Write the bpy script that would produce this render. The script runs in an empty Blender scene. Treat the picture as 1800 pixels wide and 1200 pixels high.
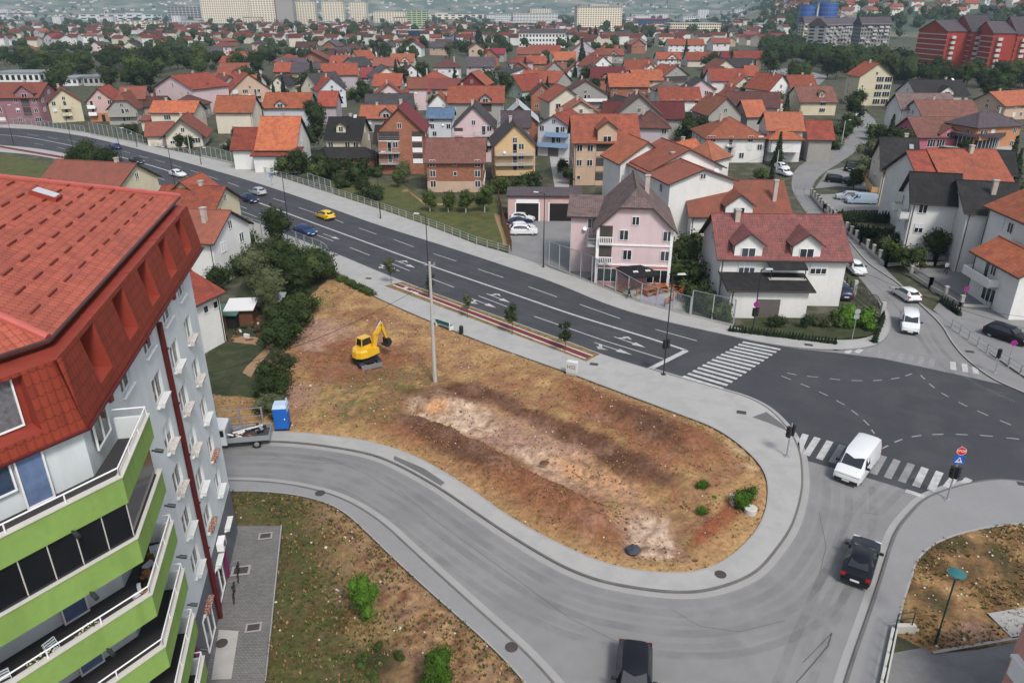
import bpy, math, random
from math import sin, cos, tan, atan, pi, radians, hypot
from mathutils import Vector, Matrix, noise
from mathutils.geometry import tessellate_polygon
random.seed(7)
SC = bpy.context.scene
COL = SC.collection
# ---------------------------------------------------------------- camera, sky, sun
F_, HOR, H = 1310.0, 15.0, 32.0
PIT = atan((600-HOR)/F_); CP, SP = cos(PIT), sin(PIT)
cam = bpy.data.cameras.new('camera'); co = bpy.data.objects.new('camera', cam); COL.objects.link(co)
cam.sensor_width = 36; cam.lens = 36*F_/1800; cam.clip_start = .5; cam.clip_end = 20000
co.location = (0, 0, H); co.rotation_euler = (pi/2-PIT, 0, 0); SC.camera = co
SUN_EL, SUN_AZ = radians(50), radians(155)      # azimuth from +Y, clockwise positive: behind the camera
sd = Vector((sin(SUN_AZ)*cos(SUN_EL), cos(SUN_AZ)*cos(SUN_EL), sin(SUN_EL)))
W = bpy.data.worlds.new('World'); SC.world = W; W.use_nodes = True
nt = W.node_tree; bg = nt.nodes['Background']
sky = nt.nodes.new('ShaderNodeTexSky'); sky.sky_type = 'NISHITA'; sky.sun_disc = False
sky.sun_elevation = SUN_EL; sky.sun_rotation = SUN_AZ; sky.dust_density = 3; sky.altitude = 500
hs = nt.nodes.new('ShaderNodeHueSaturation'); hs.inputs['Saturation'].default_value = .45
nt.links.new(sky.outputs[0], hs.inputs['Color']); nt.links.new(hs.outputs[0], bg.inputs[0]); bg.inputs[1].default_value = .105
sl = bpy.data.lights.new('sun', 'SUN'); sl.energy = 1.6; sl.angle = radians(12); sl.color = (1, .95, .88)
so = bpy.data.objects.new('sun', sl); COL.objects.link(so); so.rotation_euler = (-sd).to_track_quat('-Z', 'Y').to_euler()
SC.view_settings.view_transform = 'Standard'; SC.view_settings.look = 'None'; SC.view_settings.exposure = 0.9
SC.view_settings.gamma = 1; SC.view_settings.use_curve_mapping = False
SC.cycles.max_bounces = 5; SC.cycles.diffuse_bounces = 2; SC.cycles.glossy_bounces = 2; SC.cycles.transmission_bounces = 3
SC.cycles.volume_bounces = 0; SC.cycles.caustics_reflective = False; SC.cycles.caustics_refractive = False
SC.cycles.use_denoising = True

def G(px, py, z=0.0):
    u = (px-900)/F_; v = (600-py)/F_
    dy = CP+v*SP; dz = -SP+v*CP; t = (z-H)/dz
    return Vector((u*t, dy*t, z))
def P(x, y, z):
    z -= H; dep = y*CP-z*SP; up = y*SP+z*CP
    return 900+F_*x/dep, 600-F_*up/dep, dep
def zat(x, y, py):
    lo, hi = -8., 90.
    for _ in range(50):
        m = (lo+hi)/2
        if P(x, y, m)[1] > py: lo = m
        else: hi = m
    return m
def gp(pts, z=0.): return [G(x, y, z) for x, y in pts]

# ---------------------------------------------------------------- mesh helper
class MB:
    def __init__(s, M=None): s.v = []; s.f = []; s.m = []; s.M = M
    def poly(s, pts, m=0):
        n = len(s.v)
        for p in pts: s.v.append(tuple(s.M @ Vector(p)) if s.M else tuple(p))
        s.f.append(tuple(range(n, n+len(pts)))); s.m.append(m)
    def hexa(s, b, t, m=0, mt=None):
        b = [Vector(q) for q in b]; t = [Vector(q) for q in t]; k = len(b)
        s.poly(t, m if mt is None else mt); s.poly(b[::-1], m)
        for i in range(k):
            j = (i+1) % k; s.poly([b[i], b[j], t[j], t[i]], m)
    def box(s, x0, x1, y0, y1, z0, z1, m=0, mt=None):
        s.hexa([(x0, y0, z0), (x1, y0, z0), (x1, y1, z0), (x0, y1, z0)], [(x0, y0, z1), (x1, y0, z1), (x1, y1, z1), (x0, y1, z1)], m, mt)
    def bar(s, a, b, r, m=0, n=4, r2=None):
        a = Vector(a); b = Vector(b); d = (b-a).normalized(); r2 = r if r2 is None else r2
        x = d.cross(Vector((0, 0, 1)));  x = Vector((1, 0, 0)) if x.length < 1e-3 else x.normalized(); y = d.cross(x)
        A = [a+(x*cos(2*pi*(i+.5)/n)+y*sin(2*pi*(i+.5)/n))*r for i in range(n)]
        B = [b+(x*cos(2*pi*(i+.5)/n)+y*sin(2*pi*(i+.5)/n))*r2 for i in range(n)]
        s.hexa(A, B, m)
    def lathe(s, prof, c=(0, 0, 0), n=16, m=0, ax='z'):
        def q(r, h, i):
            a = 2*pi*i/n
            o = (r*cos(a), r*sin(a), h) if ax == 'z' else ((r*cos(a), h, r*sin(a)) if ax == 'y' else (h, r*cos(a), r*sin(a)))
            return (c[0]+o[0], c[1]+o[1], c[2]+o[2])
        for (r0, h0), (r1, h1) in zip(prof, prof[1:]):
            for i in range(n):
                if r0 < 1e-5: s.poly([q(0, h0, 0), q(r1, h1, i+1), q(r1, h1, i)], m)
                elif r1 < 1e-5: s.poly([q(r0, h0, i), q(r0, h0, i+1), q(0, h1, 0)], m)
                else: s.poly([q(r0, h0, i), q(r0, h0, i+1), q(r1, h1, i+1), q(r1, h1, i)], m)
    def sheet(s, pts, z, m=0):
        P3 = [Vector((p[0], p[1], z)) for p in pts]
        for t in tessellate_polygon([P3]):
            a, b, c = [P3[i] for i in t]
            if (b-a).cross(c-a).z < 0: b, c = c, b
            s.poly([a, b, c], m)
    def prism(s, pts, z0, z1, m=0, ms=None):
        s.sheet(pts, z1, m)
        for i in range(len(pts)):
            a = pts[i]; b = pts[(i+1) % len(pts)]
            s.poly([(a[0], a[1], z0), (b[0], b[1], z0), (b[0], b[1], z1), (a[0], a[1], z1)], m if ms is None else ms)
    def mesh(s, name, mats, uv=True, smooth=False):
        me = bpy.data.meshes.new(name); me.from_pydata(s.v, [], s.f)
        for a in (mats if isinstance(mats, (list, tuple)) else [mats]): me.materials.append(a)
        me.polygons.foreach_set('material_index', s.m)
        if smooth: me.polygons.foreach_set('use_smooth', [True]*len(s.f))
        me.update()
        if uv:
            l = me.uv_layers.new(name='uv'); d = []
            for p in me.polygons:
                n = p.normal; u = Vector((-n.y, n.x, 0))
                if u.length < .02: u = Vector((1, 0, 0))
                u.normalize(); w = n.cross(u)
                for i in p.vertices:
                    c = me.vertices[i].co; d += [c.dot(u), c.dot(w)]
            l.data.foreach_set('uv', d)
        return me
    def build(s, name, mats, parent=None, uv=True, smooth=False):
        o = bpy.data.objects.new(name, s.mesh(name, mats, uv, smooth)); COL.objects.link(o)
        if parent: o.parent = parent
        return o
def weld(o, d=.001):
    import bmesh
    b = bmesh.new(); b.from_mesh(o.data); bmesh.ops.remove_doubles(b, verts=b.verts, dist=d); bmesh.ops.recalc_face_normals(b, faces=b.faces); b.to_mesh(o.data); b.free(); return o
def tag(o, label=None, cat=None, group=None, kind=None):
    if label: o['label'] = label
    if cat: o['category'] = cat
    if group: o['group'] = group
    if kind: o['kind'] = kind
    return o
def thing(name, label, cat, loc, rz=0, group=None, sc=1):
    o = bpy.data.objects.new(name, None); COL.objects.link(o); o.location = loc; o.rotation_euler = (0, 0, rz); o.scale = (sc,)*3 if not isinstance(sc, tuple) else sc
    o.empty_display_size = .3
    return tag(o, label, cat, group)
KIDS = {}
def copy_tree(o, parent=None):
    if not KIDS:
        for q in COL.objects:
            if q.parent: KIDS.setdefault(q.parent.name, []).append(q)
    c = o.copy(); COL.objects.link(c)
    if parent: c.parent = parent
    for ch in KIDS.get(o.name, []): copy_tree(ch, c)
    return c
def dup(o, loc, rz=0, label=None, sc=None, group=None):
    KIDS.clear(); c = copy_tree(o); c.location = loc; c.rotation_euler = (0, 0, rz)
    if sc: c.scale = (sc,)*3 if not isinstance(sc, tuple) else sc
    if label: c['label'] = label
    if group: c['group'] = group
    return c
def inst(name, me, parent, loc=(0, 0, 0), rz=0, sc=(1, 1, 1)):
    o = bpy.data.objects.new(name, me); COL.objects.link(o); o.parent = parent; o.location = loc; o.rotation_euler = (0, 0, rz); o.scale = sc; return o

# ---------------------------------------------------------------- materials
def nn(t, k, **kw):
    n = t.nodes.new('ShaderNode'+k)
    for a, b in kw.items():
        if a in n.inputs.keys(): n.inputs[a].default_value = b
        else: setattr(n, a, b)
    return n
def mth(t, op, a, b=None, c=None):
    n = t.nodes.new('ShaderNodeMath'); n.operation = op
    for i, q in enumerate((a, b, c)):
        if q is None: continue
        if isinstance(q, (int, float)): n.inputs[i].default_value = q
        else: t.links.new(q, n.inputs[i])
    return n.outputs[0]
def ramp(t, x, a, b, lo=0., hi=1.):
    n = t.nodes.new('ShaderNodeMapRange'); n.inputs[1].default_value = a; n.inputs[2].default_value = b; n.inputs[3].default_value = lo; n.inputs[4].default_value = hi
    t.links.new(x, n.inputs[0]); return n.outputs[0]
def mixc(t, f, a, b, mode='MIX'):
    n = t.nodes.new('ShaderNodeMix'); n.data_type = 'RGBA'; n.blend_type = mode
    for i, q in ((0, f), (6, a), (7, b)):
        if isinstance(q, (int, float)): n.inputs[i].default_value = q
        elif isinstance(q, tuple): n.inputs[i].default_value = (*q, 1)
        else: t.links.new(q, n.inputs[i])
    return n.outputs[2]
MATS = {}
def mat(name, col, rough=.85, var=.16, scale=.6, kind=None, metal=0., bump=0., spec=.25, rnd=.0, col2=None, stain=0., row=.42, coord='Object'):
    if name in MATS: return MATS[name]
    m = bpy.data.materials.new(name); m.use_nodes = True; t = m.node_tree; b = t.nodes['Principled BSDF']
    b.inputs['Roughness'].default_value = rough; b.inputs['Metallic'].default_value = metal; b.inputs['Specular IOR Level'].default_value = spec
    tc = nn(t, 'TexCoord'); L = t.links.new
    def ns(sc, det=4, src=None, rg=.6):
        n = nn(t, 'TexNoise', Scale=sc, Detail=det, Roughness=rg); L(src or tc.outputs[coord], n.inputs['Vector']); return n.outputs[0]
    big = ns(scale, 3); fine = ns(scale*9, 4)
    f = mth(t, 'ADD', mth(t, 'MULTIPLY', big, .6), mth(t, 'MULTIPLY', fine, .4))
    base = mixc(t, ramp(t, f, .3, .7), tuple(c*(1-var) for c in col), tuple(min(1, c*(1+var)) for c in col))
    hgt = fine
    if col2: base = mixc(t, ramp(t, ns(scale*2.3, 5), .47, .62), base, col2)
    if kind == 'tile':
        sp = nn(t, 'SeparateXYZ'); L(tc.outputs['UV'], sp.inputs[0])
        wob = mth(t, 'MULTIPLY', mth(t, 'SINE', mth(t, 'MULTIPLY', sp.outputs[0], 2*pi/.27)), .035)
        fr = mth(t, 'FRACT', mth(t, 'DIVIDE', mth(t, 'ADD', sp.outputs[1], wob), row))
        ln = ramp(t, fr, .0, .16, .45, 1.0)
        cw = ramp(t, mth(t, 'SINE', mth(t, 'MULTIPLY', sp.outputs[0], 2*pi/.27)), -1, -.5, .72, 1)
        cell = nn(t, 'TexWhiteNoise', noise_dimensions='2D')
        fl = nn(t, 'CombineXYZ'); L(mth(t, 'FLOOR', mth(t, 'DIVIDE', sp.outputs[0], .27)), fl.inputs[0]); L(mth(t, 'FLOOR', mth(t, 'DIVIDE', sp.outputs[1], row)), fl.inputs[1]); L(fl.outputs[0], cell.inputs[0])
        k = mth(t, 'MULTIPLY', mth(t, 'MULTIPLY', ln, cw), ramp(t, cell.outputs[0], 0, 1, .84, 1.1))
        base = mixc(t, 1., base, k, 'MULTIPLY'); hgt = mth(t, 'ADD', fr, mth(t, 'MULTIPLY', cw, .6))
    if kind == 'brick':
        br = nn(t, 'TexBrick', Scale=1.0); br.inputs['Brick Width'].default_value = .5; br.inputs['Row Height'].default_value = .25; br.inputs['Mortar Size'].default_value = .015
        br.inputs['Color1'].default_value = (1, 1, 1, 1); br.inputs['Color2'].default_value = (.72, .72, .72, 1); br.inputs['Mortar'].default_value = (1.25, 1.5, 1.6, 1)
        L(tc.outputs['UV'], br.inputs['Vector']); base = mixc(t, 1., base, br.outputs[0], 'MULTIPLY')
    if kind == 'pave':
        br = nn(t, 'TexBrick', Scale=1.0); br.inputs['Brick Width'].default_value = .22; br.inputs['Row Height'].default_value = .11; br.inputs['Mortar Size'].default_value = .012
        br.inputs['Color1'].default_value = (1, 1, 1, 1); br.inputs['Color2'].default_value = (.8, .8, .8, 1); br.inputs['Mortar'].default_value = (.4, .4, .4, 1)
        L(tc.outputs['UV'], br.inputs['Vector']); base = mixc(t, 1., base, br.outputs[0], 'MULTIPLY')
    if kind == 'plank':
        sp = nn(t, 'SeparateXYZ'); L(tc.outputs['UV'], sp.inputs[0])
        ln = ramp(t, mth(t, 'FRACT', mth(t, 'DIVIDE', sp.outputs[0], .5)), 0, .1, .55, 1); base = mixc(t, 1., base, ln, 'MULTIPLY')
    if stain:
        mp = nn(t, 'Mapping'); mp.inputs['Scale'].default_value = (1, 1, .18); L(tc.outputs['Object'], mp.inputs[0])
        base = mixc(t, ramp(t, ns(1.3, 5, mp.outputs[0]), .5, .75, 0, stain), base, tuple(c*.45 for c in col))
    if rnd and kind == 'tile' and col[0] > 2.5*col[1]:
        oi = nn(t, 'ObjectInfo'); base = mixc(t, ramp(t, mth(t, 'FRACT', mth(t, 'MULTIPLY', oi.outputs['Random'], 7.3)), .35, 1, 0, .6), base, (.135, .066, .05))
    if rnd:
        oi = nn(t, 'ObjectInfo'); base = mixc(t, 1., base, ramp(t, oi.outputs['Random'], 0, 1, 1-rnd, 1+rnd), 'MULTIPLY')
    L(base, b.inputs['Base Color'])
    if bump:
        bp = nn(t, 'Bump', Strength=bump, Distance=.05); L(hgt, bp.inputs['Height']); L(bp.outputs[0], b.inputs['Normal'])
    MATS[name] = m; return m
def glassm(name, col, rough=.12):
    m = mat(name, col, rough, .35, .35, spec=.6, rnd=.8); return m
R = {k: mat('roof_'+k, c, .8, .2, .35, 'tile', bump=.35, rnd=.22, col2=c2) for k, c, c2 in [
    ('orange', (.30, .078, .042), (.21, .062, .042)), ('bright', (.37, .112, .052), (.28, .082, .046)), ('red', (.25, .055, .034), (.17, .046, .034)),
    ('dark', (.10, .042, .035), (.075, .035, .032)), ('grey', (.05, .046, .048), (.037, .035, .037)), ('black', (.02, .019, .02), (.028, .026, .026)),
    ('crimson', (.22, .028, .04), (.17, .026, .034)), ('brown', (.155, .068, .054), (.12, .056, .046)), ('mossy', (.17, .115, .107), (.105, .085, .08)),
    ('lilac', (.085, .068, .078), (.07, .058, .066)), ('blue', (.10, .16, .26), (.08, .13, .2)), ('teal', (.02, .16, .12), (.02, .13, .1)),
    ('burgundy', (.165, .06, .056), (.12, .055, .052)), ('white', (.42, .45, .48), (.36, .38, .4)), ('maroon', (.10, .016, .02), (.08, .014, .018))]}
Wm = {k: mat('wall_'+k, c, .9, .1, .4, rnd=.06, stain=.16) for k, c in [
    ('white', (.60, .60, .585)), ('cream', (.56, .51, .42)), ('yellow', (.50, .45, .32)), ('pink', (.48, .33, .31)), ('peach', (.44, .32, .24)),
    ('lilac', (.40, .35, .38)), ('grey', (.29, .275, .255)), ('beige', (.45, .32, .23)), ('mauve', (.25, .13, .15)), ('ochre', (.50, .35, .19)), ('orange', (.38, .18, .09)),
    ('magenta', (.40, .11, .16)), ('green', (.35, .43, .36)), ('bluegrey', (.46, .48, .51)), ('rose', (.54, .42, .43)), ('rosedeep', (.45, .2, .2)), ('darkred', (.16, .03, .03))]}
Wm['brick'] = mat('wall_brick', (.28, .115, .07), .9, .18, .5, 'brick', rnd=.1)
WHITE = mat('white_paint', (.72, .72, .72), .5, .05); GLASS = glassm('window_glass', (.028, .033, .04)); DARK = mat('dark_metal', (.025, .027, .03), .5, .1)
SHUT = mat('roller_shutter', (.55, .58, .6), .6, .05); WOOD = mat('brown_wood', (.12, .055, .03), .7, .2, 2); CONC = mat('concrete', (.36, .35, .33), .9, .12, 1.2, bump=.1)
FASC = mat('dark_fascia', (.05, .035, .03), .7, .1); STEEL = mat('galvanised_steel', (.33, .35, .37), .45, .08, metal=.4); CHIM = mat('chimney_render', (.40, .33, .29), .9, .2, 2)
# ================================================================ GROUND
def inpoly(x, y, pl):
    c = False; j = len(pl)-1
    for i in range(len(pl)):
        xi, yi = pl[i][0], pl[i][1]; xj, yj = pl[j][0], pl[j][1]
        if (yi > y) != (yj > y) and x < (xj-xi)*(y-yi)/(yj-yi)+xi: c = not c
        j = i
    return c
def smooth(pts, k=2):
    for _ in range(k):
        o = [pts[0]]
        for a, b in zip(pts, pts[1:]): o += [(a[0]*.75+b[0]*.25, a[1]*.75+b[1]*.25), (a[0]*.25+b[0]*.75, a[1]*.25+b[1]*.75)]
        pts = o+[pts[-1]]
    return pts
def edge(px, k=2): return smooth([(g.x, g.y) for g in gp(px)], k)
def off(pl, d):   # offset a polyline to its left by d
    o = []
    for i in range(len(pl)):
        a = pl[max(0, i-1)]; b = pl[min(len(pl)-1, i+1)]; dx, dy = b[0]-a[0], b[1]-a[1]; l = hypot(dx, dy) or 1
        o.append((pl[i][0]-dy/l*d, pl[i][1]+dx/l*d))
    return o
def fbm(x, y, s, o=4): return noise.fractal(Vector((x*s, y*s, 3.1)), 1.0, 2.0, o)
# --- traced edges, converted to ground metres
LOT_OUT = edge([(1140, 650), (1195, 666), (1265, 686), (1310, 699), (1345, 716), (1374, 743), (1395, 772), (1405, 800), (1408, 830), (1408, 860), (1399, 900), (1385, 935), (1350, 982), (1325, 1007), (1287, 1025), (1240, 1038), (1200, 1041), (1150, 1038), (1075, 1026), (1025, 1011), (975, 988), (900, 943), (837, 901), (775, 858), (700, 816), (650, 797), (575, 784), (512, 777), (450, 776), (380, 776), (300, 790)])
LOT_IN = edge([(586, 482), (655, 522), (755, 566), (840, 600), (900, 622), (1000, 657), (1100, 695), (1200, 732), (1250, 751), (1287, 773), (1325, 806), (1344, 832), (1350, 860), (1346, 900), (1325, 942), (1275, 988), (1225, 1006), (1187, 1009), (1125, 1005), (1062, 992), (1000, 965), (937, 934), (875, 896), (825, 858), (750, 812), (700, 791), (650, 777), (600, 769), (525, 761), (450, 759), (380, 759), (300, 770)])
CURVE_S = edge([(300, 855), (385, 845), (450, 846), (512, 852), (575, 866), (625, 887), (675, 920), (725, 967), (800, 1035), (875, 1102), (925, 1147), (972, 1197), (1020, 1260), (1060, 1330)])
WALK_S = edge([(300, 872), (385, 866), (450, 865), (525, 872), (575, 886), (605, 902), (637, 930), (700, 992), (775, 1060), (850, 1126), (900, 1176), (940, 1225), (980, 1300)])
EAST_K = edge([(1800, 847), (1775, 844), (1750, 843), (1710, 848), (1675, 857), (1642, 868), (1620, 880), (1602, 898), (1575, 930), (1563, 960), (1545, 1020), (1525, 1080), (1500, 1150), (1484, 1200), (1465, 1270), (1450, 1330)])
EAST_IN = edge([(1850, 915), (1800, 920), (1725, 928), (1662, 945), (1625, 966), (1607, 990), (1600, 1014), (1587, 1052), (1577, 1092), (1561, 1150), (1545, 1200), (1520, 1280), (1505, 1330)])
NEAR_K = edge([(-120, 247), (0, 256), (60, 261), (112, 270), (170, 284), (225, 305), (300, 334), (380, 366), (450, 392), (520, 420), (575, 440), (690, 489), (800, 530), (900, 566), (1000, 602), (1062, 626), (1140, 650)])
NEAR_IN = edge([(-120, 257), (0, 268), (60, 273), (112, 283), (170, 299), (225, 325), (300, 360), (380, 398), (450, 428), (520, 455), (586, 482)])
FAR_K = edge([(-150, 218), (0, 225), (75, 229), (140, 239), (175, 246), (250, 265), (350, 293), (450, 322), (525, 347), (600, 374), (667, 398), (750, 424), (825, 448), (900, 473), (975, 498), (1075, 541), (1175, 568), (1275, 590), (1340, 604), (1400, 613), (1450, 616), (1487, 616), (1520, 613), (1545, 606), (1560, 592), (1567, 572), (1564, 555), (1555, 540), (1545, 532)])
FAR_IN = edge([(-150, 212), (0, 219), (75, 223), (140, 231), (210, 246), (275, 259), (350, 275), (450, 299), (585, 342), (675, 371), (775, 406), (837, 431), (895, 447), (960, 470), (1050, 502), (1125, 533), (1212, 556), (1290, 577), (1350, 588), (1400, 593), (1450, 598), (1500, 600), (1535, 592), (1550, 578), (1552, 560), (1548, 545)])
SIDE_E = edge([(1840, 712), (1800, 692), (1762, 676), (1737, 663), (1695, 631), (1670, 600), (1657, 575), (1632, 550), (1610, 530), (1580, 500), (1557, 485), (1525, 464), (1505, 440), (1485, 415), (1460, 385), (1440, 362), (1425, 340), (1430, 322), (1445, 305), (1470, 290), (1500, 270), (1525, 250), (1542, 228), (1540, 212), (1525, 200), (1515, 185)])
SIDE_W = edge([(1545, 532), (1530, 512), (1512, 490), (1490, 465), (1470, 448), (1450, 420), (1430, 390), (1410, 365), (1396, 342), (1390, 325), (1395, 300), (1415, 285), (1440, 272), (1475, 257), (1492, 240), (1502, 222), (1503, 205), (1500, 190)])
LOTP = [(g[0], g[1]) for g in LOT_IN]
LEFTW = [(g.x, g.y) for g in gp([(300, 770), (240, 700), (330, 560), (420, 450), (470, 440), (520, 455)])]
LOT_POLY = LOTP+[tuple(G(320, 690).xy), tuple(G(380, 560).xy), tuple(G(440, 470).xy), tuple(G(540, 465).xy)]

mains = mat('asphalt_dark', (.044, .046, .053), .8, .13, .12, bump=.05, spec=.3, col2=(.055, .056, .063))
sides = mat('asphalt_light', (.205, .203, .203), .88, .09, .1, bump=.08, col2=(.18, .18, .182))
pavm = mat('pavement_concrete', (.33, .325, .315), .92, .07, .25, bump=.05, col2=(.30, .296, .29))
kerbm = mat('kerb_concrete', (.12, .117, .113), .9, .25, .8); gutm = mat('gutter_concrete', (.29, .285, .28), .9, .08, .6)
redm = mat('bike_red', (.15, .03, .035), .9, .12, .5); mark = mat('road_marking', (.42, .42, .415), .7, .22, 1.1, col2=(.33, .33, .33)); fade = mat('faded_marking', (.27, .27, .275), .8, .25, 1.4); wornm = mat('worn_marking', (.22, .22, .225), .8, .25, 1.4)
whl = mat('edge_white', (.5, .49, .47), .8, .1, 1)
# ground grid: valley floor, sagging under the lot and rising into the hills
def hillh(x, y):
    r = hypot(x, y); a = math.degrees(math.atan2(x, y))
    if r < 850: return 0.
    h = 0.
    s = max(0., min(1., (a-14)/10)); s = s*s*(3-2*s)
    h += s*max(0, min(1, (r-900)/2600))**1.05*330
    q = max(0., min(1., (r-3300)/3200)); h += q*q*(3-2*q)*(330+120*fbm(x, y, .0005))
    h += max(0, min(1, (r-2500)/2500))*75*fbm(x+300, y, .0012)*(1 if r > 2500 else 0)
    return max(h, 0.)
def gmesh(name, rs, da, mats, kind='structure'):
    mb = MB(); A = [radians(-64+da*i) for i in range(int(128/da)+1)]
    V = [[(r*sin(a), r*cos(a)) for a in A] for r in rs]
    ix = {}
    for i, row in enumerate(V):
        for j, (x, y) in enumerate(row):
            z = hillh(x, y)-.05
            if rs[i] < 120 and inpoly(x, y, LOT_SINK): z = -2.
            ix[i, j] = len(mb.v); mb.v.append((x, y, z))
    for i in range(len(V)-1):
        for j in range(len(A)-1):
            mb.f.append((ix[i, j], ix[i, j+1], ix[i+1, j+1], ix[i+1, j])[::-1]); mb.m.append(0)
    o = mb.build(name, mats, uv=False, smooth=True); o['kind'] = kind; return o
cx_ = sum(p[0] for p in LOTP)/len(LOTP)
LOT_SINK = [(g.x, g.y) for g in gp([(620, 520), (755, 575), (1000, 668), (1230, 755), (1320, 830), (1330, 900), (1270, 975), (1180, 1000), (1060, 980), (900, 903), (760, 810), (650, 768), (560, 690), (560, 560)])]
rs = [8]
while rs[-1] < 130: rs.append(rs[-1]+2.5)
while rs[-1] < 900: rs.append(rs[-1]*1.06)
grm = mat('yard_ground', (.050, .056, .030), .95, .4, .16, col2=(.10, .092, .072), bump=.2)
gmesh('ground', rs, .8, grm)
r2 = [rs[-1]]
while r2[-1] < 9000: r2.append(r2[-1]*1.035)
hm = mat('hill_cover', (.055, .078, .050), .95, .4, .004, col2=(.22, .20, .14)); gmesh('hills', r2, .8, hm)
ROADP = []
def area(name, poly, z, m, thick=None, side=None):
    if name not in ('lawn', 'garden', 'asphalt_patch'): ROADP.append([(p[0], p[1]) for p in poly])
    mb = MB()
    if thick: mb.prism(poly, z-thick, z, 0, 1)
    else: mb.sheet(poly, z)
    o = mb.build(name, [m, side or m]); o['kind'] = 'structure'; return o
def ribbon(name, a, b, z, m, kind='structure', h=None):
    mb = MB(); n = min(len(a), len(b))
    for i in range(n-1):
        q = [(*a[i], z), (*a[i+1], z), (*b[i+1], z), (*b[i], z)]
        if (Vector(q[1])-Vector(q[0])).cross(Vector(q[2])-Vector(q[0])).z < 0: q = q[::-1]
        mb.poly(q)
        if h:
            mb.poly([(*a[i], z-h), (*a[i+1], z-h), (*a[i+1], z), (*a[i], z)]); mb.poly([(*b[i], z-h), (*b[i+1], z-h), (*b[i+1], z), (*b[i], z)])
    o = mb.build(name, m); o['kind'] = kind; return o
# roads
east_far = [tuple(G(*q).xy) for q in [(1980, 800), (1980, 900)]]
sidecut = [tuple(G(*q).xy) for q in [(1800, 692), (1762, 676), (1700, 662), (1640, 649), (1550, 630), (1470, 620), (1400, 613)]]
farpart = FAR_K[:[i for i, p in enumerate(FAR_K) if P(p[0], p[1], 0)[0] < 1398][-1]]
southcut = [tuple(G(*q).xy) for q in [(1630, 872), (1520, 838), (1406, 806)]]
ek = [p for p in EAST_K if P(p[0], p[1], 0)[0] > 1635]
KI = [i for i, p in enumerate(LOT_OUT) if P(p[0], p[1], 0)[1] > 803][0]; nk = LOT_OUT[:KI][::-1]
area('main_road', farpart+sidecut[::-1]+[tuple(G(1900, 735).xy), tuple(G(2200, 830).xy), tuple(G(2200, 900).xy), tuple(G(1900, 850).xy)]+ek+southcut+nk+NEAR_K[::-1][1:], .012, mains)
eb = [p for p in EAST_K if P(p[0], p[1], 0)[0] <= 1640]
area('curved_road', southcut[::-1]+eb+CURVE_S[::-1]+LOT_OUT[KI:][::-1], .006, sides)
sw = [p for p in FAR_K if P(p[0], p[1], 0)[0] >= 1400]
area('side_street', sidecut[::-1]+SIDE_E[2:]+SIDE_W[::-1]+sw[::-1], .006, sides)
ribbon('gutter', off(LOT_OUT, .05), off(LOT_OUT, .6), .016, gutm)
ribbon('gutter', CURVE_S, off(CURVE_S, .5), .016, gutm)
ribbon('gutter', EAST_K[14:], off(EAST_K, -.5)[14:], .016, gutm)
# pavements with kerbs
area('pavement', LOT_OUT+LOT_IN[::-1]+NEAR_IN[::-1]+NEAR_K, .13, pavm, .25, kerbm)
ribbon('kerb', LOT_OUT, off(LOT_OUT, .14), .137, kerbm, h=.13)
ribbon('kerb', NEAR_K, off(NEAR_K, -.16), .137, gutm, h=.13)
ribbon('kerb', FAR_K, off(FAR_K, .16), .137, gutm, h=.13)
ribbon('kerb', CURVE_S, off(CURVE_S, -.16), .137, kerbm, h=.13)
ribbon('kerb', EAST_K, off(EAST_K, .16), .137, kerbm, h=.13)
ribbon('kerb', SIDE_E[:60], off(SIDE_E, -.16)[:60], .137, gutm, h=.13)
ribbon('kerb_edging', LOT_IN, off(LOT_IN, .12), .141, gutm, h=.1); ribbon('kerb_edging', WALK_S, off(WALK_S, .1), .141, gutm, h=.1); ribbon('kerb_edging', EAST_IN, off(EAST_IN, .12), .141, gutm, h=.1)
area('pavement', CURVE_S+WALK_S[::-1], .13, mat('pavement_asphalt', (.225, .225, .228), .9, .08, .3, bump=.06), .25, kerbm)
area('pavement', FAR_K+FAR_IN[::-1], .13, pavm, .25, gutm)
area('pavement', EAST_K+EAST_IN[::-1], .13, mat('pavement_asphalt', (.2,)*3), .25, kerbm)
NE_IN = [(g.x, g.y) for g in gp([(1840, 690), (1800, 668), (1760, 640), (1715, 605), (1672, 572), (1650, 555), (1625, 540), (1560, 478), (1535, 448), (1512, 428), (1480, 410)])]
ne = [p for p in SIDE_E if P(p[0], p[1], 0)[1] > 408]
area('pavement', ne+NE_IN[::-1], .13, sides, .2, gutm)
# paved forecourts
area('forecourt', [tuple(G(*q).xy) for q in [(1640, 545), (1720, 608), (1800, 662), (1900, 700), (1900, 560), (1800, 520), (1720, 500), (1660, 520)]], .05, sides)
area('side_lane', [tuple(G(*q).xy) for q in [(1590, 470), (1640, 515), (1700, 530), (1800, 560), (1800, 520), (1712, 475)]], .055, sides)
area('car_park', [tuple(G(*q).xy) for q in [(896, 446), (960, 470), (1025, 494), (1050, 480), (1035, 385), (893, 385)]], .03, sides)
area('car_park', [tuple(G(*q).xy) for q in [(1432, 332), (1475, 328), (1560, 338), (1530, 285), (1455, 300)]], .03, sides)
area('car_park', [tuple(G(*q).xy) for q in [(1462, 372), (1590, 368), (1560, 340), (1440, 342)]], .034, mat('pavement_asphalt', (.2,)*3))
area('lane', [tuple(G(*q).xy) for q in [(385, 255), (400, 258), (478, 226), (480, 218)]], .03, sides)
area('lane', [tuple(G(*q).xy) for q in [(975, 330), (1000, 330), (1010, 270), (965, 270)]], .03, pavm)
area('car_park', [tuple(G(*q).xy) for q in [(1350, 125), (1440, 150), (1455, 135), (1400, 118)]], .03, sides)
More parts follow.
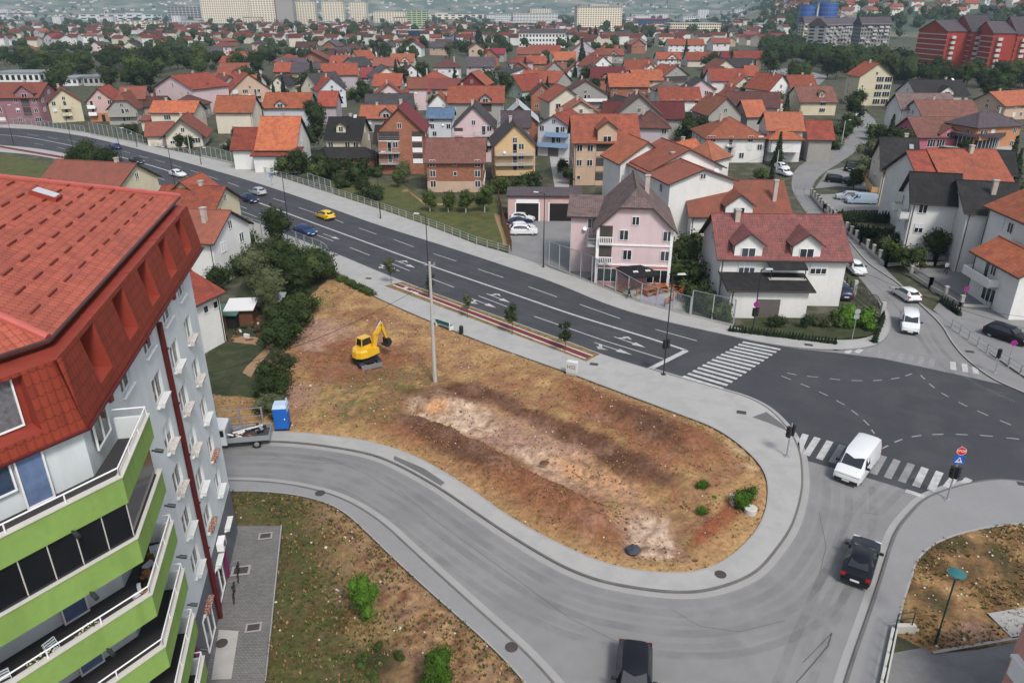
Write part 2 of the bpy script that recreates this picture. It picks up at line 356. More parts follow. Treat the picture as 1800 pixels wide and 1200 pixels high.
# bike lane with its grass strips
def strip(a0, a1, b0, b1, name, z, m, n=8):
    A = [tuple((Vector(G(*a0))*(1-i/n)+Vector(G(*a1))*i/n).xy) for i in range(n+1)]; B = [tuple((Vector(G(*b0))*(1-i/n)+Vector(G(*b1))*i/n).xy) for i in range(n+1)]
    return ribbon(name, A, B, z, m)
dryg = mat('dry_grass', (.20, .135, .058), .95, .4, 1.0, col2=(.10, .082, .034), bump=.5)
strip((707, 497), (1055, 624), (676, 504), (1030, 637), 'grass_strip', .136, dryg)
strip((702, 500), (1043, 627), (692, 502), (1031, 632), 'bike_lane', .142, redm)
strip((702, 500), (1043, 627), (700, 500), (1041, 628), 'bike_lane_line', .146, whl); strip((692, 502), (1031, 632), (690, 503), (1029, 633), 'bike_lane_line', .146, whl)
far_b = [((0, 257), (112, 276), (0, 260.5), (112, 280))]
for a0, a1, b0, b1 in far_b: strip(a0, a1, b0, b1, 'bike_lane', .142, redm)
# lawn and gardens
lawnm = mat('lawn_grass', (.062, .075, .022), .95, .35, .25, col2=(.10, .088, .032), bump=.4)
darkg = mat('garden_grass', (.033, .042, .018), .95, .4, .35, col2=(.055, .055, .028), bump=.4)
soilm = mat('bare_soil', (.27, .17, .10), .95, .2, .8, bump=.3)
def dens(poly, n=6):
    o = []
    for i in range(len(poly)):
        a = poly[i]; b = poly[(i+1) % len(poly)]
        for k in range(n): o.append((a[0]+(b[0]-a[0])*k/n+.25*fbm(i*3+k, 1, .7), a[1]+(b[1]-a[1])*k/n+.25*fbm(k, i*5, .7)))
    return o
def patch(name, px, z, m): return area(name, dens([tuple(G(*q).xy) for q in px]), z, m)
patch('lawn', [(585, 342), (675, 371), (775, 406), (890, 443), (895, 430), (880, 352), (745, 345), (700, 322), (580, 318)], .02, lawnm)
patch('path', [(690, 342), (715, 332), (745, 360), (800, 362), (800, 359), (745, 356), (716, 334)], .03, soilm)
patch('path', [(868, 375), (878, 378), (893, 432), (885, 432)], .03, soilm)
patch('lawn', [(0, 272), (100, 290), (210, 325), (200, 340), (0, 330)], .02, lawnm)
patch('garden', [(360, 630), (440, 470), (520, 460), (590, 492), (520, 560), (470, 640), (470, 740), (380, 745)], .02, darkg)
patch('path', [(425, 655), (440, 662), (485, 605), (478, 598)], .03, soilm); patch('path', [(400, 600), (450, 606), (455, 594), (410, 590)], .03, soilm)
patch('garden', [(1290, 577), (1400, 592), (1480, 598), (1530, 592), (1545, 578), (1540, 560), (1460, 555), (1330, 560)], .14, darkg)
patch('garden', [(1465, 400), (1590, 400), (1640, 455), (1600, 470), (1560, 470)], .02, darkg)
# lot: uneven excavated soil with material colours stored per vertex
def ell(px, py, cx, cy, rx, ry, ang=0.):
    a = radians(ang); dx, dy = px-cx, py-cy; u = dx*cos(a)+dy*sin(a); v = -dx*sin(a)+dy*cos(a)
    return max(0., 1-math.sqrt((u/rx)**2+(v/ry)**2))
def segd(x, y, pl):
    m = 1e9
    for a, b in zip(pl, pl[1:]):
        dx, dy = b[0]-a[0], b[1]-a[1]; t = max(0, min(1, ((x-a[0])*dx+(y-a[1])*dy)/(dx*dx+dy*dy+1e-9))); m = min(m, (x-a[0]-t*dx)**2+(y-a[1]-t*dy)**2)
    return math.sqrt(m)
def lotpix(x, y):
    px, py, _ = P(x, y, 0); n1 = fbm(x, y, .22)*16; n2 = fbm(x+50, y+9, .22)*16; return px+n1, py+n2
def loth(x, y, de):
    px, py = lotpix(x, y)
    pit = max(ell(px, py, 1010, 815, 260, 62, 24), ell(px, py, 800, 735, 110, 30, 12), ell(px, py, 1150, 940, 90, 60, 20))
    ridge = max(ell(px, py, 800, 790, 130, 34, 28), ell(px, py, 930, 860, 190, 30, 26), ell(px, py, 1130, 735, 190, 36, 24))
    w = max(0, min(1, (de-.3)/3))
    h = .25-.7*min(1, pit*2.6)+.6*min(1, ridge*2.4)+.35*fbm(x, y, .12)+.16*fbm(x, y, .6)+.12*fbm(x, y, 1.9)+.07*sin((x*.55+y*.83)*3.1+2*fbm(x, y, .3))*min(1, 3*max(pit, ell(px, py, 950, 850, 220, 40, 26)))
    return .07+w*max(-1.9, h)+min(0, de)*1.3
C_TAN, C_BR, C_DK, C_PALE, C_OR, C_GRN, C_RED, C_PINK, C_DG = (.355, .225, .105), (.205, .092, .048), (.105, .052, .032), (.46, .34, .25), (.42, .235, .125), (.10, .10, .035), (.23, .08, .042), (.30, .185, .135), (.045, .055, .022)
def lerp(a, b, t): t = max(0, min(1, t)); return tuple(a[i]*(1-t)+b[i]*t for i in range(3))
def lotcol(x, y, de):
    px, py = lotpix(x, y); n = fbm(x, y, .5); n2 = fbm(x+20, y, 1.3); n3 = fbm(x, y+40, .15)
    c = lerp(C_TAN, C_BR, .42+n*.9+n2*.5+n3*.6)
    c = lerp(c, C_BR, (ell(px, py, 1130, 740, 190, 60, 22)+ell(px, py, 880, 850, 300, 60, 26)+ell(px, py, 620, 640, 110, 60, 0))*3.6+n2*.4)
    c = lerp(c, C_DK, (ell(px, py, 790, 700, 120, 22, 5)+ell(px, py, 790, 785, 110, 26, 25)+ell(px, py, 1090, 800, 150, 20, 24)*.8+ell(px, py, 1140, 760, 120, 25, 25)*.6+ell(px, py, 830, 870, 120, 20, 30)+ell(px, py, 960, 745, 130, 16, 24))*2.9+n*.3-.08)
    c = lerp(c, C_GRN, (ell(px, py, 640, 720, 130, 60, 0)*1.1+ell(px, py, 560, 530, 40, 30)+ell(px, py, 700, 670, 110, 30))*1.0*(.5+n2*2.0))
    c = lerp(c, C_PINK, (ell(px, py, 950, 790, 260, 40, 24)*2.2+ell(px, py, 1140, 940, 90, 60, 30)*1.5+ell(px, py, 560, 590, 80, 30)*1.8+ell(px, py, 520, 700, 60, 26)*1.2)+n*.5)
    c = lerp(c, C_PALE, (ell(px, py, 800, 728, 90, 26, 12)*2.4+ell(px, py, 985, 810, 110, 22, 20)*1.7+ell(px, py, 1150, 935, 50, 45, 40)*2.6+ell(px, py, 1310, 790, 50, 30, 60)*1.4)*(.75+n2*1.6))
    c = lerp(c, C_OR, ell(px, py, 1050, 830, 120, 30, 20)*2.2*(.6+n2)+ell(px, py, 770, 710, 25, 12)*2)
    c = lerp(c, C_RED, ell(px, py, 1270, 920, 90, 24, -38)*2+ell(px, py, 1000, 660, 30, 8)*1.5)
    c = lerp(c, C_TAN, max(0, 1-de/2.2)*.8)
    k = 1+.30*n2+.22*fbm(x, y, 3.5)
    return tuple(max(0, q*k) for q in c)
vcm = bpy.data.materials.new('soil_mix'); vcm.use_nodes = True; t = vcm.node_tree; b = t.nodes['Principled BSDF']; b.inputs['Roughness'].default_value = .95; b.inputs['Specular IOR Level'].default_value = .1
va = nn(t, 'VertexColor', layer_name='soil'); tc = nn(t, 'TexCoord'); nz = nn(t, 'TexNoise', Scale=3.2, Detail=7, Roughness=.75); t.links.new(tc.outputs['Object'], nz.inputs['Vector'])
cc = mixc(t, 1., va.outputs[0], ramp(t, nz.outputs[0], .28, .72, .5, 1.5), 'MULTIPLY')
vo = nn(t, 'TexVoronoi', Scale=2.2); t.links.new(tc.outputs['Object'], vo.inputs['Vector'])
cc = mixc(t, ramp(t, vo.outputs['Distance'], .08, .03, 0, .35), cc, (.5, .45, .38)); t.links.new(cc, b.inputs['Base Color'])
bp = nn(t, 'Bump', Strength=.9, Distance=.12); t.links.new(nz.outputs[0], bp.inputs['Height']); t.links.new(bp.outputs[0], b.inputs['Normal'])
def soilgrid(name, poly, hf, cf, step=.33, ext=.3):
    xs = [p[0] for p in poly]; ys = [p[1] for p in poly]; x0, x1, y0, y1 = min(xs)-1, max(xs)+1, min(ys)-1, max(ys)+1
    mb = MB(); ix = {}; cl = []; closed = poly+[poly[0]]
    def vid(i, j):
        if (i, j) not in ix:
            x, y = x0+i*step, y0+j*step; de = segd(x, y, closed)*(1 if inpoly(x, y, poly) else -1)
            ix[i, j] = len(mb.v); mb.v.append((x, y, hf(x, y, de))); cl.append(cf(x, y, de))
        return ix[i, j]
    for i in range(int((x1-x0)/step)):
        for j in range(int((y1-y0)/step)):
            x, y = x0+(i+.5)*step, y0+(j+.5)*step
            if inpoly(x, y, poly) or segd(x, y, closed) < ext:
                mb.f.append((vid(i, j), vid(i+1, j), vid(i+1, j+1), vid(i, j+1))); mb.m.append(0)
    o = mb.build(name, vcm, uv=False, smooth=True); o['kind'] = 'structure'
    ca = o.data.color_attributes.new('soil', 'FLOAT_COLOR', 'POINT'); d = []
    for q in cl: d += [*q, 1]
    ca.data.foreach_set('color', d); return o
lotp = LOTP[::2]+[tuple(G(320, 690).xy), tuple(G(470, 700).xy), tuple(G(470, 640).xy), tuple(G(500, 570).xy), tuple(G(560, 505).xy)]
soilgrid('dirt_lot', lotp, loth, lotcol)
SV = [p for p in WALK_S[::2]]+[tuple(G(560, 1300).xy), tuple(G(462, 1260).xy), tuple(G(466, 1200).xy), tuple(G(490, 1000).xy), tuple(G(496, 925).xy), tuple(G(415, 925).xy), tuple(G(405, 880).xy)]
def svh(x, y, de): return .09+min(0, de)*1.3+max(0, min(1, de/2))*(.12*fbm(x, y, .4)+.07*fbm(x, y, 1.7))
def svcol(x, y, de):
    px, py = lotpix(x, y); n = fbm(x, y, .6); n2 = fbm(x+20, y, 1.5)
    c = lerp(C_BR, C_PINK, .65+n*.8+n2*.4); c = lerp(c, C_TAN, .4+n2)
    g = max(0, min(1, (640-px+(py-900)*.38)/130)); c = lerp(c, (.075, .085, .030), g*1.1+n2*.6-.25 if g > 0 else 0)
    c = lerp(c, (.27, .185, .085), ell(px, py, 660, 1110, 60, 40)*2); c = lerp(c, C_DG, (ell(px, py, 670, 1160, 60, 40)+ell(px, py, 760, 1190, 40, 40))*1.2)
    k = 1+.35*n2+.25*fbm(x, y, 4); return tuple(max(0, q*k*.82) for q in c)  # verge colour darkened overall, partly to hold the shade beside the apartment block
soilgrid('south_verge', SV, svh, svcol)
EV = EAST_IN[4:-6:2]+[tuple(G(*q).xy) for q in [(1572, 1108), (1600, 1125), (1625, 1138), (1642, 1150), (1700, 1138), (1760, 1128), (1900, 1100), (1900, 930)]]
def evcol(x, y, de):
    px, py = lotpix(x, y); n = fbm(x, y, .5); n2 = fbm(x, y+20, 1.4)
    c = lerp(C_TAN, C_BR, .5+n+n2*.5); c = lerp(c, (.09, .075, .035), .35+n*1.2); c = lerp(c, C_PINK, ell(px, py, 1700, 1120, 70, 26, -8)*2)
    k = 1+.3*n2+.25*fbm(x, y, 4); return tuple(max(0, q*k*.85) for q in c)
soilgrid('east_verge', EV, svh, evcol)
# paved court beside the apartment block, its grates and the lower yard
area('paved_court', [tuple(G(*q).xy) for q in [(300, 925), (420, 925), (494, 925), (466, 1200), (462, 1262), (380, 1300), (200, 1300)]], .06, mat('court_paver', (.19, .185, .18), .9, .12, .5, 'pave'))
area('court_slab', [tuple(G(*q).xy) for q in [(385, 1108), (420, 1110), (407, 1194), (372, 1196)]], .085, CONC)
ribbon('kerb_edging', [tuple(G(494, 925).xy), tuple(G(466, 1200).xy)], [tuple(G(496, 925).xy), tuple(G(468, 1200).xy)], .14, gutm, h=.1)
area('lower_yard', [tuple(G(*q).xy) for q in [(1545, 1200), (1568, 1148), (1625, 1138), (1642, 1150), (1720, 1142), (1900, 1105), (1900, 1300), (1520, 1300)]], .045, mat('yard_asphalt', (.17, .17, .172), .9, .12, .3, col2=(.14, .14, .14)))
strip((1640, 1152), (1800, 1124), (1638, 1147), (1800, 1119), 'kerb', .16, gutm)
area('slab_path', [tuple(G(*q).xy) for q in [(1735, 1081), (1800, 1070), (1850, 1062), (1850, 1112), (1778, 1125)]], .16, pavm)
# ---- markings
MK = MB(); MW = MB(); MF = MB()
def seg(a, b, w=.15, mb=None, z=.018):
    a = G(*a); b = G(*b); d = (b-a).normalized(); n = Vector((-d.y, d.x, 0))*w/2; (mb or MK).poly([(*(a-n).xy, z), (*(b-n).xy, z), (*(b+n).xy, z), (*(a+n).xy, z)])
CEN = edge([(-100, 232), (0, 237), (50, 241), (140, 259), (195, 271), (300, 301), (430, 347), (537, 387), (625, 419), (750, 465), (900, 516), (1000, 551), (1075, 574), (1150, 597), (1207, 616)])
def along(pl, w, mb, z=.018):
    a = off(pl, w/2); b = off(pl, -w/2)
    for i in range(len(pl)-1): mb.poly([(*b[i], z), (*b[i+1], z), (*a[i+1], z), (*a[i], z)])
along(CEN, .32, MK)
for a, b in [((48, 236), (68, 239)), ((84, 241), (101, 245)), ((118, 246), (135, 250)), ((150, 252), (167, 256)), ((216, 266), (229, 269)), ((244, 274), (259, 278)), ((272, 281), (290, 286)), ((304, 290), (319, 295)), ((335, 300), (351, 304)), ((367, 310), (384, 316)), ((401, 321), (420, 328)),
             ((480, 349), (502, 356)), ((525, 365), (552, 374)), ((589, 386), (604, 392)), ((631, 401), (662, 412)), ((692, 421), (727, 434)), ((762, 446), (802, 459)), ((840, 473), (885, 488)), ((929, 504), (979, 522)), ((1019, 535), (1090, 560)), ((1152, 579), (1225, 599)),
             ((60, 252), (76, 255)), ((100, 259), (118, 263)), ((180, 279), (194, 283)), ((218, 291), (232, 296)), ((248, 300), (262, 306)), ((275, 311), (290, 317)), ((310, 322), (324, 328)), ((338, 330), (351, 335)), ((383, 346), (394, 351)), ((413, 359), (434, 367)), ((455, 375), (475, 383)), ((557, 413), (586, 424)), ((615, 435), (650, 449)), ((680, 460), (720, 476)), ((756, 489), (798, 505)), ((841, 520), (891, 539))]:
    seg(a, b, .14)
seg((939, 556), (1066, 600)); seg((1066, 600), (1166, 631))
seg((380, 354), (452, 382), .13)
seg((1141, 649), (1207, 616), .55)
for i in range(14):        # long crossing of the main road
    u = (i+.5)/14; a = G(1196, 664)*(1-u)+G(1309, 599)*u; b = G(1266, 686)*(1-u)+G(1375, 612)*u
    d = (b-a).normalized(); n = Vector((-d.y, d.x, 0))*(G(1309, 599)-G(1196, 664)).length/14*.27; (MK if i % 3 else MK).poly([(*(a-n).xy, .018), (*(b-n).xy, .018), (*(b+n).xy, .018), (*(a+n).xy, .018)])
tb = [((1398, 768), (1400, 790)), ((1416, 763), (1402, 795)), ((1437, 769), (1417, 800)), ((1459, 775), (1440, 807)), ((1481, 782), (1462, 813)), ((1505, 790), (1485, 821)), ((1527, 794), (1508, 826)), ((1553, 801), (1535, 833)), ((1577, 808), (1560, 840)), ((1602, 815), (1585, 847)), ((1626, 822), (1610, 855)), ((1652, 829), (1636, 862)), ((1678, 838), (1664, 856)), ((1703, 841), (1695, 850))]
for i, (a, b) in enumerate(tb): seg(a, b, .52, MK if i < 4 or i > 9 else MW)
for i, (a, b) in enumerate([((1494, 615), (1488, 621)), ((1514, 614), (1505, 620)), ((1533, 613), (1525, 619)), ((1550, 616), (1543, 629)), ((1568, 619), (1560, 632)), ((1587, 621), (1579, 635)), ((1604, 624), (1597, 638)), ((1622, 627), (1615, 641)), ((1640, 630), (1635, 645)), ((1675, 636), (1676, 650)), ((1695, 639), (1697, 654)), ((1713, 645), (1716, 657))]): seg(a, b, .5, MK if i < 2 or i > 8 else MW)
for x0, y0, x1, y1 in [(135, 222, 200, 235), (275, 245, 353, 252), (433, 262, 508, 270), (585, 275, 662, 276), (740, 276, 800, 272), (865, 265, 925, 255), (965, 243, 1012, 228), (95, 243, 162, 270), (230, 298, 293, 323), (358, 353, 420, 382), (480, 415, 537, 446), (588, 484, 633, 517), (672, 553, 710, 590), (728, 620, 748, 648), (1072, 237, 1102, 266), (1133, 296, 1170, 327), (1220, 362, 1267, 390), (1340, 427, 1402, 458), (1472, 488, 1547, 522), (1630, 555, 1707, 587), (797, 755, 845, 732), (890, 708, 943, 688), (1010, 670, 1078, 660), (1155, 655, 1233, 652), (1320, 653, 1405, 656), (1490, 660, 1580, 667), (1675, 678, 1767, 687)]:
    seg((1350+x0/4, 600+y0/4), (1350+x1/4, 600+y1/4), .12, MF)
seg((1592, 862), (1626, 873), .45, MK)
def arrow(a, b, turn=0, w=.15):
    a = G(*a); b = G(*b); L = (b-a).length; d = (b-a).normalized(); n = Vector((-d.y, d.x, 0))
    q = lambda s, t: (*(a+d*s+n*t).xy, .018)
    MK.poly([q(0, -w/2), q(L*.62, -w/2), q(L*.62, w/2), q(0, w/2)]); MK.poly([q(L*.62, -.38), q(L, 0), q(L*.62, .38)])
    if turn:
        s = turn; MK.poly([q(L*.12, s*w/2), q(L*.2, s*w/2), q(L*.34, s*.75), q(L*.24, s*.75)][::s]); MK.poly([q(L*.14, s*.6), q(L*.46, s*.62), q(L*.26, s*1.1)][::s])
arrow((568, 411), (597, 421)); arrow((695, 458), (730, 471), 1); arrow((668, 465), (703, 477), -1); arrow((855, 516), (897, 532), 1); arrow((829, 525), (872, 541), -1); arrow((1080, 592), (1135, 611), 1); arrow((1045, 602), (1112, 624), -1); arrow((468, 373), (488, 380))
for i in range(8): seg((228+i*5.5, 306+i*2.1), (231+i*5.5, 307.2+i*2.1), .2)
o = MF.build('faded_marking', fade, uv=False); o['kind'] = 'structure'; o = MK.build('road_marking', mark, uv=False); o['kind'] = 'structure'; o = MW.build('worn_crossing_marking', wornm, uv=False); o['kind'] = 'structure'
bk = MB()
seg((722, 513), (735, 518), .3, bk, .15); seg((711, 507), (716, 509), .5, bk, .15)
o = bk.build('bike_lane_marking', whl, uv=False); o['kind'] = 'structure'
WEAR = bpy.data.materials.new('tyre_wear'); WEAR.use_nodes = True; t = WEAR.node_tree; b = t.nodes['Principled BSDF']; b.inputs['Base Color'].default_value = (.10, .10, .105, 1); b.inputs['Roughness'].default_value = .75
tc = nn(t, 'TexCoord'); n1 = nn(t, 'TexNoise', Scale=.35, Detail=6, Roughness=.7); t.links.new(tc.outputs['Object'], n1.inputs['Vector']); t.links.new(ramp(t, n1.outputs[0], .38, .72, .0, .22), b.inputs['Alpha'])
WEARL = WEAR.copy(); WEARL.name = 'pale_wear'; WEARL.node_tree.nodes['Principled BSDF'].inputs['Base Color'].default_value = (.27, .27, .265, 1)
WEARD = WEAR.copy(); WEARD.name = 'dark_road_wear'; WEARD.node_tree.nodes['Principled BSDF'].inputs['Base Color'].default_value = (.085, .085, .09, 1)
for d0, w_, m_ in [(.75, .45, WEARL), (1.5, .55, WEAR), (2.3, .4, WEARL), (3.0, .55, WEAR), (4.0, .4, WEARL), (4.6, .5, WEAR)]:
    ribbon('tyre_wear', off(LOT_OUT, d0)[34:-6], off(LOT_OUT, d0+w_)[34:-6], .0135, m_)
for d0, w_, m_ in [(1.2, .5, WEAR), (2.7, .5, WEAR), (2.0, .4, WEARL)]: ribbon('tyre_wear', off(EAST_K, -d0)[18:], off(EAST_K, -d0-w_)[18:], .0132, m_); ribbon('tyre_wear', off(SIDE_E, d0)[4:70], off(SIDE_E, d0+w_)[4:70], .0132, m_)
for d0 in (-5.6, -4.2, -2.4, -1.1, 1.0, 2.4, 4.2, 5.5): ribbon('tyre_wear', off(CEN, d0), off(CEN, d0+.6), .0145, WEARD)
# tyre-worn darker patches and cracks on the light roads
cr = MB()
def crack(pts, w=.05):
    for a, b in zip(pts, pts[1:]):
        for k in range(5):
            q0 = (a[0]+(b[0]-a[0])*k/5, a[1]+(b[1]-a[1])*k/5); q1 = (a[0]+(b[0]-a[0])*(k+1)/5+random.uniform(-.5, .5), a[1]+(b[1]-a[1])*(k+1)/5); seg(q0, q1, w, cr, .011)
crack([(1462, 1112), (1455, 1135), (1430, 1165), (1400, 1199)], .08); crack([(1462, 1112), (1430, 1145), (1411, 1164)], .05); crack([(1520, 901), (1545, 904)], .05)
crack([(1180, 1070), (1230, 1100), (1300, 1110), (1380, 1090)], .03); crack([(560, 800), (640, 830), (720, 880)], .03); crack([(1440, 900), (1452, 960), (1440, 1010)], .035); crack([(480, 800), (520, 812), (590, 815)], .025)
crack([(700, 860), (760, 910), (850, 975), (1000, 1085), (1110, 1140)], .03)
o = cr.build('road_crack', mat('crack_dark', (.09, .09, .09)), uv=False); o['kind'] = 'structure'
pt = MB()
for q in [[(1690, 128+607), (1700, 735)],]: pass
area('asphalt_patch', [tuple(G(*q).xy) for q in [(1322, 735), (1347, 726), (1376, 748), (1385, 760), (1350, 745)]], .134, mat('patch_asphalt', (.12, .12, .122), .9, .1, .5))
area('asphalt_patch', [tuple(G(*q).xy) for q in [(693, 803), (745, 825), (782, 850), (775, 856), (735, 832), (692, 810)]], .134, MATS['patch_asphalt'])
# ================================================================ APARTMENT BLOCK with the green balconies
def wall_open(mb, a, b, z0, z1, ops, dep, m=0, mr=None, inn=None):
    """vertical wall from a to b (xy), rectangular openings [(s0,s1,z0,z1)], reveals going dep along the inward normal"""
    a = Vector((a[0], a[1])); b = Vector((b[0], b[1])); L = (b-a).length; d = (b-a)/L; n = Vector(inn) if inn else Vector((-d.y, d.x))
    xs = sorted({0., L, *[q for o in ops for q in o[:2]]}); zs = sorted({z0, z1, *[q for o in ops for q in o[2:4]]})
    p = lambda s, z, k=0: (*(a+d*s+n*k), z)
    for x0, x1 in zip(xs, xs[1:]):
        for q0, q1 in zip(zs, zs[1:]):
            c = ((x0+x1)/2, (q0+q1)/2)
            if not any(o[0] < c[0] < o[1] and o[2] < c[1] < o[3] for o in ops): mb.poly([p(x0, q0), p(x1, q0), p(x1, q1), p(x0, q1)], m)
    mr = m if mr is None else mr
    for s0, s1, q0, q1 in [o[:4] for o in ops]:
        mb.poly([p(s0, q0), p(s1, q0), p(s1, q0, dep), p(s0, q0, dep)], mr); mb.poly([p(s0, q1), p(s0, q1, dep), p(s1, q1, dep), p(s1, q1)], mr)
        mb.poly([p(s0, q0), p(s0, q0, dep), p(s0, q1, dep), p(s0, q1)], mr); mb.poly([p(s1, q0), p(s1, q1), p(s1, q1, dep), p(s1, q0, dep)], mr)
AW = mat('apartment_white', (.56, .60, .61), .85, .05, .5, stain=.3); AG = mat('apartment_green', (.20, .315, .08), .85, .12, .5, bump=.05, stain=.35)
AP = mat('apartment_plinth', (.115, .115, .13), .8, .1, .6); AR = mat('apartment_mansard', (.22, .036, .018), .6, .14, .6, 'tile', bump=.3, stain=.15)
AT = mat('apartment_roof', (.37, .092, .058), .66, .14, .25, 'tile', bump=.4, col2=(.31, .08, .052), row=.34); AM = mat('red_sheet_metal', (.24, .042, .028), .5, .14, .8, stain=.3); AH = mat('ridge_cap_metal', (.40, .10, .085), .55, .1, 1)
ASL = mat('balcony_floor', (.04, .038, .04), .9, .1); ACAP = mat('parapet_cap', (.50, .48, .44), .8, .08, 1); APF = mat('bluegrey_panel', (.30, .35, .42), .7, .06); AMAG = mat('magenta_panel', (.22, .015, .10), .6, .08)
aLt = thing('apartment_block', 'tall white apartment block with lime green balcony bands and a red mansard roof', 'apartment block', (0, 0, 0))
C1 = Vector((-18.36, 40.36)); LD = Vector((-.19, .982)).normalized(); N1 = C1-LD*18.45; FD = Vector((-.56, -.828)).normalized(); OUTL = Vector((LD.y, -LD.x)); OUTF = Vector((.828, -.56)).normalized()
FH = 2.52; Z0 = 1.55                                   # floor spacing, lowest balcony slab
# long white wall: columns of windows; s runs from the far corner towards the near corner
ops = []; wins = []
cols = [2.5, 5.9, 9.6, 13.4]
for k in range(7):
    zc = Z0+FH*k+1.0
    for ci, s in enumerate(cols):
        w = (.72, .8, .8, .72)[ci]; hh = 1.35
        if ci == 3 and k < 6: continue
        ops.append((s-w, s+w, zc, zc+hh)); wins.append((s-w, s+w, zc, zc+hh, ci, k))
E0 = N1-C1
mb = MB(); wall_open(mb, C1, N1, 3.6, 18.75, [o for o in ops if o[2] > 3.6], .28, 0, inn=-OUTL)
wall_open(mb, C1, N1, 0, 3.6, [o for o in ops if o[3] < 3.6], .28, 2, inn=-OUTL)
endp = N1+FD*24; wall_open(mb, N1, endp, 0, 18.75, [], .2, 0)
back = C1-OUTL*15
mb.poly([(*back, 0), (*C1, 0), (*C1, 18.75), (*back, 18.75)], 0)
bb = back-LD*10; mb.poly([(*bb, 0), (*back, 0), (*back, 18.75), (*bb, 18.75)], 0)
mb.build('wall', [AW, AW, AP], aLt)
def winframe(w, h, dep=.07, mull=1, fw=.07, shut=0.):
    mb = MB(); 
    for x0, x1, z0, z1 in [(0, w, 0, fw), (0, w, h-fw, h), (0, fw, fw, h-fw), (w-fw, w, fw, h-fw)]+[((w*i/(mull+1))-fw*.6, (w*i/(mull+1))+fw*.6, fw, h-fw) for i in range(1, mull+1)]: mb.box(x0, x1, -dep, 0, z0, z1, 0)
    mb.poly([(fw, -.02, fw), (w-fw, -.02, fw), (w-fw, -.02, h-fw), (fw, -.02, h-fw)], 1)
    if shut: mb.box(fw, w-fw, -.04, -.025, h-(h-fw)*shut, h-fw*.5, 2)
    return mb
WM = {}
def window_mesh(w, h, mull=1, shut=0., fr=WHITE, gl=GLASS, fw=.055):
    k = (round(w, 1), round(h, 1), mull, shut, fr.name, gl.name)
    if k not in WM: WM[k] = winframe(k[0], k[1], .07, mull, fw, shut).mesh('window', [fr, gl, SHUT], uv=False)
    return WM[k]
PLW = mat('planter_white', (.62, .63, .62), .7, .12, 3); PLR = mat('planter_rust', (.20, .05, .02), .8, .5, 5, col2=(.5, .45, .4)); PLO = mat('planter_weathered', (.56, .54, .50), .85, .2, 6, col2=(.36, .30, .25))
angL = math.atan2(LD.y, LD.x)
pls = {}
for k, m in (('w', PLW), ('r', PLR), ('o', PLO)):
    q = MB(); q.hexa([(-.60, -.26, 0), (.60, -.26, 0), (.60, 0, 0), (-.60, 0, 0)], [(-.64, -.34, .26), (.64, -.34, .26), (.64, 0, .26), (-.64, 0, .26)]); pls[k] = q.mesh('planter_box', m, uv=False)
kinds = {(0, 6): 'o', (0, 5): 'o', (0, 4): 'o', (0, 3): 'w', (0, 2): 'r', (0, 1): 'w', (0, 0): 'w', (1, 4): 'o', (1, 3): 'o', (1, 2): 'w', (1, 1): 'r', (2, 4): 'o', (2, 3): 'o', (2, 2): 'w', (2, 1): 'w', (2, 0): 'r', (1, 0): 'w'}
rn = random.Random(4)
for s0, s1, z0, z1, ci, k in wins:
    pt_ = C1-LD*s1-OUTL*.16
    wo = inst('window', window_mesh(s1-s0, z1-z0, 1, rn.choice([0, 0, 0, 0, .6]) if k < 5 else 0, gl=GLASS), aLt, (pt_.x, pt_.y, z0), angL)
    si = MB(); si.box(-.04, s1-s0+.04, -.30, 0, -.05, .0); 
    inst('sill', si.mesh('sill', PLW, uv=False), wo, (0, 0, -.005))
    kk = kinds.get((ci, k), 'w')
    if ci < 3 and k < 6:
        q = C1-LD*(s0+s1)*.5+OUTL*.02; inst('planter_box', pls[kk], aLt, (q.x, q.y, z0-.12), angL)
# down pipe
mb = MB(); q = C1-LD*7.9+OUTL*.12; mb.bar((*q, .1), (*q, 18.4), .14, n=8); q2 = q+LD*.02+OUTL*.05
for z in range(2, 18, 3): mb.box(q.x-.18, q.x+.18, q.y-.1, q.y+.1, z, z+.08)
mb.build('downpipe', mat('maroon_pipe', (.075, .012, .012), .5, .1), aLt, uv=False)
# magenta door panels + ground floor recesses + air conditioner
for s, w, z0, z1 in [(4.1, .5, 0, 2.6), (7.1, .5, .2, 2.8), (12.5, .5, 0, 2.6), (16.2, .5, 0, 2.4)]:
    mb = MB(); a = C1-LD*s+OUTL*.02; b_ = C1-LD*(s+w)+OUTL*.02; c = C1-LD*(s+w)+OUTL*.1; d = C1-LD*s+OUTL*.1
    mb.hexa([(*a, z0), (*b_, z0), (*c, z0), (*d, z0)], [(*a, z1), (*b_, z1), (*c, z1), (*d, z1)]); mb.build('shop_panel', AMAG, aLt)
for s in (5.3, 8.9, 13.5):
    q = C1-LD*(s+1.9)+OUTL*.01; inst('shop_window', window_mesh(1.9, 2.2, 1), aLt, (q.x, q.y, .35), angL)
mb = MB(); q = C1-LD*5.3+OUTL*.25; mb.M = Matrix.Translation((q.x, q.y, 3.0)) @ Matrix.Rotation(angL, 4, 'Z'); mb.box(-.4, .4, -.2, .2, 0, .55); mb.lathe([(0, -.215), (.2, -.215), (.2, -.2)], (0, 0, .28), 12, 1, 'y'); tag(mb.build('air_conditioner', [WHITE, DARK], uv=False, parent=aLt))
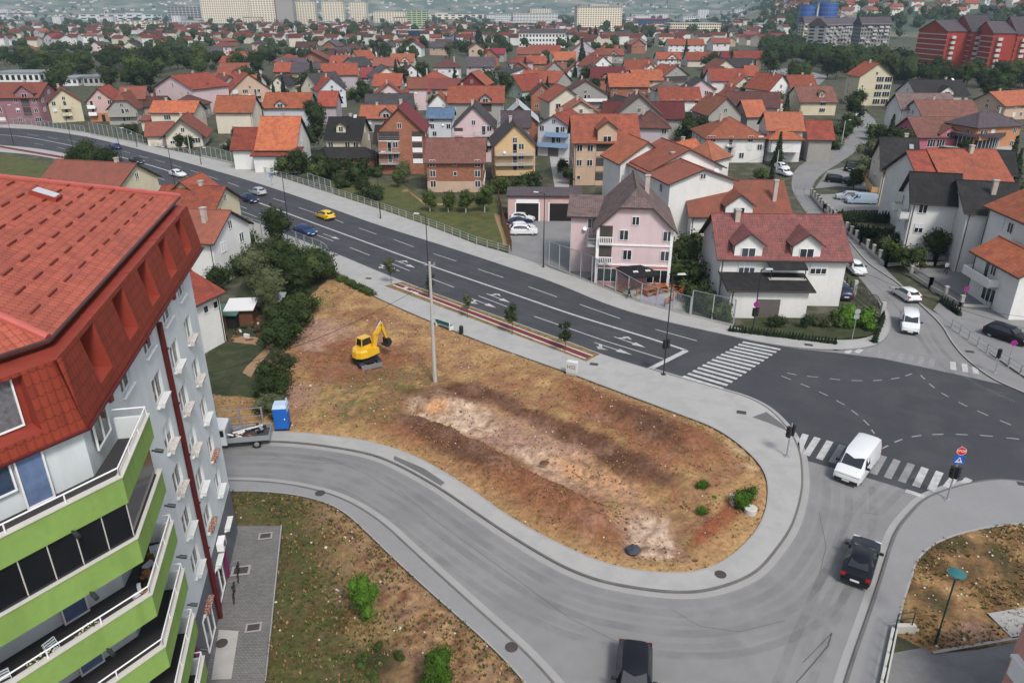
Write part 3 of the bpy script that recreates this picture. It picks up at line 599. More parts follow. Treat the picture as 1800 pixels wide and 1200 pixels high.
# balcony bands wrapping the near corner
QB = Vector((-13.02, 20.87)); RB = Vector((-14.0, 25.1)); RW = RB-OUTL*1.25
fe = QB+FD*16
def band(path, thick, z0, z1, mb, m, inward):
    """extrude a plan polyline into an upright band of given thickness (inward normals given per segment, mitred)"""
    ins = []
    for i, p in enumerate(path):
        ns = [inward[j] for j in (i-1, i) if 0 <= j < len(inward)]; n = sum(ns, Vector((0, 0)))
        n = n.normalized(); n = n/max(.3, n.dot(ns[0])); ins.append(p+n*thick)
    for i in range(len(path)-1):
        a, b_, c, d = path[i], path[i+1], ins[i+1], ins[i]
        mb.hexa([(*a, z0), (*b_, z0), (*c, z0), (*d, z0)], [(*a, z1), (*b_, z1), (*c, z1), (*d, z1)], m)
    return ins
inw = [-LD, -OUTL, -OUTF]; path = [RW, RB, QB, fe]
nfl = 7
for k in range(nfl):
    z = Z0+FH*k-.03; zt = z+1.08
    if k == 0: zt = z+1.08
    par = MB(); band(path[1:], .14, z+.06, zt, par, 0, inw[1:]); bo = par.build('balcony', AG, aLt)
    ep = MB(); e0 = RB-OUTL*.14; ep.hexa([(*RW, z+.05), (*e0, z+.05), (*(e0-LD*.12), z+.05), (*(RW-LD*.12), z+.05)], [(*RW, zt), (*e0, zt), (*(e0-LD*.12), zt), (*(RW-LD*.12), zt)]); ep.build('end_wall', AW, bo)
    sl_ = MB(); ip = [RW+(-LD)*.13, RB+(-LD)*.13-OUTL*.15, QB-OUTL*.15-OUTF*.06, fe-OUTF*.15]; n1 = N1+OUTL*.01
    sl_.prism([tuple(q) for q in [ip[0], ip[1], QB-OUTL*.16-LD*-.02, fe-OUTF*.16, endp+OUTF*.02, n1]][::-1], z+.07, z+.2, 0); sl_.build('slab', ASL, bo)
    cp = MB(); o_ = [RB+OUTL*.04+LD*.04, QB+(OUTL+OUTF).normalized()*.045, fe+OUTF*.04]; band(o_, .24, zt, zt+.045, cp, 0, inw[1:]); cp.build('parapet_cap', ACAP, bo)
    if k not in (5,):
        ra = MB(); r_ = [RW+LD*0-LD*.06, RB-LD*.06-OUTL*.07, QB-(OUTL+OUTF).normalized()*.08, fe-OUTF*.07]
        for a, b_ in zip(r_, r_[1:]): ra.bar((*a, zt+.36), (*b_, zt+.36), .028, n=6)
        for a, b_ in zip(r_[1:], r_[2:]):
            L_ = (b_-a).length; m_ = max(1, round(L_/1.7))
            for i in range(m_+1): q = a+(b_-a)*i/m_; ra.bar((*q, zt+.03), (*q, zt+.36), .025, n=6)
        ra.build('railing', WHITE, bo, uv=False)
    else:
        gz = MB()                                        # glazed-in balcony with dark panes and slim bars
        a = QB-(OUTL+OUTF).normalized()*.12; b_ = QB+FD*6.15-OUTF*.1
        gz.poly([(*a, zt+.05), (*b_, zt+.05), (*b_, z+FH+.05), (*a, z+FH+.05)], 1); c = RB-OUTL*.1-LD*.5; gz.poly([(*c, zt+.05), (*a, zt+.05), (*a, z+FH+.05), (*c, z+FH+.05)], 1)
        for i in range(8): q = a+(b_-a)*i/7+OUTF*.02; gz.bar((*q, zt+.05), (*q, z+FH+.05), .02, n=4)
        for p_, q_ in ((a, b_), (c, a)): gz.bar((*p_, zt+.1), (*q_, zt+.1), .04, m=2)
        gz.build('glazing', [ACAP, glassm('dark_glazing', (.012, .013, .018), .08), DARK], bo, uv=False)
    for s in (6.3, 13.0):
        fn = MB()                                        # green dividing fin
        a = QB+FD*s+OUTF*.02; b_ = a+FD*.42; c = b_-OUTF*1.35; d = a-OUTF*1.35
        if k < 6: fn.hexa([(*a, zt-.02), (*b_, zt-.02), (*c, zt-.02), (*d, zt-.02)], [(*a, z+FH+.05), (*b_, z+FH+.05), (*c, z+FH+.05), (*d, z+FH+.05)])
        if k < 6: fn.build('dividing_fin', AG, bo)
    # front wall windows and doors behind the balcony
    angF = math.atan2(FD.y, FD.x)+pi
    for s, w, zz, h, nm, mm in [(1.35, .95, 0, 2.1, 'balcony_door', 1), (2.4, 2.5, .85, 1.25, 'window', 2), (9.0, .95, 0, 2.1, 'balcony_door', 1), (10.2, 2.0, .85, 1.25, 'window', 1)]:
        q = N1+FD*(s+w)+OUTF*.09; inst(nm, window_mesh(w, h, mm if nm == 'window' else 0, 0, WHITE, glassm('curtained_glass', (.07, .10, .17), .2)), aLt, (q.x, q.y, z+.2+zz), angF)
    q = N1+LD*.6+OUTL*.09
    inst('window', window_mesh(1.5, 1.3, 1), aLt, (q.x, q.y, z+.85), angL)
    for s, ax in ((1.9, 0), (3.7, 1)):
        lp = MB(); bq = QB+FD*s+OUTF*.02 if ax == 0 else QB+LD*3.2+OUTL*.02; dr = OUTF if ax == 0 else OUTL
        lp.bar((*bq, z+FH+.12), (*(bq+dr*.2), z+FH+.12), .035); lp.bar((*(bq+dr*.12), z+FH+.13), (*(bq+dr*.40), z+FH+.05), .08, n=8)
        if k < 6 : lp.build('balcony_lamp', DARK, bo, uv=False)
# ---- mansard storey
ZB, ZL, ZE = 18.8, 21.4, 21.75
def isect(p, d, q, e):
    k = d.x*e.y-d.y*e.x; t = ((q.x-p.x)*e.y-(q.y-p.y)*e.x)/k; return p+d*t
def offline(n): pass
K1 = Vector((-18.75, 43.5)); K2 = Vector((-14.62, 22.2)); LM = (K1-K2).normalized(); OM = Vector((LM.y, -LM.x)); K3 = K2+FD*26
OF = Vector((-FD.y, FD.x)) if Vector((-FD.y, FD.x)).dot(OUTF) > 0 else Vector((FD.y, -FD.x))
def corner(o): return isect(K2-OM*o, LM, K2-OF*o, FD)
T2 = corner(.45); T1 = K1-OM*.45-LM*.25; T3 = K3-OF*.45
mb = MB()
Lw = (K1-K2).length
def mp(s, t_, back=0.):   # point on the mansard face; s along from K2, t 0..1 up
    b0 = K2+LM*s; tt = T2+LM*(s-(T2-K2).dot(LM)); return (b0*(1-t_)+tt*t_)-OM*back, ZB+(ZL-ZB)*t_
nich = [2.3+3.95*i for i in range(5)]; nw = 1.5
xs = [0]+[q for s in nich for q in (s, s+nw)]+[Lw]; t0, t1 = .22, .93
def quadm(s0, s1, a, b_):
    q = [mp(s0, a), mp(s1, a), mp(s1, b_), mp(s0, b_)]; mb.poly([(*p_, z_) for p_, z_ in q], 0)
for i, (x0, x1) in enumerate(zip(xs, xs[1:])):
    if i % 2: quadm(x0, x1, 0, t0); quadm(x0, x1, t1, 1)
    else: quadm(x0, x1, 0, 1)
# pointed corner piece where the face leans back
mb.poly([(*K2, ZB), (*mp(0, 1)[0], ZL), (*T2, ZL)], 0)
for s in nich:
    q = lambda s_, t_, bk: (*(mp(s_, t_)[0]-OM*bk), ZB+(ZL-ZB)*t_)
    b0, b1 = 1.35, 1.05-.1
    A = [q(s, t0, 0), q(s+nw, t0, 0), q(s+nw, t1, 0), q(s, t1, 0)]
    bx = K2+LM*s-OM*1.2; by = K2+LM*(s+nw)-OM*1.2; Bk = [(*bx, A[0][2]+.12), (*by, A[0][2]+.12), (*by, A[2][2]), (*bx, A[2][2])]
    mb.poly([A[0], A[1], Bk[1], Bk[0]], 1); mb.poly([A[0], Bk[0], Bk[3], A[3]], 1); mb.poly([A[1], A[2], Bk[2], Bk[1]], 1); mb.poly([A[3], Bk[3], Bk[2], A[2]], 1)
    mb.poly(Bk, 1)
# front mansard face with one wide window niche
def fp(s, t_): 
    b0 = K2+FD*s; tt = T2+FD*(s-(T2-K2).dot(FD)); return (*(b0*(1-t_)+tt*t_), ZB+(ZL-ZB)*t_)
fn_ = [(1.3, 4.7), (9, 12)]; xs = [0]+[q for a in fn_ for q in a]+[26]
for i, (x0, x1) in enumerate(zip(xs, xs[1:])):
    for a, b_ in ([(0, .2), (.95, 1)] if i % 2 else [(0, 1)]): mb.poly([fp(x0, a), fp(x1, a), fp(x1, b_), fp(x0, b_)][::-1], 0)
for x0, x1 in fn_:
    z0, z1 = ZB+(ZL-ZB)*.2, ZB+(ZL-ZB)*.95; a = K2+FD*x0-OF*.75; c = K2+FD*x1-OF*.75
    mb.poly([fp(x0, .2), fp(x1, .2), (*c, z0+.1), (*a, z0+.1)], 1); mb.poly([fp(x0, .2), (*a, z0+.1), (*a, z1), fp(x0, .95)], 1); mb.poly([fp(x1, .2), fp(x1, .95), (*c, z1), (*c, z0)], 1)
    mb.poly([(*a, z0), (*c, z0), (*c, z1), (*a, z1)], 1)
mb.poly([(*K1, ZB), (*T1, ZL), (*(T1-OM*8), ZL), (*(K1-OM*8), ZB)], 0)
man = mb.build('mansard', [AR, AM], aLt)
for x0, x1 in fn_:
    q = K2+FD*(x1-.15)-OF*.70; inst('window', window_mesh(x1-x0-.4, 1.75, 2, 0, WHITE, mat('lace_curtain_glass', (.13, .13, .14), .3, .5, 6)), aLt, (q.x, q.y, ZB+.68), angF)
# dark red seams and small brackets under the eave
for s in (3.0, 8.6, 14.2):
    mb = MB(); a = K2+LM*s; mb.box(a.x-.35, a.x-.1, a.y-.12, a.y+.12, ZB-.55, ZB-.02); mb.build('bracket', AM, aLt)
gt = MB(); gt.bar((*(K1+OM*.06), ZB), (*(K2+OM*.06), ZB), .07, n=6); gt.bar((*(K2+OF*.05), ZB), (*(K3+OF*.05), ZB), .07, n=6); gt.build('gutter', mat('maroon_pipe', (.075, .012, .012)), aLt, uv=False)
# ledge, upper wall, roof
E2 = Vector((-15.77, 23.19)); E1 = Vector((-19.9, 44.2))
LE = (E1-E2).normalized(); nE = Vector((-LE.y, LE.x)); nF = -OF
U2 = isect(E2+nE*.35, LE, E2+nF*.35, FD); U1 = E1+nE*.35-LE*.3; U3 = E2+nF*.35+FD*26
mb = MB(); zl = ZL
for a, b_, c, d in ((T1, T2, U2, U1), (T2, T3, U3, U2)):
    mb.hexa([(*a, zl-.06), (*b_, zl-.06), (*c, zl-.06), (*d, zl-.06)], [(*a, zl), (*b_, zl), (*c, zl-.03), (*d, zl-.03)], 0)
mb.poly([(*(U1), zl-.03), (*(U1-nE*0+nE*8), zl-.03), (*(T1+nE*8), zl-.03), (*T1, zl-.03)], 0)
for s in (4.2, 9.2, 14.4, 19): q = K2+LM*s-OM*.42; mb.bar((*q, zl+.012), (*(q-OM*.55), zl+.012), .03)
mb.build('ledge', AM, aLt)
mb = MB()
for a, b_ in ((U1, U2), (U2, U3)): mb.poly([(*a, zl-.03), (*b_, zl-.03), (*b_, ZE-.02), (*a, ZE-.02)], 0)
mb.build('upper_wall', mat('upper_wall_dark', (.10, .03, .025), .8, .1), aLt)
TH = tan(radians(22.5))
b2 = (nE-LE).normalized(); h2 = TH*b2.dot(nE); bn = (nE+nF).normalized(); hn = TH*bn.dot(nE)
RU = 7.6; farR = E1+b2*(RU/b2.dot(nE)); nearR = E2+bn*(RU/bn.dot(nE)); zr = ZE+RU*TH
mb = MB(); E3 = E2+FD*26; N3 = nearR+FD*26
mb.poly([(*E1, ZE), (*E2, ZE), (*nearR, zr), (*farR, zr)][::-1]); mb.poly([(*E2, ZE), (*E3, ZE), (*N3, zr), (*nearR, zr)][::-1])
w1 = E1+nE*16; mb.poly([(*w1, ZE), (*E1, ZE), (*farR, zr)][::-1])
for a, b_ in ((E1, E2), (E2, E3)): mb.poly([(*a, ZE), (*b_, ZE), (*b_, ZE-.16), (*a, ZE-.16)])
rf = mb.build('roof', AT, aLt)
mb = MB()
for a, b_ in (((*E1, ZE+.04), (*farR, zr+.04)), ((*E2, ZE+.04), (*nearR, zr+.04)), ((*farR, zr+.04), (*nearR, zr+.04)), ((*nearR, zr+.04), (*N3, zr+.04))): mb.bar(a, b_, .15, n=8)
mb.build('ridge_cap', AH, rf, smooth=True)
mb = MB()
for a, b_ in ((E1, E2), (E2, E3)): mb.bar((*(a-nE*.04), ZE-.05), (*(b_-nE*.04), ZE-.05), .075, n=6)
mb.build('eave_gutter', mat('roof_gutter', (.06, .03, .03), .5), rf, uv=False)
LM_ = (E1-E2).length
sg = MB(); n_ = 0
for r in range(9):
    up = .95+r*.83; s = 1.0+(r % 2)*.8
    while s < LM_-up*.9-.3:
        a = E2+LE*(s+(up*.45))+nE*up; 
        if a.dot(LE) < farR.dot(LE)+ (RU-up):
            z = ZE+up*TH+.09; q = a+LE*.85; sg.bar((*a, z-.04), (*q, z-.04), .05)
        s += 1.72
o = sg.build('snow_guards', mat('snow_guard', (.16, .035, .025), .6), rf, uv=False); o['kind'] = 'stuff'
mb = MB(); a = E2+LE*14.2+nE*4.4; z = ZE+4.4*TH
mb.M = Matrix.Translation((a.x, a.y, z+.16)) @ Matrix.Rotation(math.atan2(LE.y, LE.x), 4, 'Z') @ Matrix.Rotation(radians(22.5), 4, 'X')
mb.box(-.45, .45, -.6, .6, -.15, .06); mb.box(-.36, .36, -.5, .5, .06, .08, 1); mb.build('skylight', [AM, glassm('skylight_glass', (.35, .36, .38))], rf)
# ================================================================ HOUSES
FP = []; NEARLBL = []
RAIL = mat('balcony_rail', (.30, .30, .30), .6, .1); LOGG = mat('loggia_shade', (.055, .048, .045), .8, .3)  # dark loggia tone stands for shade inside openings that have no depth
def roof_parts(mb, w, D, h, kind, rise, ov, th=.2):
    def slab(pts):
        top = [Vector(p) for p in pts]; mb.hexa([p-Vector((0, 0, th)) for p in top], top, 1, 0)
    if kind in 'EX':
        k = rise/(D/2); e = h-ov*k+.12; r = h+rise+.12
        slab([(-ov, -ov, e), (w+ov, -ov, e), (w+ov, D/2, r), (-ov, D/2, r)]); slab([(-ov, D/2, r), (w+ov, D/2, r), (w+ov, D+ov, e), (-ov, D+ov, e)])
        mb.bar((-ov, D/2, r+.02), (w+ov, D/2, r+.02), .11, 0)
    elif kind == 'G':
        k = rise/(w/2); e = h-ov*k+.12; r = h+rise+.12
        slab([(-ov, -ov, e), (w/2, -ov, r), (w/2, D+ov, r), (-ov, D+ov, e)][::1]); slab([(w/2, -ov, r), (w+ov, -ov, e), (w+ov, D+ov, e), (w/2, D+ov, r)])
        mb.bar((w/2, -ov, r+.02), (w/2, D+ov, r+.02), .11, 0)
    elif kind == 'J':      # half-hipped gable to the front
        k = rise/(w/2); e = h-ov*k+.12; r = h+rise+.12; f = .62; zc = e+(r-e)*f; xl = -ov+(w/2+ov)*f; xr = w-xl; yb = (w/2-xl)*.9
        slab([(-ov, -ov, e), (xl, -ov, zc), (w/2, yb, r), (w/2, D+ov, r), (-ov, D+ov, e)]); slab([(w+ov, -ov, e), (w+ov, D+ov, e), (w/2, D+ov, r), (w/2, yb, r), (xr, -ov, zc)]); slab([(xl, -ov, zc), (xr, -ov, zc), (w/2, yb, r)])
        mb.bar((w/2, yb, r+.02), (w/2, D+ov, r+.02), .11, 0)
    elif kind == 'H':
        m = min(w, D)/2; e = h+.12-ov*rise/m; r = h+rise+.12; a, b_, c, d = (-ov, -ov, e), (w+ov, -ov, e), (w+ov, D+ov, e), (-ov, D+ov, e)
        if w >= D: p, q = (m, D/2, r), (w-m, D/2, r)
        else: p, q = (w/2, m, r), (w/2, D-m, r)
        if w-2*m < .05 and D-2*m < .05: p = q = (w/2, D/2, r)
        for s in (([a, b_, q, p], [c, d, p, q], [d, a, p], [b_, c, q]) if w >= D else ([a, b_, p], [b_, c, q, p], [c, d, q], [d, a, p, q])):
            s2 = [s[0]]
            for z in s[1:]:
                if z != s2[-1]: s2.append(z)
            slab(s2)
        for u, v in ((a, p), (b_, q if w >= D else p), (p, q)):
            if u != v: mb.bar(u, v, .1, 0)
    elif kind == 'S':
        slab([(-ov, -ov, h+.1), (w+ov, -ov, h+.1), (w+ov, D, h+rise+.1), (-ov, D, h+rise+.1)])
    elif kind == 'F':
        mb.box(-ov, w+ov, -ov, D+ov, h, h+.3, 1, 0)
def volume(root, M, w, D, h, kind, rise, wm, rm, ov=.55, fl=None, lf=None, rt=None, chim=(), cross=(), dorm=(), z0=0., wall2=None, att=1, detail=2, part='wall', name_far=0, bal='solid', shp=.25, rng=None, sky=()):
    rng = rng or random
    mb = MB(M); wh = h
    if kind == 'F' : wh = h+.05
    mb.box(0, w, 0, D, z0, wh, 0)
    if wall2: mb.box(-.03, w+.03, -.03, D+.03, z0, wall2[1], 1)
    if kind in 'EX': 
        for x in (0, w): mb.poly([(x, 0, h), (x, D, h), (x, D/2, h+rise)], 0)
    if kind in 'G': 
        for y in (0, D): mb.poly([(0, y, h), (w, y, h), (w/2, y, h+rise)], 0)
    if kind == 'J':
        f = .6; mb.poly([(0, 0, h), (w, 0, h), (w-w/2*f, 0, h+rise*f), (w/2*f, 0, h+rise*f)], 0); mb.poly([(0, D, h), (w, D, h), (w/2, D, h+rise)], 0)
    if kind == 'S':
        for x in (0, w): mb.poly([(x, 0, h), (x, D, h), (x, D, h+rise)], 0)
    for (f0, f1, pk) in cross:
        x0, x1 = f0*w, f1*w; rr = pk; hb = max(0, rr-(x1-x0)/2*.75); mb.box(x0, x1, -.04, .5, h-.3, h+hb, 0); mb.poly([(x0, -.04, h+hb), (x1, -.04, h+hb), ((x0+x1)/2, -.04, h+rr)], 0)
        mb.poly([(x0, -.04, h+hb), (x0, 3, h+hb), (x0, 3, h-.3), (x0, -.04, h-.3)]); mb.poly([(x1, -.04, h+hb), (x1, 3, h+hb), (x1, 3, h-.3), (x1, -.04, h-.3)])
    wall = mb.build(part, [wm, wall2[0] if wall2 else wm], root)
    mb = MB(M); roof_parts(mb, w, D, h, kind, rise, ov)
    k = rise/(D/2) if kind in 'EX' else (.5)
    for (f0, f1, pk) in cross:
        x0, x1 = f0*w, f1*w; rr = pk; hb = max(0, rr-(x1-x0)/2*.75); xm = (x0+x1)/2; yb = min(D/2, rr/max(k, .1)); e = h+hb-.35*.75+.16
        for s in (-1, 1):
            xe = x0-.35 if s < 0 else x1+.35; T = [Vector((xe, -.5, e)), Vector((xm, -.5, h+rr+.16)), Vector((xm, yb, h+rr+.16)), Vector((xe, max(.3, yb*hb/max(rr, .1)), e))]
            if s > 0: T = T[::-1]
            mb.hexa([p-Vector((0, 0, .16)) for p in T], T, 1, 0)
    roof = mb.build('roof', [rm, FASC], root)
    if kind in 'EHS' and w > 5 and not name_far:
        k2 = rise/(D/2) if kind == 'E' else .5; ze = h-ov*(k2 if kind == 'E' else (rise/(min(w, D)/2) if kind == 'H' else 0))
        g_ = MB(M); g_.bar((-ov, -ov-.05, ze), (w+ov, -ov-.05, ze), .07, n=6); g_.build('gutter', FASC, roof, uv=False)
        g_ = MB(M); xx = .25 if M.translation.x+root.location.x > 0 else w-.25; g_.bar((xx, -.08, z0+.1), (xx, -.08, h-.4), .05, n=5); g_.bar((xx, -.08, h-.4), (xx, -ov, ze-.05), .05, n=5); g_.build('downpipe', FASC, root, uv=False)
    if rng.random() < .16:
        g_ = MB(M @ Matrix.Translation((w*rng.uniform(.15, .85), -.25, h-rng.uniform(.9, 1.8))) @ Matrix.Rotation(-.5, 4, 'X')); g_.lathe([(0, .05), (.2, .02), (.3, -.05)], n=12, ax='y'); g_.bar((0, .05, 0), (0, .3, -.1), .03); g_.build('satellite_dish', WHITE, root, uv=False)
    for fx, fy in chim:
        c = MB(M); x, y = fx*w, fy*D; zt = h+rise+.75; zb = h+.4 if kind != 'F' else h; c.box(x-.28, x+.28, y-.28, y+.28, zb, zt, 0); c.box(x-.36, x+.36, y-.36, y+.36, zt, zt+.12, 1); c.build('chimney', [CHIM, CONC], roof, uv=False)
    for (fx, fy) in sky:
        c = MB(M); x, y = fx*w, fy*D; z = h+k*y+.16; c.hexa([(x-.35, y-.5, z-.5*k), (x+.35, y-.5, z-.5*k), (x+.35, y+.5, z+.5*k), (x-.35, y+.5, z+.5*k)], [(x-.35, y-.55, z-.5*k+.1), (x+.35, y-.55, z-.5*k+.1), (x+.35, y+.45, z+.5*k+.1), (x-.35, y+.45, z+.5*k+.1)], 0, 1); c.build('skylight', [FASC, glassm('skylight_glass', (.35, .36, .38))], roof, uv=False)
    for (fx, ww) in dorm:
        x = fx*w; y0 = D*.13; zb = h+k*y0+.05; dz = 1.5; c = MB(M); c.box(x-ww/2, x+ww/2, y0, y0+dz/k, zb-.2, zb+dz, 0); c.poly([(x-ww/2, y0, zb+dz), (x+ww/2, y0, zb+dz), (x, y0, zb+dz+ww*.38)], 0); dm = c.build('dormer', [wm], roof)
        c = MB(M); z1 = zb+dz+ww*.38+.12; yb = y0+(dz+ww*.38)/k
        for s in (-1, 1):
            T = [Vector((x+s*(ww/2+.35), y0-.45, zb+dz-.13)), Vector((x, y0-.45, z1)), Vector((x, yb, z1)), Vector((x+s*(ww/2+.35), y0+(dz-.1)/k, zb+dz-.13))]
            if s > 0: T = T[::-1]
            c.hexa([p-Vector((0, 0, .13)) for p in T], T, 1, 0)
        c.build('dormer_roof', [rm, FASC], dm); p = M @ Vector((x-.5, y0-.02, zb+.25)); wo = inst('window', window_mesh(1.0, 1.1, 1), dm, p, rz_of(M))
    def face(pat, L, org, ang, n):
        if not pat: return
        nf = len(pat); fh = (h-z0)/nf if kind != 'F' or nf else 3; Mf = M @ Matrix.Translation(org) @ Matrix.Rotation(ang, 4, 'Z'); rz = rz_of(Mf)
        for i, row in enumerate(pat):
            zf = z0+fh*i; sl = L/max(1, len(row)); j = 0
            while j < len(row):
                c = row[j]; cx = sl*(j+.5)
                def win(x, ww, zz, hh, nm='window', sh=0, m=1):
                    p = Mf @ Vector((x-ww/2, -.03 if c not in 'L' else .0, zz)); inst(nm, window_mesh(ww, hh, m, sh), root, p, rz)
                sh = rng.choice([.5, .8, 1.]) if rng.random() < shp else 0
                if c == 'w': win(cx, 1.1, zf+.95, 1.3, sh=sh)
                elif c == 's': win(cx, .7, zf+1.2, .8, m=0)
                elif c == 'W': win(cx, 1.9, zf+.95, 1.3, m=2, sh=sh)
                elif c == 'V': win(cx, min(2.6, sl*.88), zf+.5, 1.8, m=2)
                elif c == 'y': pass
                elif c == 'D': p = Mf @ Vector((cx-.5, -.05, zf)); inst('door', window_mesh(1.0, 2.1, 0, 0, WOOD), root, p, rz)
                elif c == 'g': 
                    g_ = MB(Mf); g_.box(cx-1.3, cx+1.3, -.06, 0, zf, zf+2.3, 0); g_.build('garage_door', mat('garage_door', (.10, .09, .085), .6, .1, 2), root)
                elif c in 'bBlL':
                    j1 = j
                    while j1+1 < len(row) and row[j1+1] == c: j1 += 1
                    x0, x1 = sl*j+.15, sl*(j1+1)-.15
                    b_ = MB(Mf)
                    if c in 'bB':
                        b_.box(x0, x1, -1.15, 0, zf-.1, zf+.06, 0)
                        if c == 'B': 
                            for a0, a1, c0, c1 in ((x0, x1, -1.2, -1.1), (x0, x0+.1, -1.1, 0), (x1-.1, x1, -1.1, 0)): b_.box(a0, a1, c0, c1, zf-.1, zf+.95, 1)
                        else:
                            for z in (.5, .95): b_.bar((x0, -1.12, zf+z), (x1, -1.12, zf+z), .035, 2); b_.bar((x0, -1.12, zf+z), (x0, 0, zf+z), .035, 2); b_.bar((x1, -1.12, zf+z), (x1, 0, zf+z), .035, 2)
                            q = x0
                            while q < x1: b_.box(q, q+.03, -1.14, -1.11, zf, zf+.95, 2); q += .3
                        b_.build('balcony', [CONC, bal if not isinstance(bal, str) else wm, RAIL], root, uv=False)
                    else:       # loggia: flat dark panel painted as the shade of a recess, plus parapet
                        b_.box(x0, x1, -.03, .0, zf+.05, zf+fh-.25, 0); b_.box(x0, x1, -.14, -.03, zf, zf+(.95 if c == 'L' else .15), 1)
                        if c == 'l': 
                            for z in (.5, .9): b_.bar((x0, -.1, zf+z), (x1, -.1, zf+z), .03, 2)
                        b_.build('loggia', [LOGG, bal if not isinstance(bal, str) else wm, RAIL], root, uv=False)
                    if c in 'bB':
                        p = Mf @ Vector(((x0+x1)/2-.45, -.03, zf+.05)); inst('balcony_door', window_mesh(.9, 2.1, 0), root, p, rz)
                        if x1-x0 > 3: p = Mf @ Vector(((x0+x1)/2+.7, -.03, zf+.95)); inst('window', window_mesh(1.1, 1.2, 1), root, p, rz)
                    j = j1
                j += 1
        if att and ((ang == 0 and kind in 'GJ') or (ang != 0 and kind in 'EX')) and rise > 1.6:
            zz = h+.35; p = Mf @ Vector((L/2-.45, -.03, zz)); inst('window', window_mesh(.9, min(1.1, rise*.45), 1), root, p, rz)
    face(fl, w, (0, 0, 0), 0, 0); face(lf, D, (0, D, 0), -pi/2, 1); face(rt, D, (w, 0, 0), pi/2, 1)
    for (f0, f1, pk) in cross:
        if pk > 1.9: ws = 1.6 if (f1-f0)*w > 2.9 else 1.0; p = M @ Vector(((f0+f1)/2*w-ws/2, -.08, h-.25)); inst('window', window_mesh(ws, 1.3, 1), root, p, rz_of(M))
    return wall
def rz_of(M): v = M.to_3x3() @ Vector((1, 0, 0)); return math.atan2(v.y, v.x)
def pat(w, h, rng, z0=0):
    nf = max(1, round((h-z0)/2.95)); n = max(2, int(w/3.0)); rows = []
    base = [rng.choice('ww.w') for _ in range(n)]; 
    if not any(c != '.' for c in base): base[0] = 'w'
    bl = rng.random(); j = rng.randrange(n)
    for i in range(nf):
        r = list(base)
        if i == 0 and rng.random() < .5: r[rng.randrange(n)] = rng.choice('Dg')
        elif i > 0 and bl < .5: r[j] = 'b' if bl < .2 else 'B'
        rows.append(''.join(r))
    return rows
def frame(A, B, h, base=None):
    """facade line from two eave pixels; h <= 20 is an eave height, larger is the pixel row of the wall's foot"""
    if h > 20:
        g = G((A[0]+B[0])/2, h, 0); h = zat(g.x, g.y, (A[1]+B[1])/2); h = max(2.3, min(h, 14))
    a = G(A[0], A[1], h); b_ = G(B[0], B[1], h); w = (b_-a).length; an = math.atan2(b_.y-a.y, b_.x-a.x)
    return a, b_, w, an, h
HOUSES = []
def house(label, A, B, h, kind, yr, wall, roof, D=None, pitch=30, short=None, **o):
    a, b_, w, an, h = frame(A, B, h); rng = random.Random(int(A[0]*7+A[1]))
    M = Matrix.Rotation(0, 4, 'Z'); back = Vector((-sin(an), cos(an)))
    tp = tan(radians(pitch))
    mx, my = (a.x+b_.x)/2, (a.y+b_.y)/2
    if kind in 'EXHS':
        if D is None and yr is None: D = 10
        if D is None:
            D = 6.
            for i in range(120):
                D = 5+i*.1; p = P(mx+back.x*D/2, my+back.y*D/2, h+D/2*tp)
                if p[1] < yr: break
            D = min(D, 14)
        rise = D/2*tp if kind != 'H' else min(w, D)/2*tp
        if o.get('rise'): rise = o.pop('rise')
    elif kind in 'GJ':
        if o.get('rise'): o.pop('rise')
        rise = max(1.2, zat(mx, my, yr)-h-.1) if yr else w/2*tp; rise = min(rise, w*.48); D = D or 11
    else: rise = .3; D = D or 8
    if kind == 'J': rise = min(rise*1.0, w*.5)
    root = thing(o.pop('name', 'house'), label, o.pop('cat', 'house'), (a.x, a.y, 0), an, o.pop('group', None))
    wings = o.pop('wings', ())
    if 'fl' not in o and kind != 'F': o['fl'] = pat(w, h, rng)
    side = [''.join(rng.choice('w.') for _ in range(max(2, int(D/3.5)))) for _ in range(max(1, round(h/2.95)))]
    if mx > 0: o.setdefault('lf', side)
    else: o.setdefault('rt', side)
    if 'chim' not in o: o['chim'] = ((rng.uniform(.2, .8), .52),) if kind in 'EXH' else ((.45, rng.uniform(.3, .7)),)
    wm = wall if not isinstance(wall, str) else Wm[wall]; rm = R[roof] if isinstance(roof, str) else roof
    if o.get('wall2') and o['wall2'][1] == 0: o['wall2'] = (Wm['peach'] if wall == 'brick' else Wm['rosedeep'], h*.36 if wall == 'rose' else h*.36)
    volume(root, M, w, D, h, kind, rise, wm, rm, rng=rng, **o)
    for wg in wings:      # (x0,y0,w,D,h,kind,rise,wall,roof,opts) in metres of the house frame
        x0, y0, ww, dd, hh, kk, ri, wl, ro = wg[:9]; oo = dict(wg[9]) if len(wg) > 9 else {}
        volume(root, Matrix.Translation((x0, y0, 0)), ww, dd, hh, kk, ri, Wm[wl], R[ro], part='wing_wall', rng=rng, **oo)
    c = Vector((mx+back.x*D/2, my+back.y*D/2)); FP.append((c.x, c.y, max(w, D)*.5+.8, an, w, D))
    NEARLBL.append((root, short or label)); HOUSES.append(root); return root, w, D, h, an
def hz(bx, by, ty): g = G(bx, by, 0); return zat(g.x, g.y, ty)
Hh = house
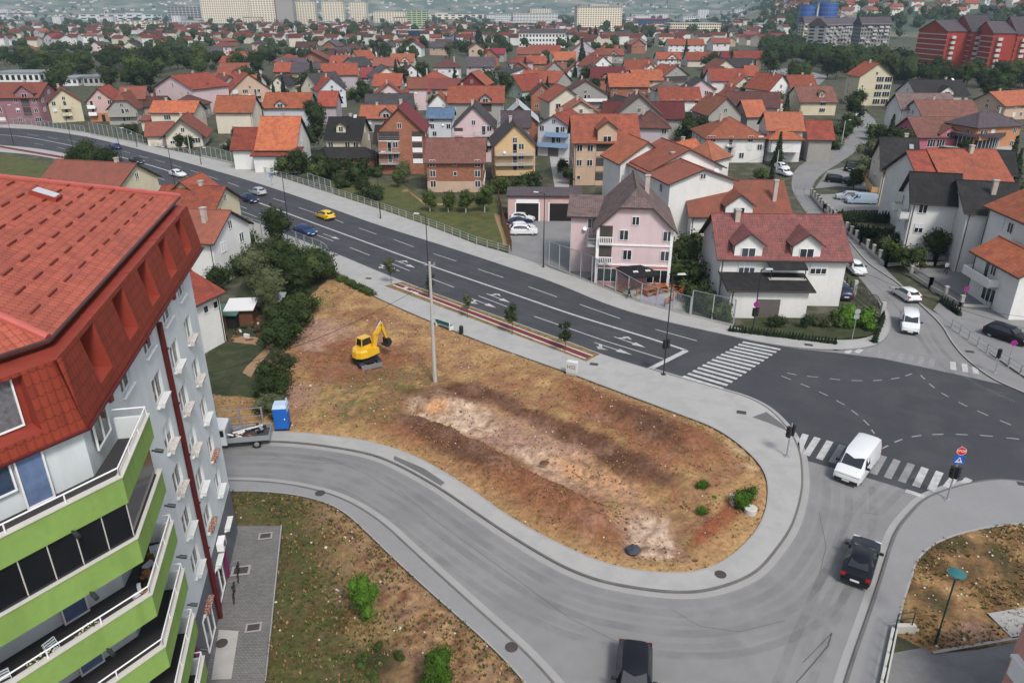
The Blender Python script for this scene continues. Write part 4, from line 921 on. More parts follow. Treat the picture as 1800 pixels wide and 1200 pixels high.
# ---- left part of the settlement
Hh('mauve house with red roof and dark balcony at the far left of the road', (-14, 171), (66, 171), 220, 'E', 146, 'mauve', 'red', cross=((.52, .92, 3.2),), fl=['W.w.W', 'w.wlw', 'w.wlw'], wings=[(-9, 1, 9, 9, 6.6, 'E', 3, 'mauve', 'red')], short='the mauve house')
Hh('pale yellow house with two balconies next to the mauve house', (84, 180), (141, 177), 215, 'G', 156, 'yellow', 'red', D=13, fl=['.w.', 'wB.', 'wB.'], short='the pale yellow house')
Hh('salmon pink house with orange base and white terraces beside the yellow house', (152, 178), (200, 177), 214, 'G', 155, 'pink', 'red', D=12, fl=['.D.', 'B.w', 'B.w'], wall2=(Wm['orange'], 2.6), wings=[(9, 2, 7, 9, 6.5, 'E', 3, 'pink', 'red')], bal=WHITE, short='the salmon pink house')
Hh('grey and white house with two long balconies left of the orange roofed cream house', (189, 191), (240, 190), 218, 'J', 164, 'grey', 'red', D=12, fl=['BBB', 'BBB'], short='the grey and white balcony house')
Hh('long cream house with bright orange roof and two white windows behind the road fence', (264, 197), (340, 197), 237, 'E', 178, 'cream', 'bright', fl=['....', '.W.W'], wings=[(17, 2, 10, 9, 6, 'E', 3.6, 'cream', 'bright'), (-4, 2, 5, 4, 3.5, 'S', 1, 'cream', 'red')], short='the long cream house')
Hh('low yellow gabled house with brown red roof close to the road fence', (290, 236), (354, 234), 259, 'G', 207, 'cream', 'red', D=10, ov=1.3, fl=['w.W'], wings=[(-5, 3, 6, 6, 2.9, 'E', 2.6, 'cream', 'red')], short='the low yellow gabled house')
Hh('big pinkish white gabled house with orange red roof in front of the dark trees', (272, 153), (338, 157), 8.5, 'G', 133, 'rose', 'red', D=15, fl=['....', '....', 's..s'], wings=[(-4, 3, 4, 7, 6.5, 'E', 2.5, 'rose', 'red'), (10.5, 4, 4.5, 8, 7, 'E', 2.6, 'rose', 'red')], short='the big pinkish gabled house')
Hh('small shed-like house with teal green metal roof', (364, 158), (385, 158), 5, 'E', 140, 'grey', 'teal', fl=['..'], chim=(), short='the teal roofed house')
Hh('low house with dark brown hipped roof behind the cream house', (300, 184), (352, 184), 4.5, 'H', 168, 'grey', 'dark', short='the low brown hipped house')
Hh('low house with dark brown roof between the balcony house and the long cream house', (250, 186), (285, 186), 4.5, 'E', 170, 'grey', 'dark')
Hh('grey gabled house with red roof right of the teal roof', (388, 152), (423, 150), 7, 'G', 129, 'grey', 'red', D=12)
Hh('peach gabled house with stacked balconies and small square windows', (404, 160), (474, 156), 190, 'G', 129, 'peach', 'red', D=14, fl=['w.b.', 'WWb.', 'WWb.'], short='the peach gabled house')
Hh('large white house by the road under a two-tone orange and red roof', (452, 261), (517, 261), hz(480, 302, 261), 'E', 190, 'white', 'bright', D=13, fl=['....', 'wwww'], shp=0, rise=5.6, wings=[(-6, 2, 6.2, 9, 4.6, 'E', 3.6, 'white', 'red'), (-.6, -1.4, 9.5, 3.2, 3.6, 'S', 1.3, 'white', 'red')], short='the large white house under the two-tone roof')
Hh('wide brick chalet with orange roof and timber balconies', (519, 105), (577, 105), 124, 'G', 89, 'brick', 'orange', D=11, ov=1.6, fl=['WBBW', 'BBBB'], bal=Wm['peach'], short='the wide brick chalet')
Hh('pinkish house with orange eaves-front roof left of the lilac house', (482, 126), (517, 126), 5.5, 'E', 110, 'brick', 'orange')
Hh('tall lilac house with orange roof and blank side wall', (567, 132), (628, 131), 163, 'E', 112, 'lilac', 'orange', fl=['....', '..s.', 'w...'], short='the tall lilac house')
Hh('cream gabled house with dark grey roof and one tiny attic window', (474, 150), (504, 150), 166, 'G', 132, 'cream', 'grey', D=12, fl=['..', 's.', '..'], short='the cream gabled house')
Hh('off-white gabled house with dark grey roof beside the cream gable', (529, 153), (560, 156), 6, 'G', 130, 'cream', 'grey', D=12, fl=['..', '..'])
Hh('white gabled house with two dark iron balconies and orange roof', (560, 159), (607, 157), 190, 'G', 136, 'bluegrey', 'red', D=12, fl=['.b.', 'wbw', '.bs'], short='the white house with iron balconies')
Hh('low house under a broad bright orange roof with a small arched dormer', (462, 189), (541, 189), 5.4, 'E', 164, 'bluegrey', 'bright', cross=((.28, .5, 2),), fl=['w..w.', '.....'], wings=[(15.5, 4, 5, 8, 5.6, 'E', 3.5, 'lilac', 'red')], short='the broad orange roofed house')
Hh('large cream gabled house with orange roof and four small dark windows', (656, 171), (713, 170), 196, 'G', 147, 'rose', 'orange', D=12, fl=['....', 'ss.s', '....'], wings=[(12.2, 1, 6, 8, 7.4, 'E', 3, 'rose', 'orange')], short='the large cream gabled house')
Hh('unfinished brick house with crimson roof and rounded white balconies', (663, 229), (742, 229), hz(702, 306, 229), 'G', 188, 'brick', 'crimson', D=11, fl=['..D.', 'bb.L', 'bb.L', 'll.L'], bal=WHITE, short='the crimson roofed brick house')
Hh('black roofed house with yellow panels, a dormer and a deep porch', (573, 244), (632, 244), 292, 'E', 207, 'yellow', 'black', dorm=((.42, 2),), sky=((.75, .5),), fl=['LLLL', 'w.ww'], bal=WOOD, wings=[(10.6, .8, 6, 8, 5.2, 'E', 2.8, 'grey', 'black'), (-2.6, -3, 13.5, 4.5, 2.7, 'H', 1.4, 'brick', 'black')], short='the black roofed house')
Hh('peach over brick house with a plain brown red roof above the lawn', (750, 284), (849, 284), hz(800, 338, 284), 'E', 244, 'brick', 'brown', wall2=(Wm['peach'], 0), fl=['w.y.w', 'w.s.w', 'w.s.w'], shp=0, chim=(), short='the peach and brick house above the lawn')
Hh('orange roofed house half hidden behind the crimson roof', (634, 207), (692, 207), 6, 'E', 186, 'grey', 'bright', cross=((.6, .95, 2.4),))
Hh('pinkish house with grey roof and an arched corner loggia', (797, 223), (868, 223), hz(830, 285, 223), 'G', 176, 'rose', 'grey', D=12, pitch=38, fl=['....', 'L..w', 'L.bb', 'L.bb'], wings=[(11, 3, 6, 8, 7.5, 'E', 2.8, 'rose', 'lilac')], short='the pinkish house with the arched loggia')
Hh('white house with blue grey roof and tall dark windows', (752, 207), (795, 207), 246, 'E', 190, 'bluegrey', 'blue', fl=['w.', 'w.w', 'w..'], short='the blue grey roofed house')
Hh('wide house under an unbroken orange red roof with a blank white gable', (788, 180), (884, 180), 7.2, 'E', 152, 'grey', 'orange', fl=['w....', 'w..L.'], lf=['..', '..'], cross=((.58, .78, 2.2),), wings=[(-6, 2, 6, 8, 6.4, 'G', 3, 'white', 'orange')], short='the wide orange roofed house')
Hh('dark red painted gabled house with two white framed windows', (806, 148), (853, 149), 7.2, 'G', 127, 'darkred', 'orange', D=11, fl=['....', 'w..w'], shp=0, short='the dark red painted gabled house')
Hh('white house with dark brown hipped roof and a balcony', (762, 118), (807, 118), 145, 'H', 102, 'white', 'dark', short='the dark brown hipped house')
Hh('slim white gabled house with purple trimmed roof', (706, 132), (741, 131), 152, 'G', 114, 'white', 'dark', D=11, fl=['.b.', 'w.w'])
Hh('house with weathered orange brown hipped roof and a round tree before it', (736, 142), (786, 142), 4.8, 'H', 121, 'lilac', 'orange')
Hh('low house with wide orange roof left of the slim white gable', (656, 151), (703, 151), 4.6, 'E', 130, 'grey', 'orange')
Hh('house with orange roof right behind the wide chalet', (580, 112), (613, 112), 5, 'E', 98, 'peach', 'orange')
Hh('house with flat pitched orange roof in the middle rows', (686, 109), (726, 109), 5, 'E', 95, 'cream', 'bright', cross=((.5, .8, 2.3),))
Hh('house with red orange roof beside a lone conifer', (656, 116), (695, 116), 5, 'E', 102, 'peach', 'orange')
Hh('public building with bright blue hipped roof among conifers', (771, 75), (811, 75), 82, 'H', 64, 'cream', 'blue', fl=['www.ww'], short='the blue hipped roof')
Hh('narrow house with steep orange gable beside the chalet', (614, 103), (632, 104), 6, 'G', 84, 'peach', 'orange', D=12)
Hh('house with black blue roof and lit gable edge', (628, 116), (656, 114), 5, 'E', 101, 'grey', 'grey')
Hh('house with dull crimson roof left of the white gable', (633, 136), (651, 136), 5, 'E', 119, 'lilac', 'crimson')
Hh('low modern white house with a single pitched roof', (870, 127), (893, 131), 6, 'S', 104, 'white', 'grey', D=8)
Hh('brick house with pale gable and brown roof', (845, 101), (877, 101), 6, 'G', 86, 'brick', 'dark', D=10)
Hh('large brown purple roofed house with a round white bay', (820, 117), (868, 117), 5, 'E', 98, 'lilac', 'lilac')
# ---- middle
Hh('large beige house with three storeys of loggias and an orange red roof', (1010, 249), (1122, 249), hz(1066, 326, 249), 'E', 202, 'beige', 'orange', pitch=34, fl=['s.LL.s', 'ww.LL.ww'.replace('.', ''), 'wwLLww'], cross=((.36, .66, 3.8),), shp=0, chim=((.3, .55),), short='the large beige house')
Hh('ochre yellow house with dark grey gable roof, orange side wall and flowered balconies', (869, 255), (941, 254), hz(905, 322, 254), 'G', 214, 'ochre', 'grey', D=11, pitch=26, rt=['.w.', '.w.', '.w.'], fl=['...', 'BBBB', 'bbbb', 'bbbb'], shp=0, short='the ochre yellow house')
Hh('white house with patterned blue balconies and a red gable roof', (946, 219), (1001, 222), hz(975, 276, 221), 'G', 202, 'bluegrey', 'red', D=13, fl=['.g.', 'BBBB', 'wBBB'], bal=mat('blue_railing', (.22, .33, .5), .7, .2, 3), short='the white house with blue balconies')
Hh('house with silvery white sheet roof beside the pinkish house', (880, 214), (945, 214), 7, 'G', 185, 'brick', 'white', D=12, fl=['w..', 'W..'], short='the silvery sheet roof')
Hh('cream gabled house with bright orange roof behind the large beige house', (984, 202), (1058, 202), 7, 'G', 178, 'cream', 'bright', D=12, fl=['....', '....'], short='the cream gable behind the beige house')
Hh('lilac grey house under a many-sided dark brown roof', (1112, 222), (1176, 223), hz(1145, 283, 222), 'H', 188, 'lilac', 'dark', pitch=34, fl=['....', '...w', '...w'], short='the lilac grey house')
Hh('house with broad dark maroon gable roof and grey front', (1084, 200), (1162, 201), 8, 'G', 167, 'grey', 'dark', D=13, fl=['....', '....'], wings=[(-3, 5, 20, 9, 6.6, 'E', 3.2, 'grey', 'maroon')])
Hh('white house with orange red roof and four windows beside dark bushes', (1162, 176), (1232, 176), 198, 'E', 154, 'white', 'orange', fl=['....', '.ww.w'], shp=0, short='the white house beside the dark bushes')
Hh('cream house with orange hipped roof', (1208, 156), (1258, 156), 173, 'H', 138, 'cream', 'orange')
Hh('white house with faded pink hipped roof', (1151, 158), (1204, 158), 6.5, 'H', 143, 'white', 'mossy')
Hh('grey gabled house with one full width white balcony', (990, 166), (1068, 166), 190, 'G', 141, 'grey', 'dark', D=12, pitch=22, fl=['w..w', 'BBBBB'], bal=WHITE, short='the grey house with the full width balcony')
Hh('small unplastered brick gabled house with brown roof', (934, 166), (972, 166), 5.4, 'G', 147, 'brick', 'dark', D=11, fl=['ww'])
Hh('brick house with bright orange roof and white balcony on the upper floor', (1073, 152), (1140, 152), 186, 'E', 130, 'brick', 'bright', fl=['w..w', 'wBBw', 'w.w.'], shp=0, short='the brick house with the white balcony')
Hh('house with dark maroon roof and one dormer', (1041, 138), (1100, 138), 5, 'E', 117, 'brick', 'maroon', cross=((.3, .5, 2),))
Hh('house with light orange roof right of the maroon roof', (1113, 141), (1165, 141), 5, 'E', 123, 'peach', 'bright')
Hh('grey gabled house with a dark loggia under the ridge', (1166, 134), (1210, 132), 6.4, 'G', 115, 'grey', 'orange', D=11, fl=['BBB', 'lll'])
Hh('house with long orange roof behind the maroon roof', (1101, 123), (1150, 123), 5, 'E', 105, 'white', 'orange')
Hh('small white gabled house with orange roof', (1130, 125), (1158, 125), 6, 'G', 112, 'white', 'orange', D=10)
Hh('white house with brownish red roof right of the middle', (1251, 142), (1312, 142), 164, 'E', 121, 'white', 'red', fl=['w..w', '.ww.'])
Hh('yellow house with orange brown roof at the edge of the trees', (1314, 133), (1334, 133), 147, 'E', 116, 'yellow', 'orange')
Hh('cream gabled house with orange roof and four small windows', (1289, 152), (1326, 152), 169, 'G', 135, 'cream', 'bright', D=11, fl=['.ww', '.w.'])
Hh('pale gabled house with brown orange roof below the cream gable', (1270, 173), (1318, 173), 181, 'G', 154, 'white', 'orange', D=10, fl=['w.w'])
Hh('grey gabled house between two orange wings', (1246, 201), (1303, 200), 7, 'G', 171, 'grey', 'bright', D=12, fl=['...', '...'], wings=[(12, 3, 5, 9, 6, 'E', 3.4, 'grey', 'bright')], short='the grey gable between orange wings')
Hh('three storey cream house with rounded white balconies under a wide orange hipped roof', (1242, 242), (1346, 242), hz(1290, 286, 242), 'H', 201, 'white', 'bright', pitch=28, fl=['.ww.', 'W.b.ww', 'W.b.ww'], wings=[(14, -1.2, 7, 5, 5.6, 'H', 1.6, 'white', 'bright', dict(z0=2.5))], short='the three storey cream house')
Hh('small white house with orange roof left of the stepped roofs', (1146, 276), (1186, 282), 5, 'G', 252, 'grey', 'bright', D=11, fl=['.s.'], wings=[(5, 4, 6, 7, 5.5, 'H', 2.6, 'white', 'bright')])
Hh('white house under stepped orange roofs beside the pink villa', (1178, 322), (1290, 316), hz(1190, 425, 322), 'G', 296, 'white', 'orange', D=17, pitch=30, fl=['....', '....', '....'], lf=['w.w', 'b.w', 'b.w'], wings=[(.5, 8, 12, 10, 9.2, 'G', 2.9, 'white', 'orange'), (-1.5, 16, 9, 8, 9, 'G', 3, 'white', 'bright')], short='the stepped orange roofs')
Hh('white house with plain bright orange red roof and a skylight', (1216, 377), (1387, 377), hz(1225, 430, 377), 'E', 318, 'white', 'orange', pitch=33, fl=['....', '......'], lf=['w.', 'w.'], cross=((.34, .62, 2.9),), sky=((.34, .62),), chim=((.88, .2),), short='the skylight roof')
rt_ = Hh('large white house with burgundy tiled roof, two dormers and black porch roofs', (1268, 450), (1490, 453), hz(1467, 537, 452), 'E', 378, 'white', 'burgundy', pitch=34, cross=((.10, .32, 2.7), (.56, .78, 2.7)), fl=['.......', '.W...W.'], lf=['...', '...'], shp=1., chim=((.17, .42),), short='the burgundy roofed house',
   wings=[(.5, -4.2, 8.6, 4.6, 3.4, 'S', .6, 'white', 'black', dict(fl=['.g.']))])
vil_ = Hh('villa with pale pink upper floors, deep pink base and a mossy half-hipped roof', (1050, 399), (1184, 403), hz(1115, 503, 401), 'J', 303+24, 'rose', 'mossy', D=12, pitch=40, fl=['V.V', '..w..w', 'b.w...w'.replace('b', '.')], wall2=(Wm['rosedeep'], 0), lf=['ww', 'w.', 'bb'], rt=['..'], shp=0, wings=[(-3.4, 5, 3.6, 8, 7.5, 'S', .9, 'rose', 'mossy', dict(lf=['w.', 'w.'], fl=['..', '.w', '.w']))], chim=((.66, .5),), short='the pink villa', name='villa', cat='villa')
gar_ = Hh('flat roofed pink garage with two wide black doors', (893, 346), (1022, 347), hz(958, 388, 346), 'F', 0, 'pink', 'bluegrey' if 0 else 'lilac', D=6, fl=['....'], name='garage', cat='garage', chim=(), ov=.3, short='the pink garage')
for f0, f1 in ((.11, .42), (.57, .91)):
    w_, h_ = gar_[1], gar_[3]
    mb = MB(); mb.box(f0*w_, f1*w_, -.05, 0, 0, h_*.74); mb.box(f0*w_, f1*w_, -.08, -.05, h_*.36, h_*.38); dd = mb.build('garage_door', mat('black_door', (.012, .011, .011), .7, .2), gar_[0])
    for x in (f0*w_-.2, f1*w_): mb = MB(); mb.box(x, x+.2, -.1, 0, 0, h_*.78); mb.build('door_post', WHITE, gar_[0])
    mb = MB(); mb.box(f0*w_, f1*w_, -.1, 0, h_*.745, h_*.9); mb.build('door_lintel', WHITE if f0 < .5 else Wm['pink'], gar_[0])
# ---- right
Hh('white school building with orange roof and two rows of dark windows', (1175, 79), (1238, 79), 92, 'E', 67, 'white', 'orange', fl=['wwwwww', 'wwwwww'], shp=0, short='the white school')
Hh('house with orange roof and a small gable below the white school', (1209, 106), (1266, 106), 118, 'E', 92, 'cream', 'orange', cross=((.4, .6, 2),))
Hh('lilac house with dark red roof right of the white school', (1273, 105), (1330, 105), 117, 'E', 88, 'lilac', 'crimson', fl=['w.w.w', '.ww.'])
Hh('house with brown orange roof and white gable left of the school', (1156, 104), (1197, 104), 5, 'E', 92, 'white', 'orange', cross=((.4, .85, 2.6),))
Hh('house with orange roof and dark front gable near the conifers', (1051, 97), (1096, 97), 5, 'E', 86, 'grey', 'orange', cross=((.45, .8, 2.4),))
Hh('house with plain orange roof left of a conifer', (975, 106), (1012, 106), 5, 'E', 90, 'brick', 'bright')
Hh('brick house with brown orange roof and small windows', (921, 112), (959, 112), 125, 'E', 99, 'brick', 'orange', fl=['w.w', 'ww'])
Hh('row house with long red brown roof below the white hotel', (932, 91), (985, 91), 5, 'E', 80, 'cream', 'red', cross=((.1, .4, 2.2),))
Hh('grey gabled house with orange side roof in the middle rows', (954, 128), (995, 128), 6, 'G', 108, 'grey', 'orange', D=12)
Hh('white gabled house with narrow attic windows', (998, 126), (1035, 126), 136, 'G', 106, 'white', 'orange', D=11, fl=['ww', 'w.w'])
Hh('small white gabled house behind the maroon roof', (1041, 117), (1077, 115), 6, 'G', 99, 'white', 'orange', D=11)
Hh('house with broad reddish roof left of the grey balcony house', (908, 142), (976, 146), 4.8, 'E', 125, 'grey', 'orange')
Hh('pale green gabled house with red roof', (886, 155), (918, 159), 172, 'G', 132, 'green', 'red', D=12)
Hh('house with orange gable by the poplars', (1006, 89), (1048, 89), 6, 'G', 72, 'lilac', 'orange', D=12)
Hh('white gabled house with orange roof at the side street trees', (1353, 158), (1391, 156), 7, 'G', 131, 'white', 'orange', D=12, fl=['w.w', '...'])
Hh('white house with plain orange roof next to the yellow house', (1393, 158), (1437, 158), 7, 'E', 132, 'white', 'orange')
Hh('yellow house with brown roof and a dormer by the side street', (1408, 179), (1471, 179), 203, 'E', 149, 'yellow', 'brown', dorm=((.62, 1.6),), fl=['..W.', '..W.'], short='the yellow side street house')
Hh('white house with patchwork orange and red roofs and a grill terrace', (1351, 228), (1412, 229), hz(1390, 285, 229), 'E', 198, 'white', 'bright', fl=['...', '..w'], wings=[(9.5, 1, 5, 9, 5.2, 'E', 3.2, 'grey', 'red')], short='the patchwork roofed house')
Hh('tall cream house with orange roof and a blue tinted glass stairwell', (1512, 134), (1570, 134), hz(1540, 186, 134), 'G', 111, 'yellow', 'orange', D=11, pitch=35, fl=['s.VV', '..VV', 's.VV', '..VV'], lf=['w.', 'w.', 'w.', 'w.'], shp=0, short='the tall cream house with glass stairwell')
Hh('magenta house with grey brown roof and white framed windows', (1615, 240), (1697, 240), 262, 'E', 187, 'magenta', 'brown', D=13, cross=((.45, .85, 2.4),), fl=['.VV..', '....'], lf=['bw', 'bw'], shp=0, chim=(), short='the magenta house')
Hh('house with two-level brown roof behind the magenta house', (1626, 209), (1724, 209), 6.4, 'E', 168, 'white', 'brown', D=13, wings=[(-2, 9, 14, 8, 8, 'E', 3.2, 'white', 'mossy')])
Hh('house with dark grey roof and a half-round window below the red towers', (1612, 167), (1703, 167), 6, 'E', 140, 'white', 'black', D=14, cross=((.45, .7, 2.6),), sky=((.85, .5),), short='the half-round window house')
Hh('orange brick house with lilac grey hipped roof and blue tank', (1718, 223), (1796, 219), 6, 'H', 197, 'orange', 'lilac', short='the lilac grey hipped roof')
Hh('peach house with bright orange roof at the right edge', (1767, 186), (1830, 182), 210, 'E', 157, 'peach', 'bright', D=12, short='the peach house at the right edge')
Hh('cream house with black rounded roof, orange balcony and stone base', (1553, 297), (1613, 300), hz(1570, 360, 297), 'E', 262, 'cream', 'black', D=13, pitch=34, lf=['g.', 'BB', 'ss'], fl=['..', '.W'], bal=mat('balcony_orange', (.52, .30, .13), .8), sky=((.85, .35),), wings=[(10.5, 4, 11, 9, 6, 'E', 3, 'cream', 'black')], short='the black rounded roof')
Hh('house with long weathered orange roof and glazed steel gable', (1664, 322), (1778, 322), 8.2, 'E', 283, 'white', 'orange', D=13, lf=['VV', 'VV'], fl=['....', '....'], chim=((.62, .45),), wings=[(-3.2, .4, 3.3, 12, 8.0, 'E', 3.7, 'white', 'red')], short='the long weathered orange roof')
Hh('white house with cracked black flat-pitched roof and bay windows', (1702, 372), (1800, 378), hz(1694, 478, 372), 'E', 318, 'white', 'black', D=13, pitch=22, lf=['...', '...', '...'], fl=['....', '....', '....'], chim=((.55, .3),), wings=[(-5.5, 5, 5.6, 7, 8.2, 'E', 3, 'white', 'black', dict(lf=['w.w', 'w.w', 'B.B'], fl=['w.', 'w.', 'w.']))], short='the cracked black roof')
Hh('white corner house with orange roofs, beige balconies and shop entrance at the right edge', (1741, 361), (1850, 408), hz(1706, 484, 361), 'E', None, 'white', 'bright', D=13, pitch=26, fl=['VV..V.', '.ww.W.', '.ww.W.'], lf=['..', '..', '..'], bal=Wm['peach'], shp=.7, wings=[(6.5, -4.2, 9, 5, 5.4, 'E', 1.5, 'white', 'bright', dict(fl=['.V.', 'BB.']))], short='the white corner house at the right edge')
brm = rt_[0]; mb = MB(); mb.hexa([(5.2, -2.0, 5.0), (9.4, -2.0, 5.0), (9.4, 0, 5.5), (5.2, 0, 5.5)], [(5.2, -2.0, 5.15), (9.4, -2.0, 5.15), (9.4, 0, 5.65), (5.2, 0, 5.65)]); mb.build('canopy', R['black'], brm)
for x in (5.4, 9.2): mb = MB(); mb.bar((x, -1.8, 3.8), (x, -1.8, 5.05), .06); mb.build('canopy_post', DARK, brm, uv=False)
mb = MB(); mb.box(5.2, 9.4, -2, 0, 3.75, 3.9); mb.build('terrace_slab', CONC, brm)
# curved glass restaurant
g = G(1728, 268); r = thing('restaurant', 'flat roofed restaurant with curved glass front below the lilac grey hipped roof', 'restaurant', (g.x, g.y, 0), 0); NEARLBL.append((r, 'the curved glass restaurant'))
ar = lambda R_, z, a0=-2.6, a1=-.5, n=14: [(R_*cos(a0+(a1-a0)*i/n), R_*sin(a0+(a1-a0)*i/n)+6, z) for i in range(n+1)]
mb = MB(); A_, B_ = ar(6, 0), ar(6, 3.6); [mb.poly([A_[i], A_[i+1], B_[i+1], B_[i]]) for i in range(14)]; mb.build('glass_front', glassm('restaurant_glass', (.03, .035, .045)), r, uv=False)
mb = MB(); 
for a, b_ in zip(A_, B_): mb.bar(a, b_, .07)
mb.build('mullions', mat('pale_frame', (.4, .4, .42), .6), r, uv=False)['kind'] = 'stuff'
mb = MB(); top = ar(7, 3.6)+[(7, 8, 3.6), (-7, 8, 3.6)]; mb.prism([(p[0], p[1]) for p in top], 3.6, 4.3); mb.build('roof', [R['lilac'], mat('pale_frame', (.4,)*3)], r); mb = MB(); mb.prism([(p[0]*1.25, p[1]*1.25-2.5) for p in top], 0, .9); mb.build('terrace', [CONC, CONC], r); FP.append((g.x, g.y+3, 8, 0, 15, 14))
# arched garden pavilion
g = G(1612, 428); r = thing('garden_pavilion', 'small white arched pavilion with black tiled roof in the planted garden', 'pavilion', (g.x, g.y, 0), -.25); NEARLBL.append((r, 'the arched pavilion')); mb = MB(); n = 10
for i in range(n): 
    a0, a1 = pi*i/n, pi*(i+1)/n; q = lambda R_, a, y: (R_*cos(a), y, 1.9+R_*sin(a)); mb.hexa([q(.8, a0, -.15), q(1.15, a0, -.15), q(1.15, a1, -.15), q(.8, a1, -.15)], [q(.8, a0, .15), q(1.15, a0, .15), q(1.15, a1, .15), q(.8, a1, .15)])
for s in (-1, 1): mb.box(s*.98-.18, s*.98+.18, -.15, .15, 0, 1.9)
mb.hexa([(-1.5, -.2, 2.75), (0, -.2, 3.6), (0, -.2, 3.8), (-1.6, -.2, 2.9)], [(-1.5, .2, 2.75), (0, .2, 3.6), (0, .2, 3.8), (-1.6, .2, 2.9)]); mb.hexa([(0, -.2, 3.6), (1.5, -.2, 2.75), (1.6, -.2, 2.9), (0, -.2, 3.8)], [(0, .2, 3.6), (1.5, .2, 2.75), (1.6, .2, 2.9), (0, .2, 3.8)])
mb.poly([(-1.15, 0, 2.3), (1.15, 0, 2.3), (1.3, 0, 2.85), (0, 0, 3.6), (-1.3, 0, 2.85)]); mb.build('arch', Wm['white'], r); mb = MB(); mb.box(-.9, .9, .5, 3, 0, 2.2); mb.build('wall', Wm['grey'], r); mb = MB(); mb.hexa([(-1.5, .2, 2.6), (1.6, .2, 2.6), (1.6, 3.4, 2.4), (-1.5, 3.4, 2.4)], [(-.2, .2, 3.6), (.2, .2, 3.6), (.2, 2.6, 3.5), (-.2, 2.6, 3.5)]); mb.build('roof', R['black'], r)
# pink villa trim
vw, vh = vil_[1], vil_[3]
for z in (vh*.36, vh*.70): mb = MB(); mb.box(-.06, vw+.06, -.12, 0, z, z+.18); mb.build('string_course', WHITE, vil_[0])
for x in (-.05, vw-.3): mb = MB(); mb.box(x, x+.35, -.1, 0, 0, vh); mb.build('corner_pilaster', WHITE, vil_[0])
for z in (vh*.38, vh*.72):
    mb = MB(); mb.box(.35, 1.9, -.04, 0, z+.2, z+2.3, 0); mb.box(.3, 2.0, -.45, -.05, z, z+.12, 1); mb.box(.3, 2.0, -.5, -.4, z+.9, z+1.0, 1)
    for k in range(8): mb.box(.34+k*.22, .42+k*.22, -.48, -.42, z+.12, z+.9, 1)
    mb.build('balustrade_balcony', [LOGG, WHITE], vil_[0])
# ---- near left, behind the apartment block
Hh('low house with ribbed red sheet roof left behind the apartment block', (70, 322), (205, 330), 5.5, 'E', 286, 'yellow', R['red'], D=10, fl=['....'], short='the ribbed red roof')
Hh('small house with weathered orange roof beside the road fence', (268, 368), (372, 371), 4.6, 'E', 318, 'yellow', R['orange'], D=9, fl=['..'], rt=['w.', 'w.'], wings=[(0, 4, 6, 6, 5.6, 'G', 2.4, 'yellow', 'orange')], short='the small weathered orange roof')
Hh('white house with red roof squeezed between the garden and the apartment block', (300, 420), (372, 424), hz(372, 500, 420), 'E', 380, 'white', R['orange'], D=9, fl=['..', '..'], rt=['..', 'ww'], chim=((.6, .3),), short='the squeezed white house')
Hh('small white outbuilding with rusty tiled roof touching the apartment block', (312, 545), (383, 512), hz(383, 600, 512), 'E', None, 'white', R['red'], D=7, pitch=24, fl=['...', 's.ss'], rt=['..'], short='the rusty tiled outbuilding', chim=())
# ================================================================ TREES
AUTO = []          # (root, base phrase, kind) labelled after everything stands
def leafm(name, c, c2):
    return mat(name, c, .9, .35, .9, rnd=.28, col2=c2, spec=.1)
LF = {'dark': leafm('leaf_dark', (.026, .040, .014), (.042, .060, .020)), 'mid': leafm('leaf_mid', (.048, .070, .020), (.07, .095, .03)), 'olive': leafm('leaf_olive', (.062, .072, .034), (.085, .095, .048)),
      'fresh': leafm('leaf_fresh', (.060, .125, .016), (.04, .085, .014)), 'fir': leafm('needle_dark', (.016, .028, .014), (.026, .040, .018))}
BARK = mat('bark', (.07, .055, .042), .95, .3, 3); LIMEW = mat('limewashed_bark', (.45, .44, .40), .95, .2, 3)
def ico(mb, c, r, rng, n=1, sq=1.):
    t = (1+5**.5)/2; V = [Vector(v).normalized() for v in [(-1, t, 0), (1, t, 0), (-1, -t, 0), (1, -t, 0), (0, -1, t), (0, 1, t), (0, -1, -t), (0, 1, -t), (t, 0, -1), (t, 0, 1), (-t, 0, -1), (-t, 0, 1)]]
    Fs = [(0, 11, 5), (0, 5, 1), (0, 1, 7), (0, 7, 10), (0, 10, 11), (1, 5, 9), (5, 11, 4), (11, 10, 2), (10, 7, 6), (7, 1, 8), (3, 9, 4), (3, 4, 2), (3, 2, 6), (3, 6, 8), (3, 8, 9), (4, 9, 5), (2, 4, 11), (6, 2, 10), (8, 6, 7), (9, 8, 1)]
    P_ = [Vector((v.x*r, v.y*r, v.z*r*sq))*rng.uniform(.8, 1.15)+Vector(c) for v in V]; b = len(mb.v); mb.v += [tuple(p) for p in P_]
    for f in Fs: mb.f.append(tuple(b+i for i in f)); mb.m.append(0)
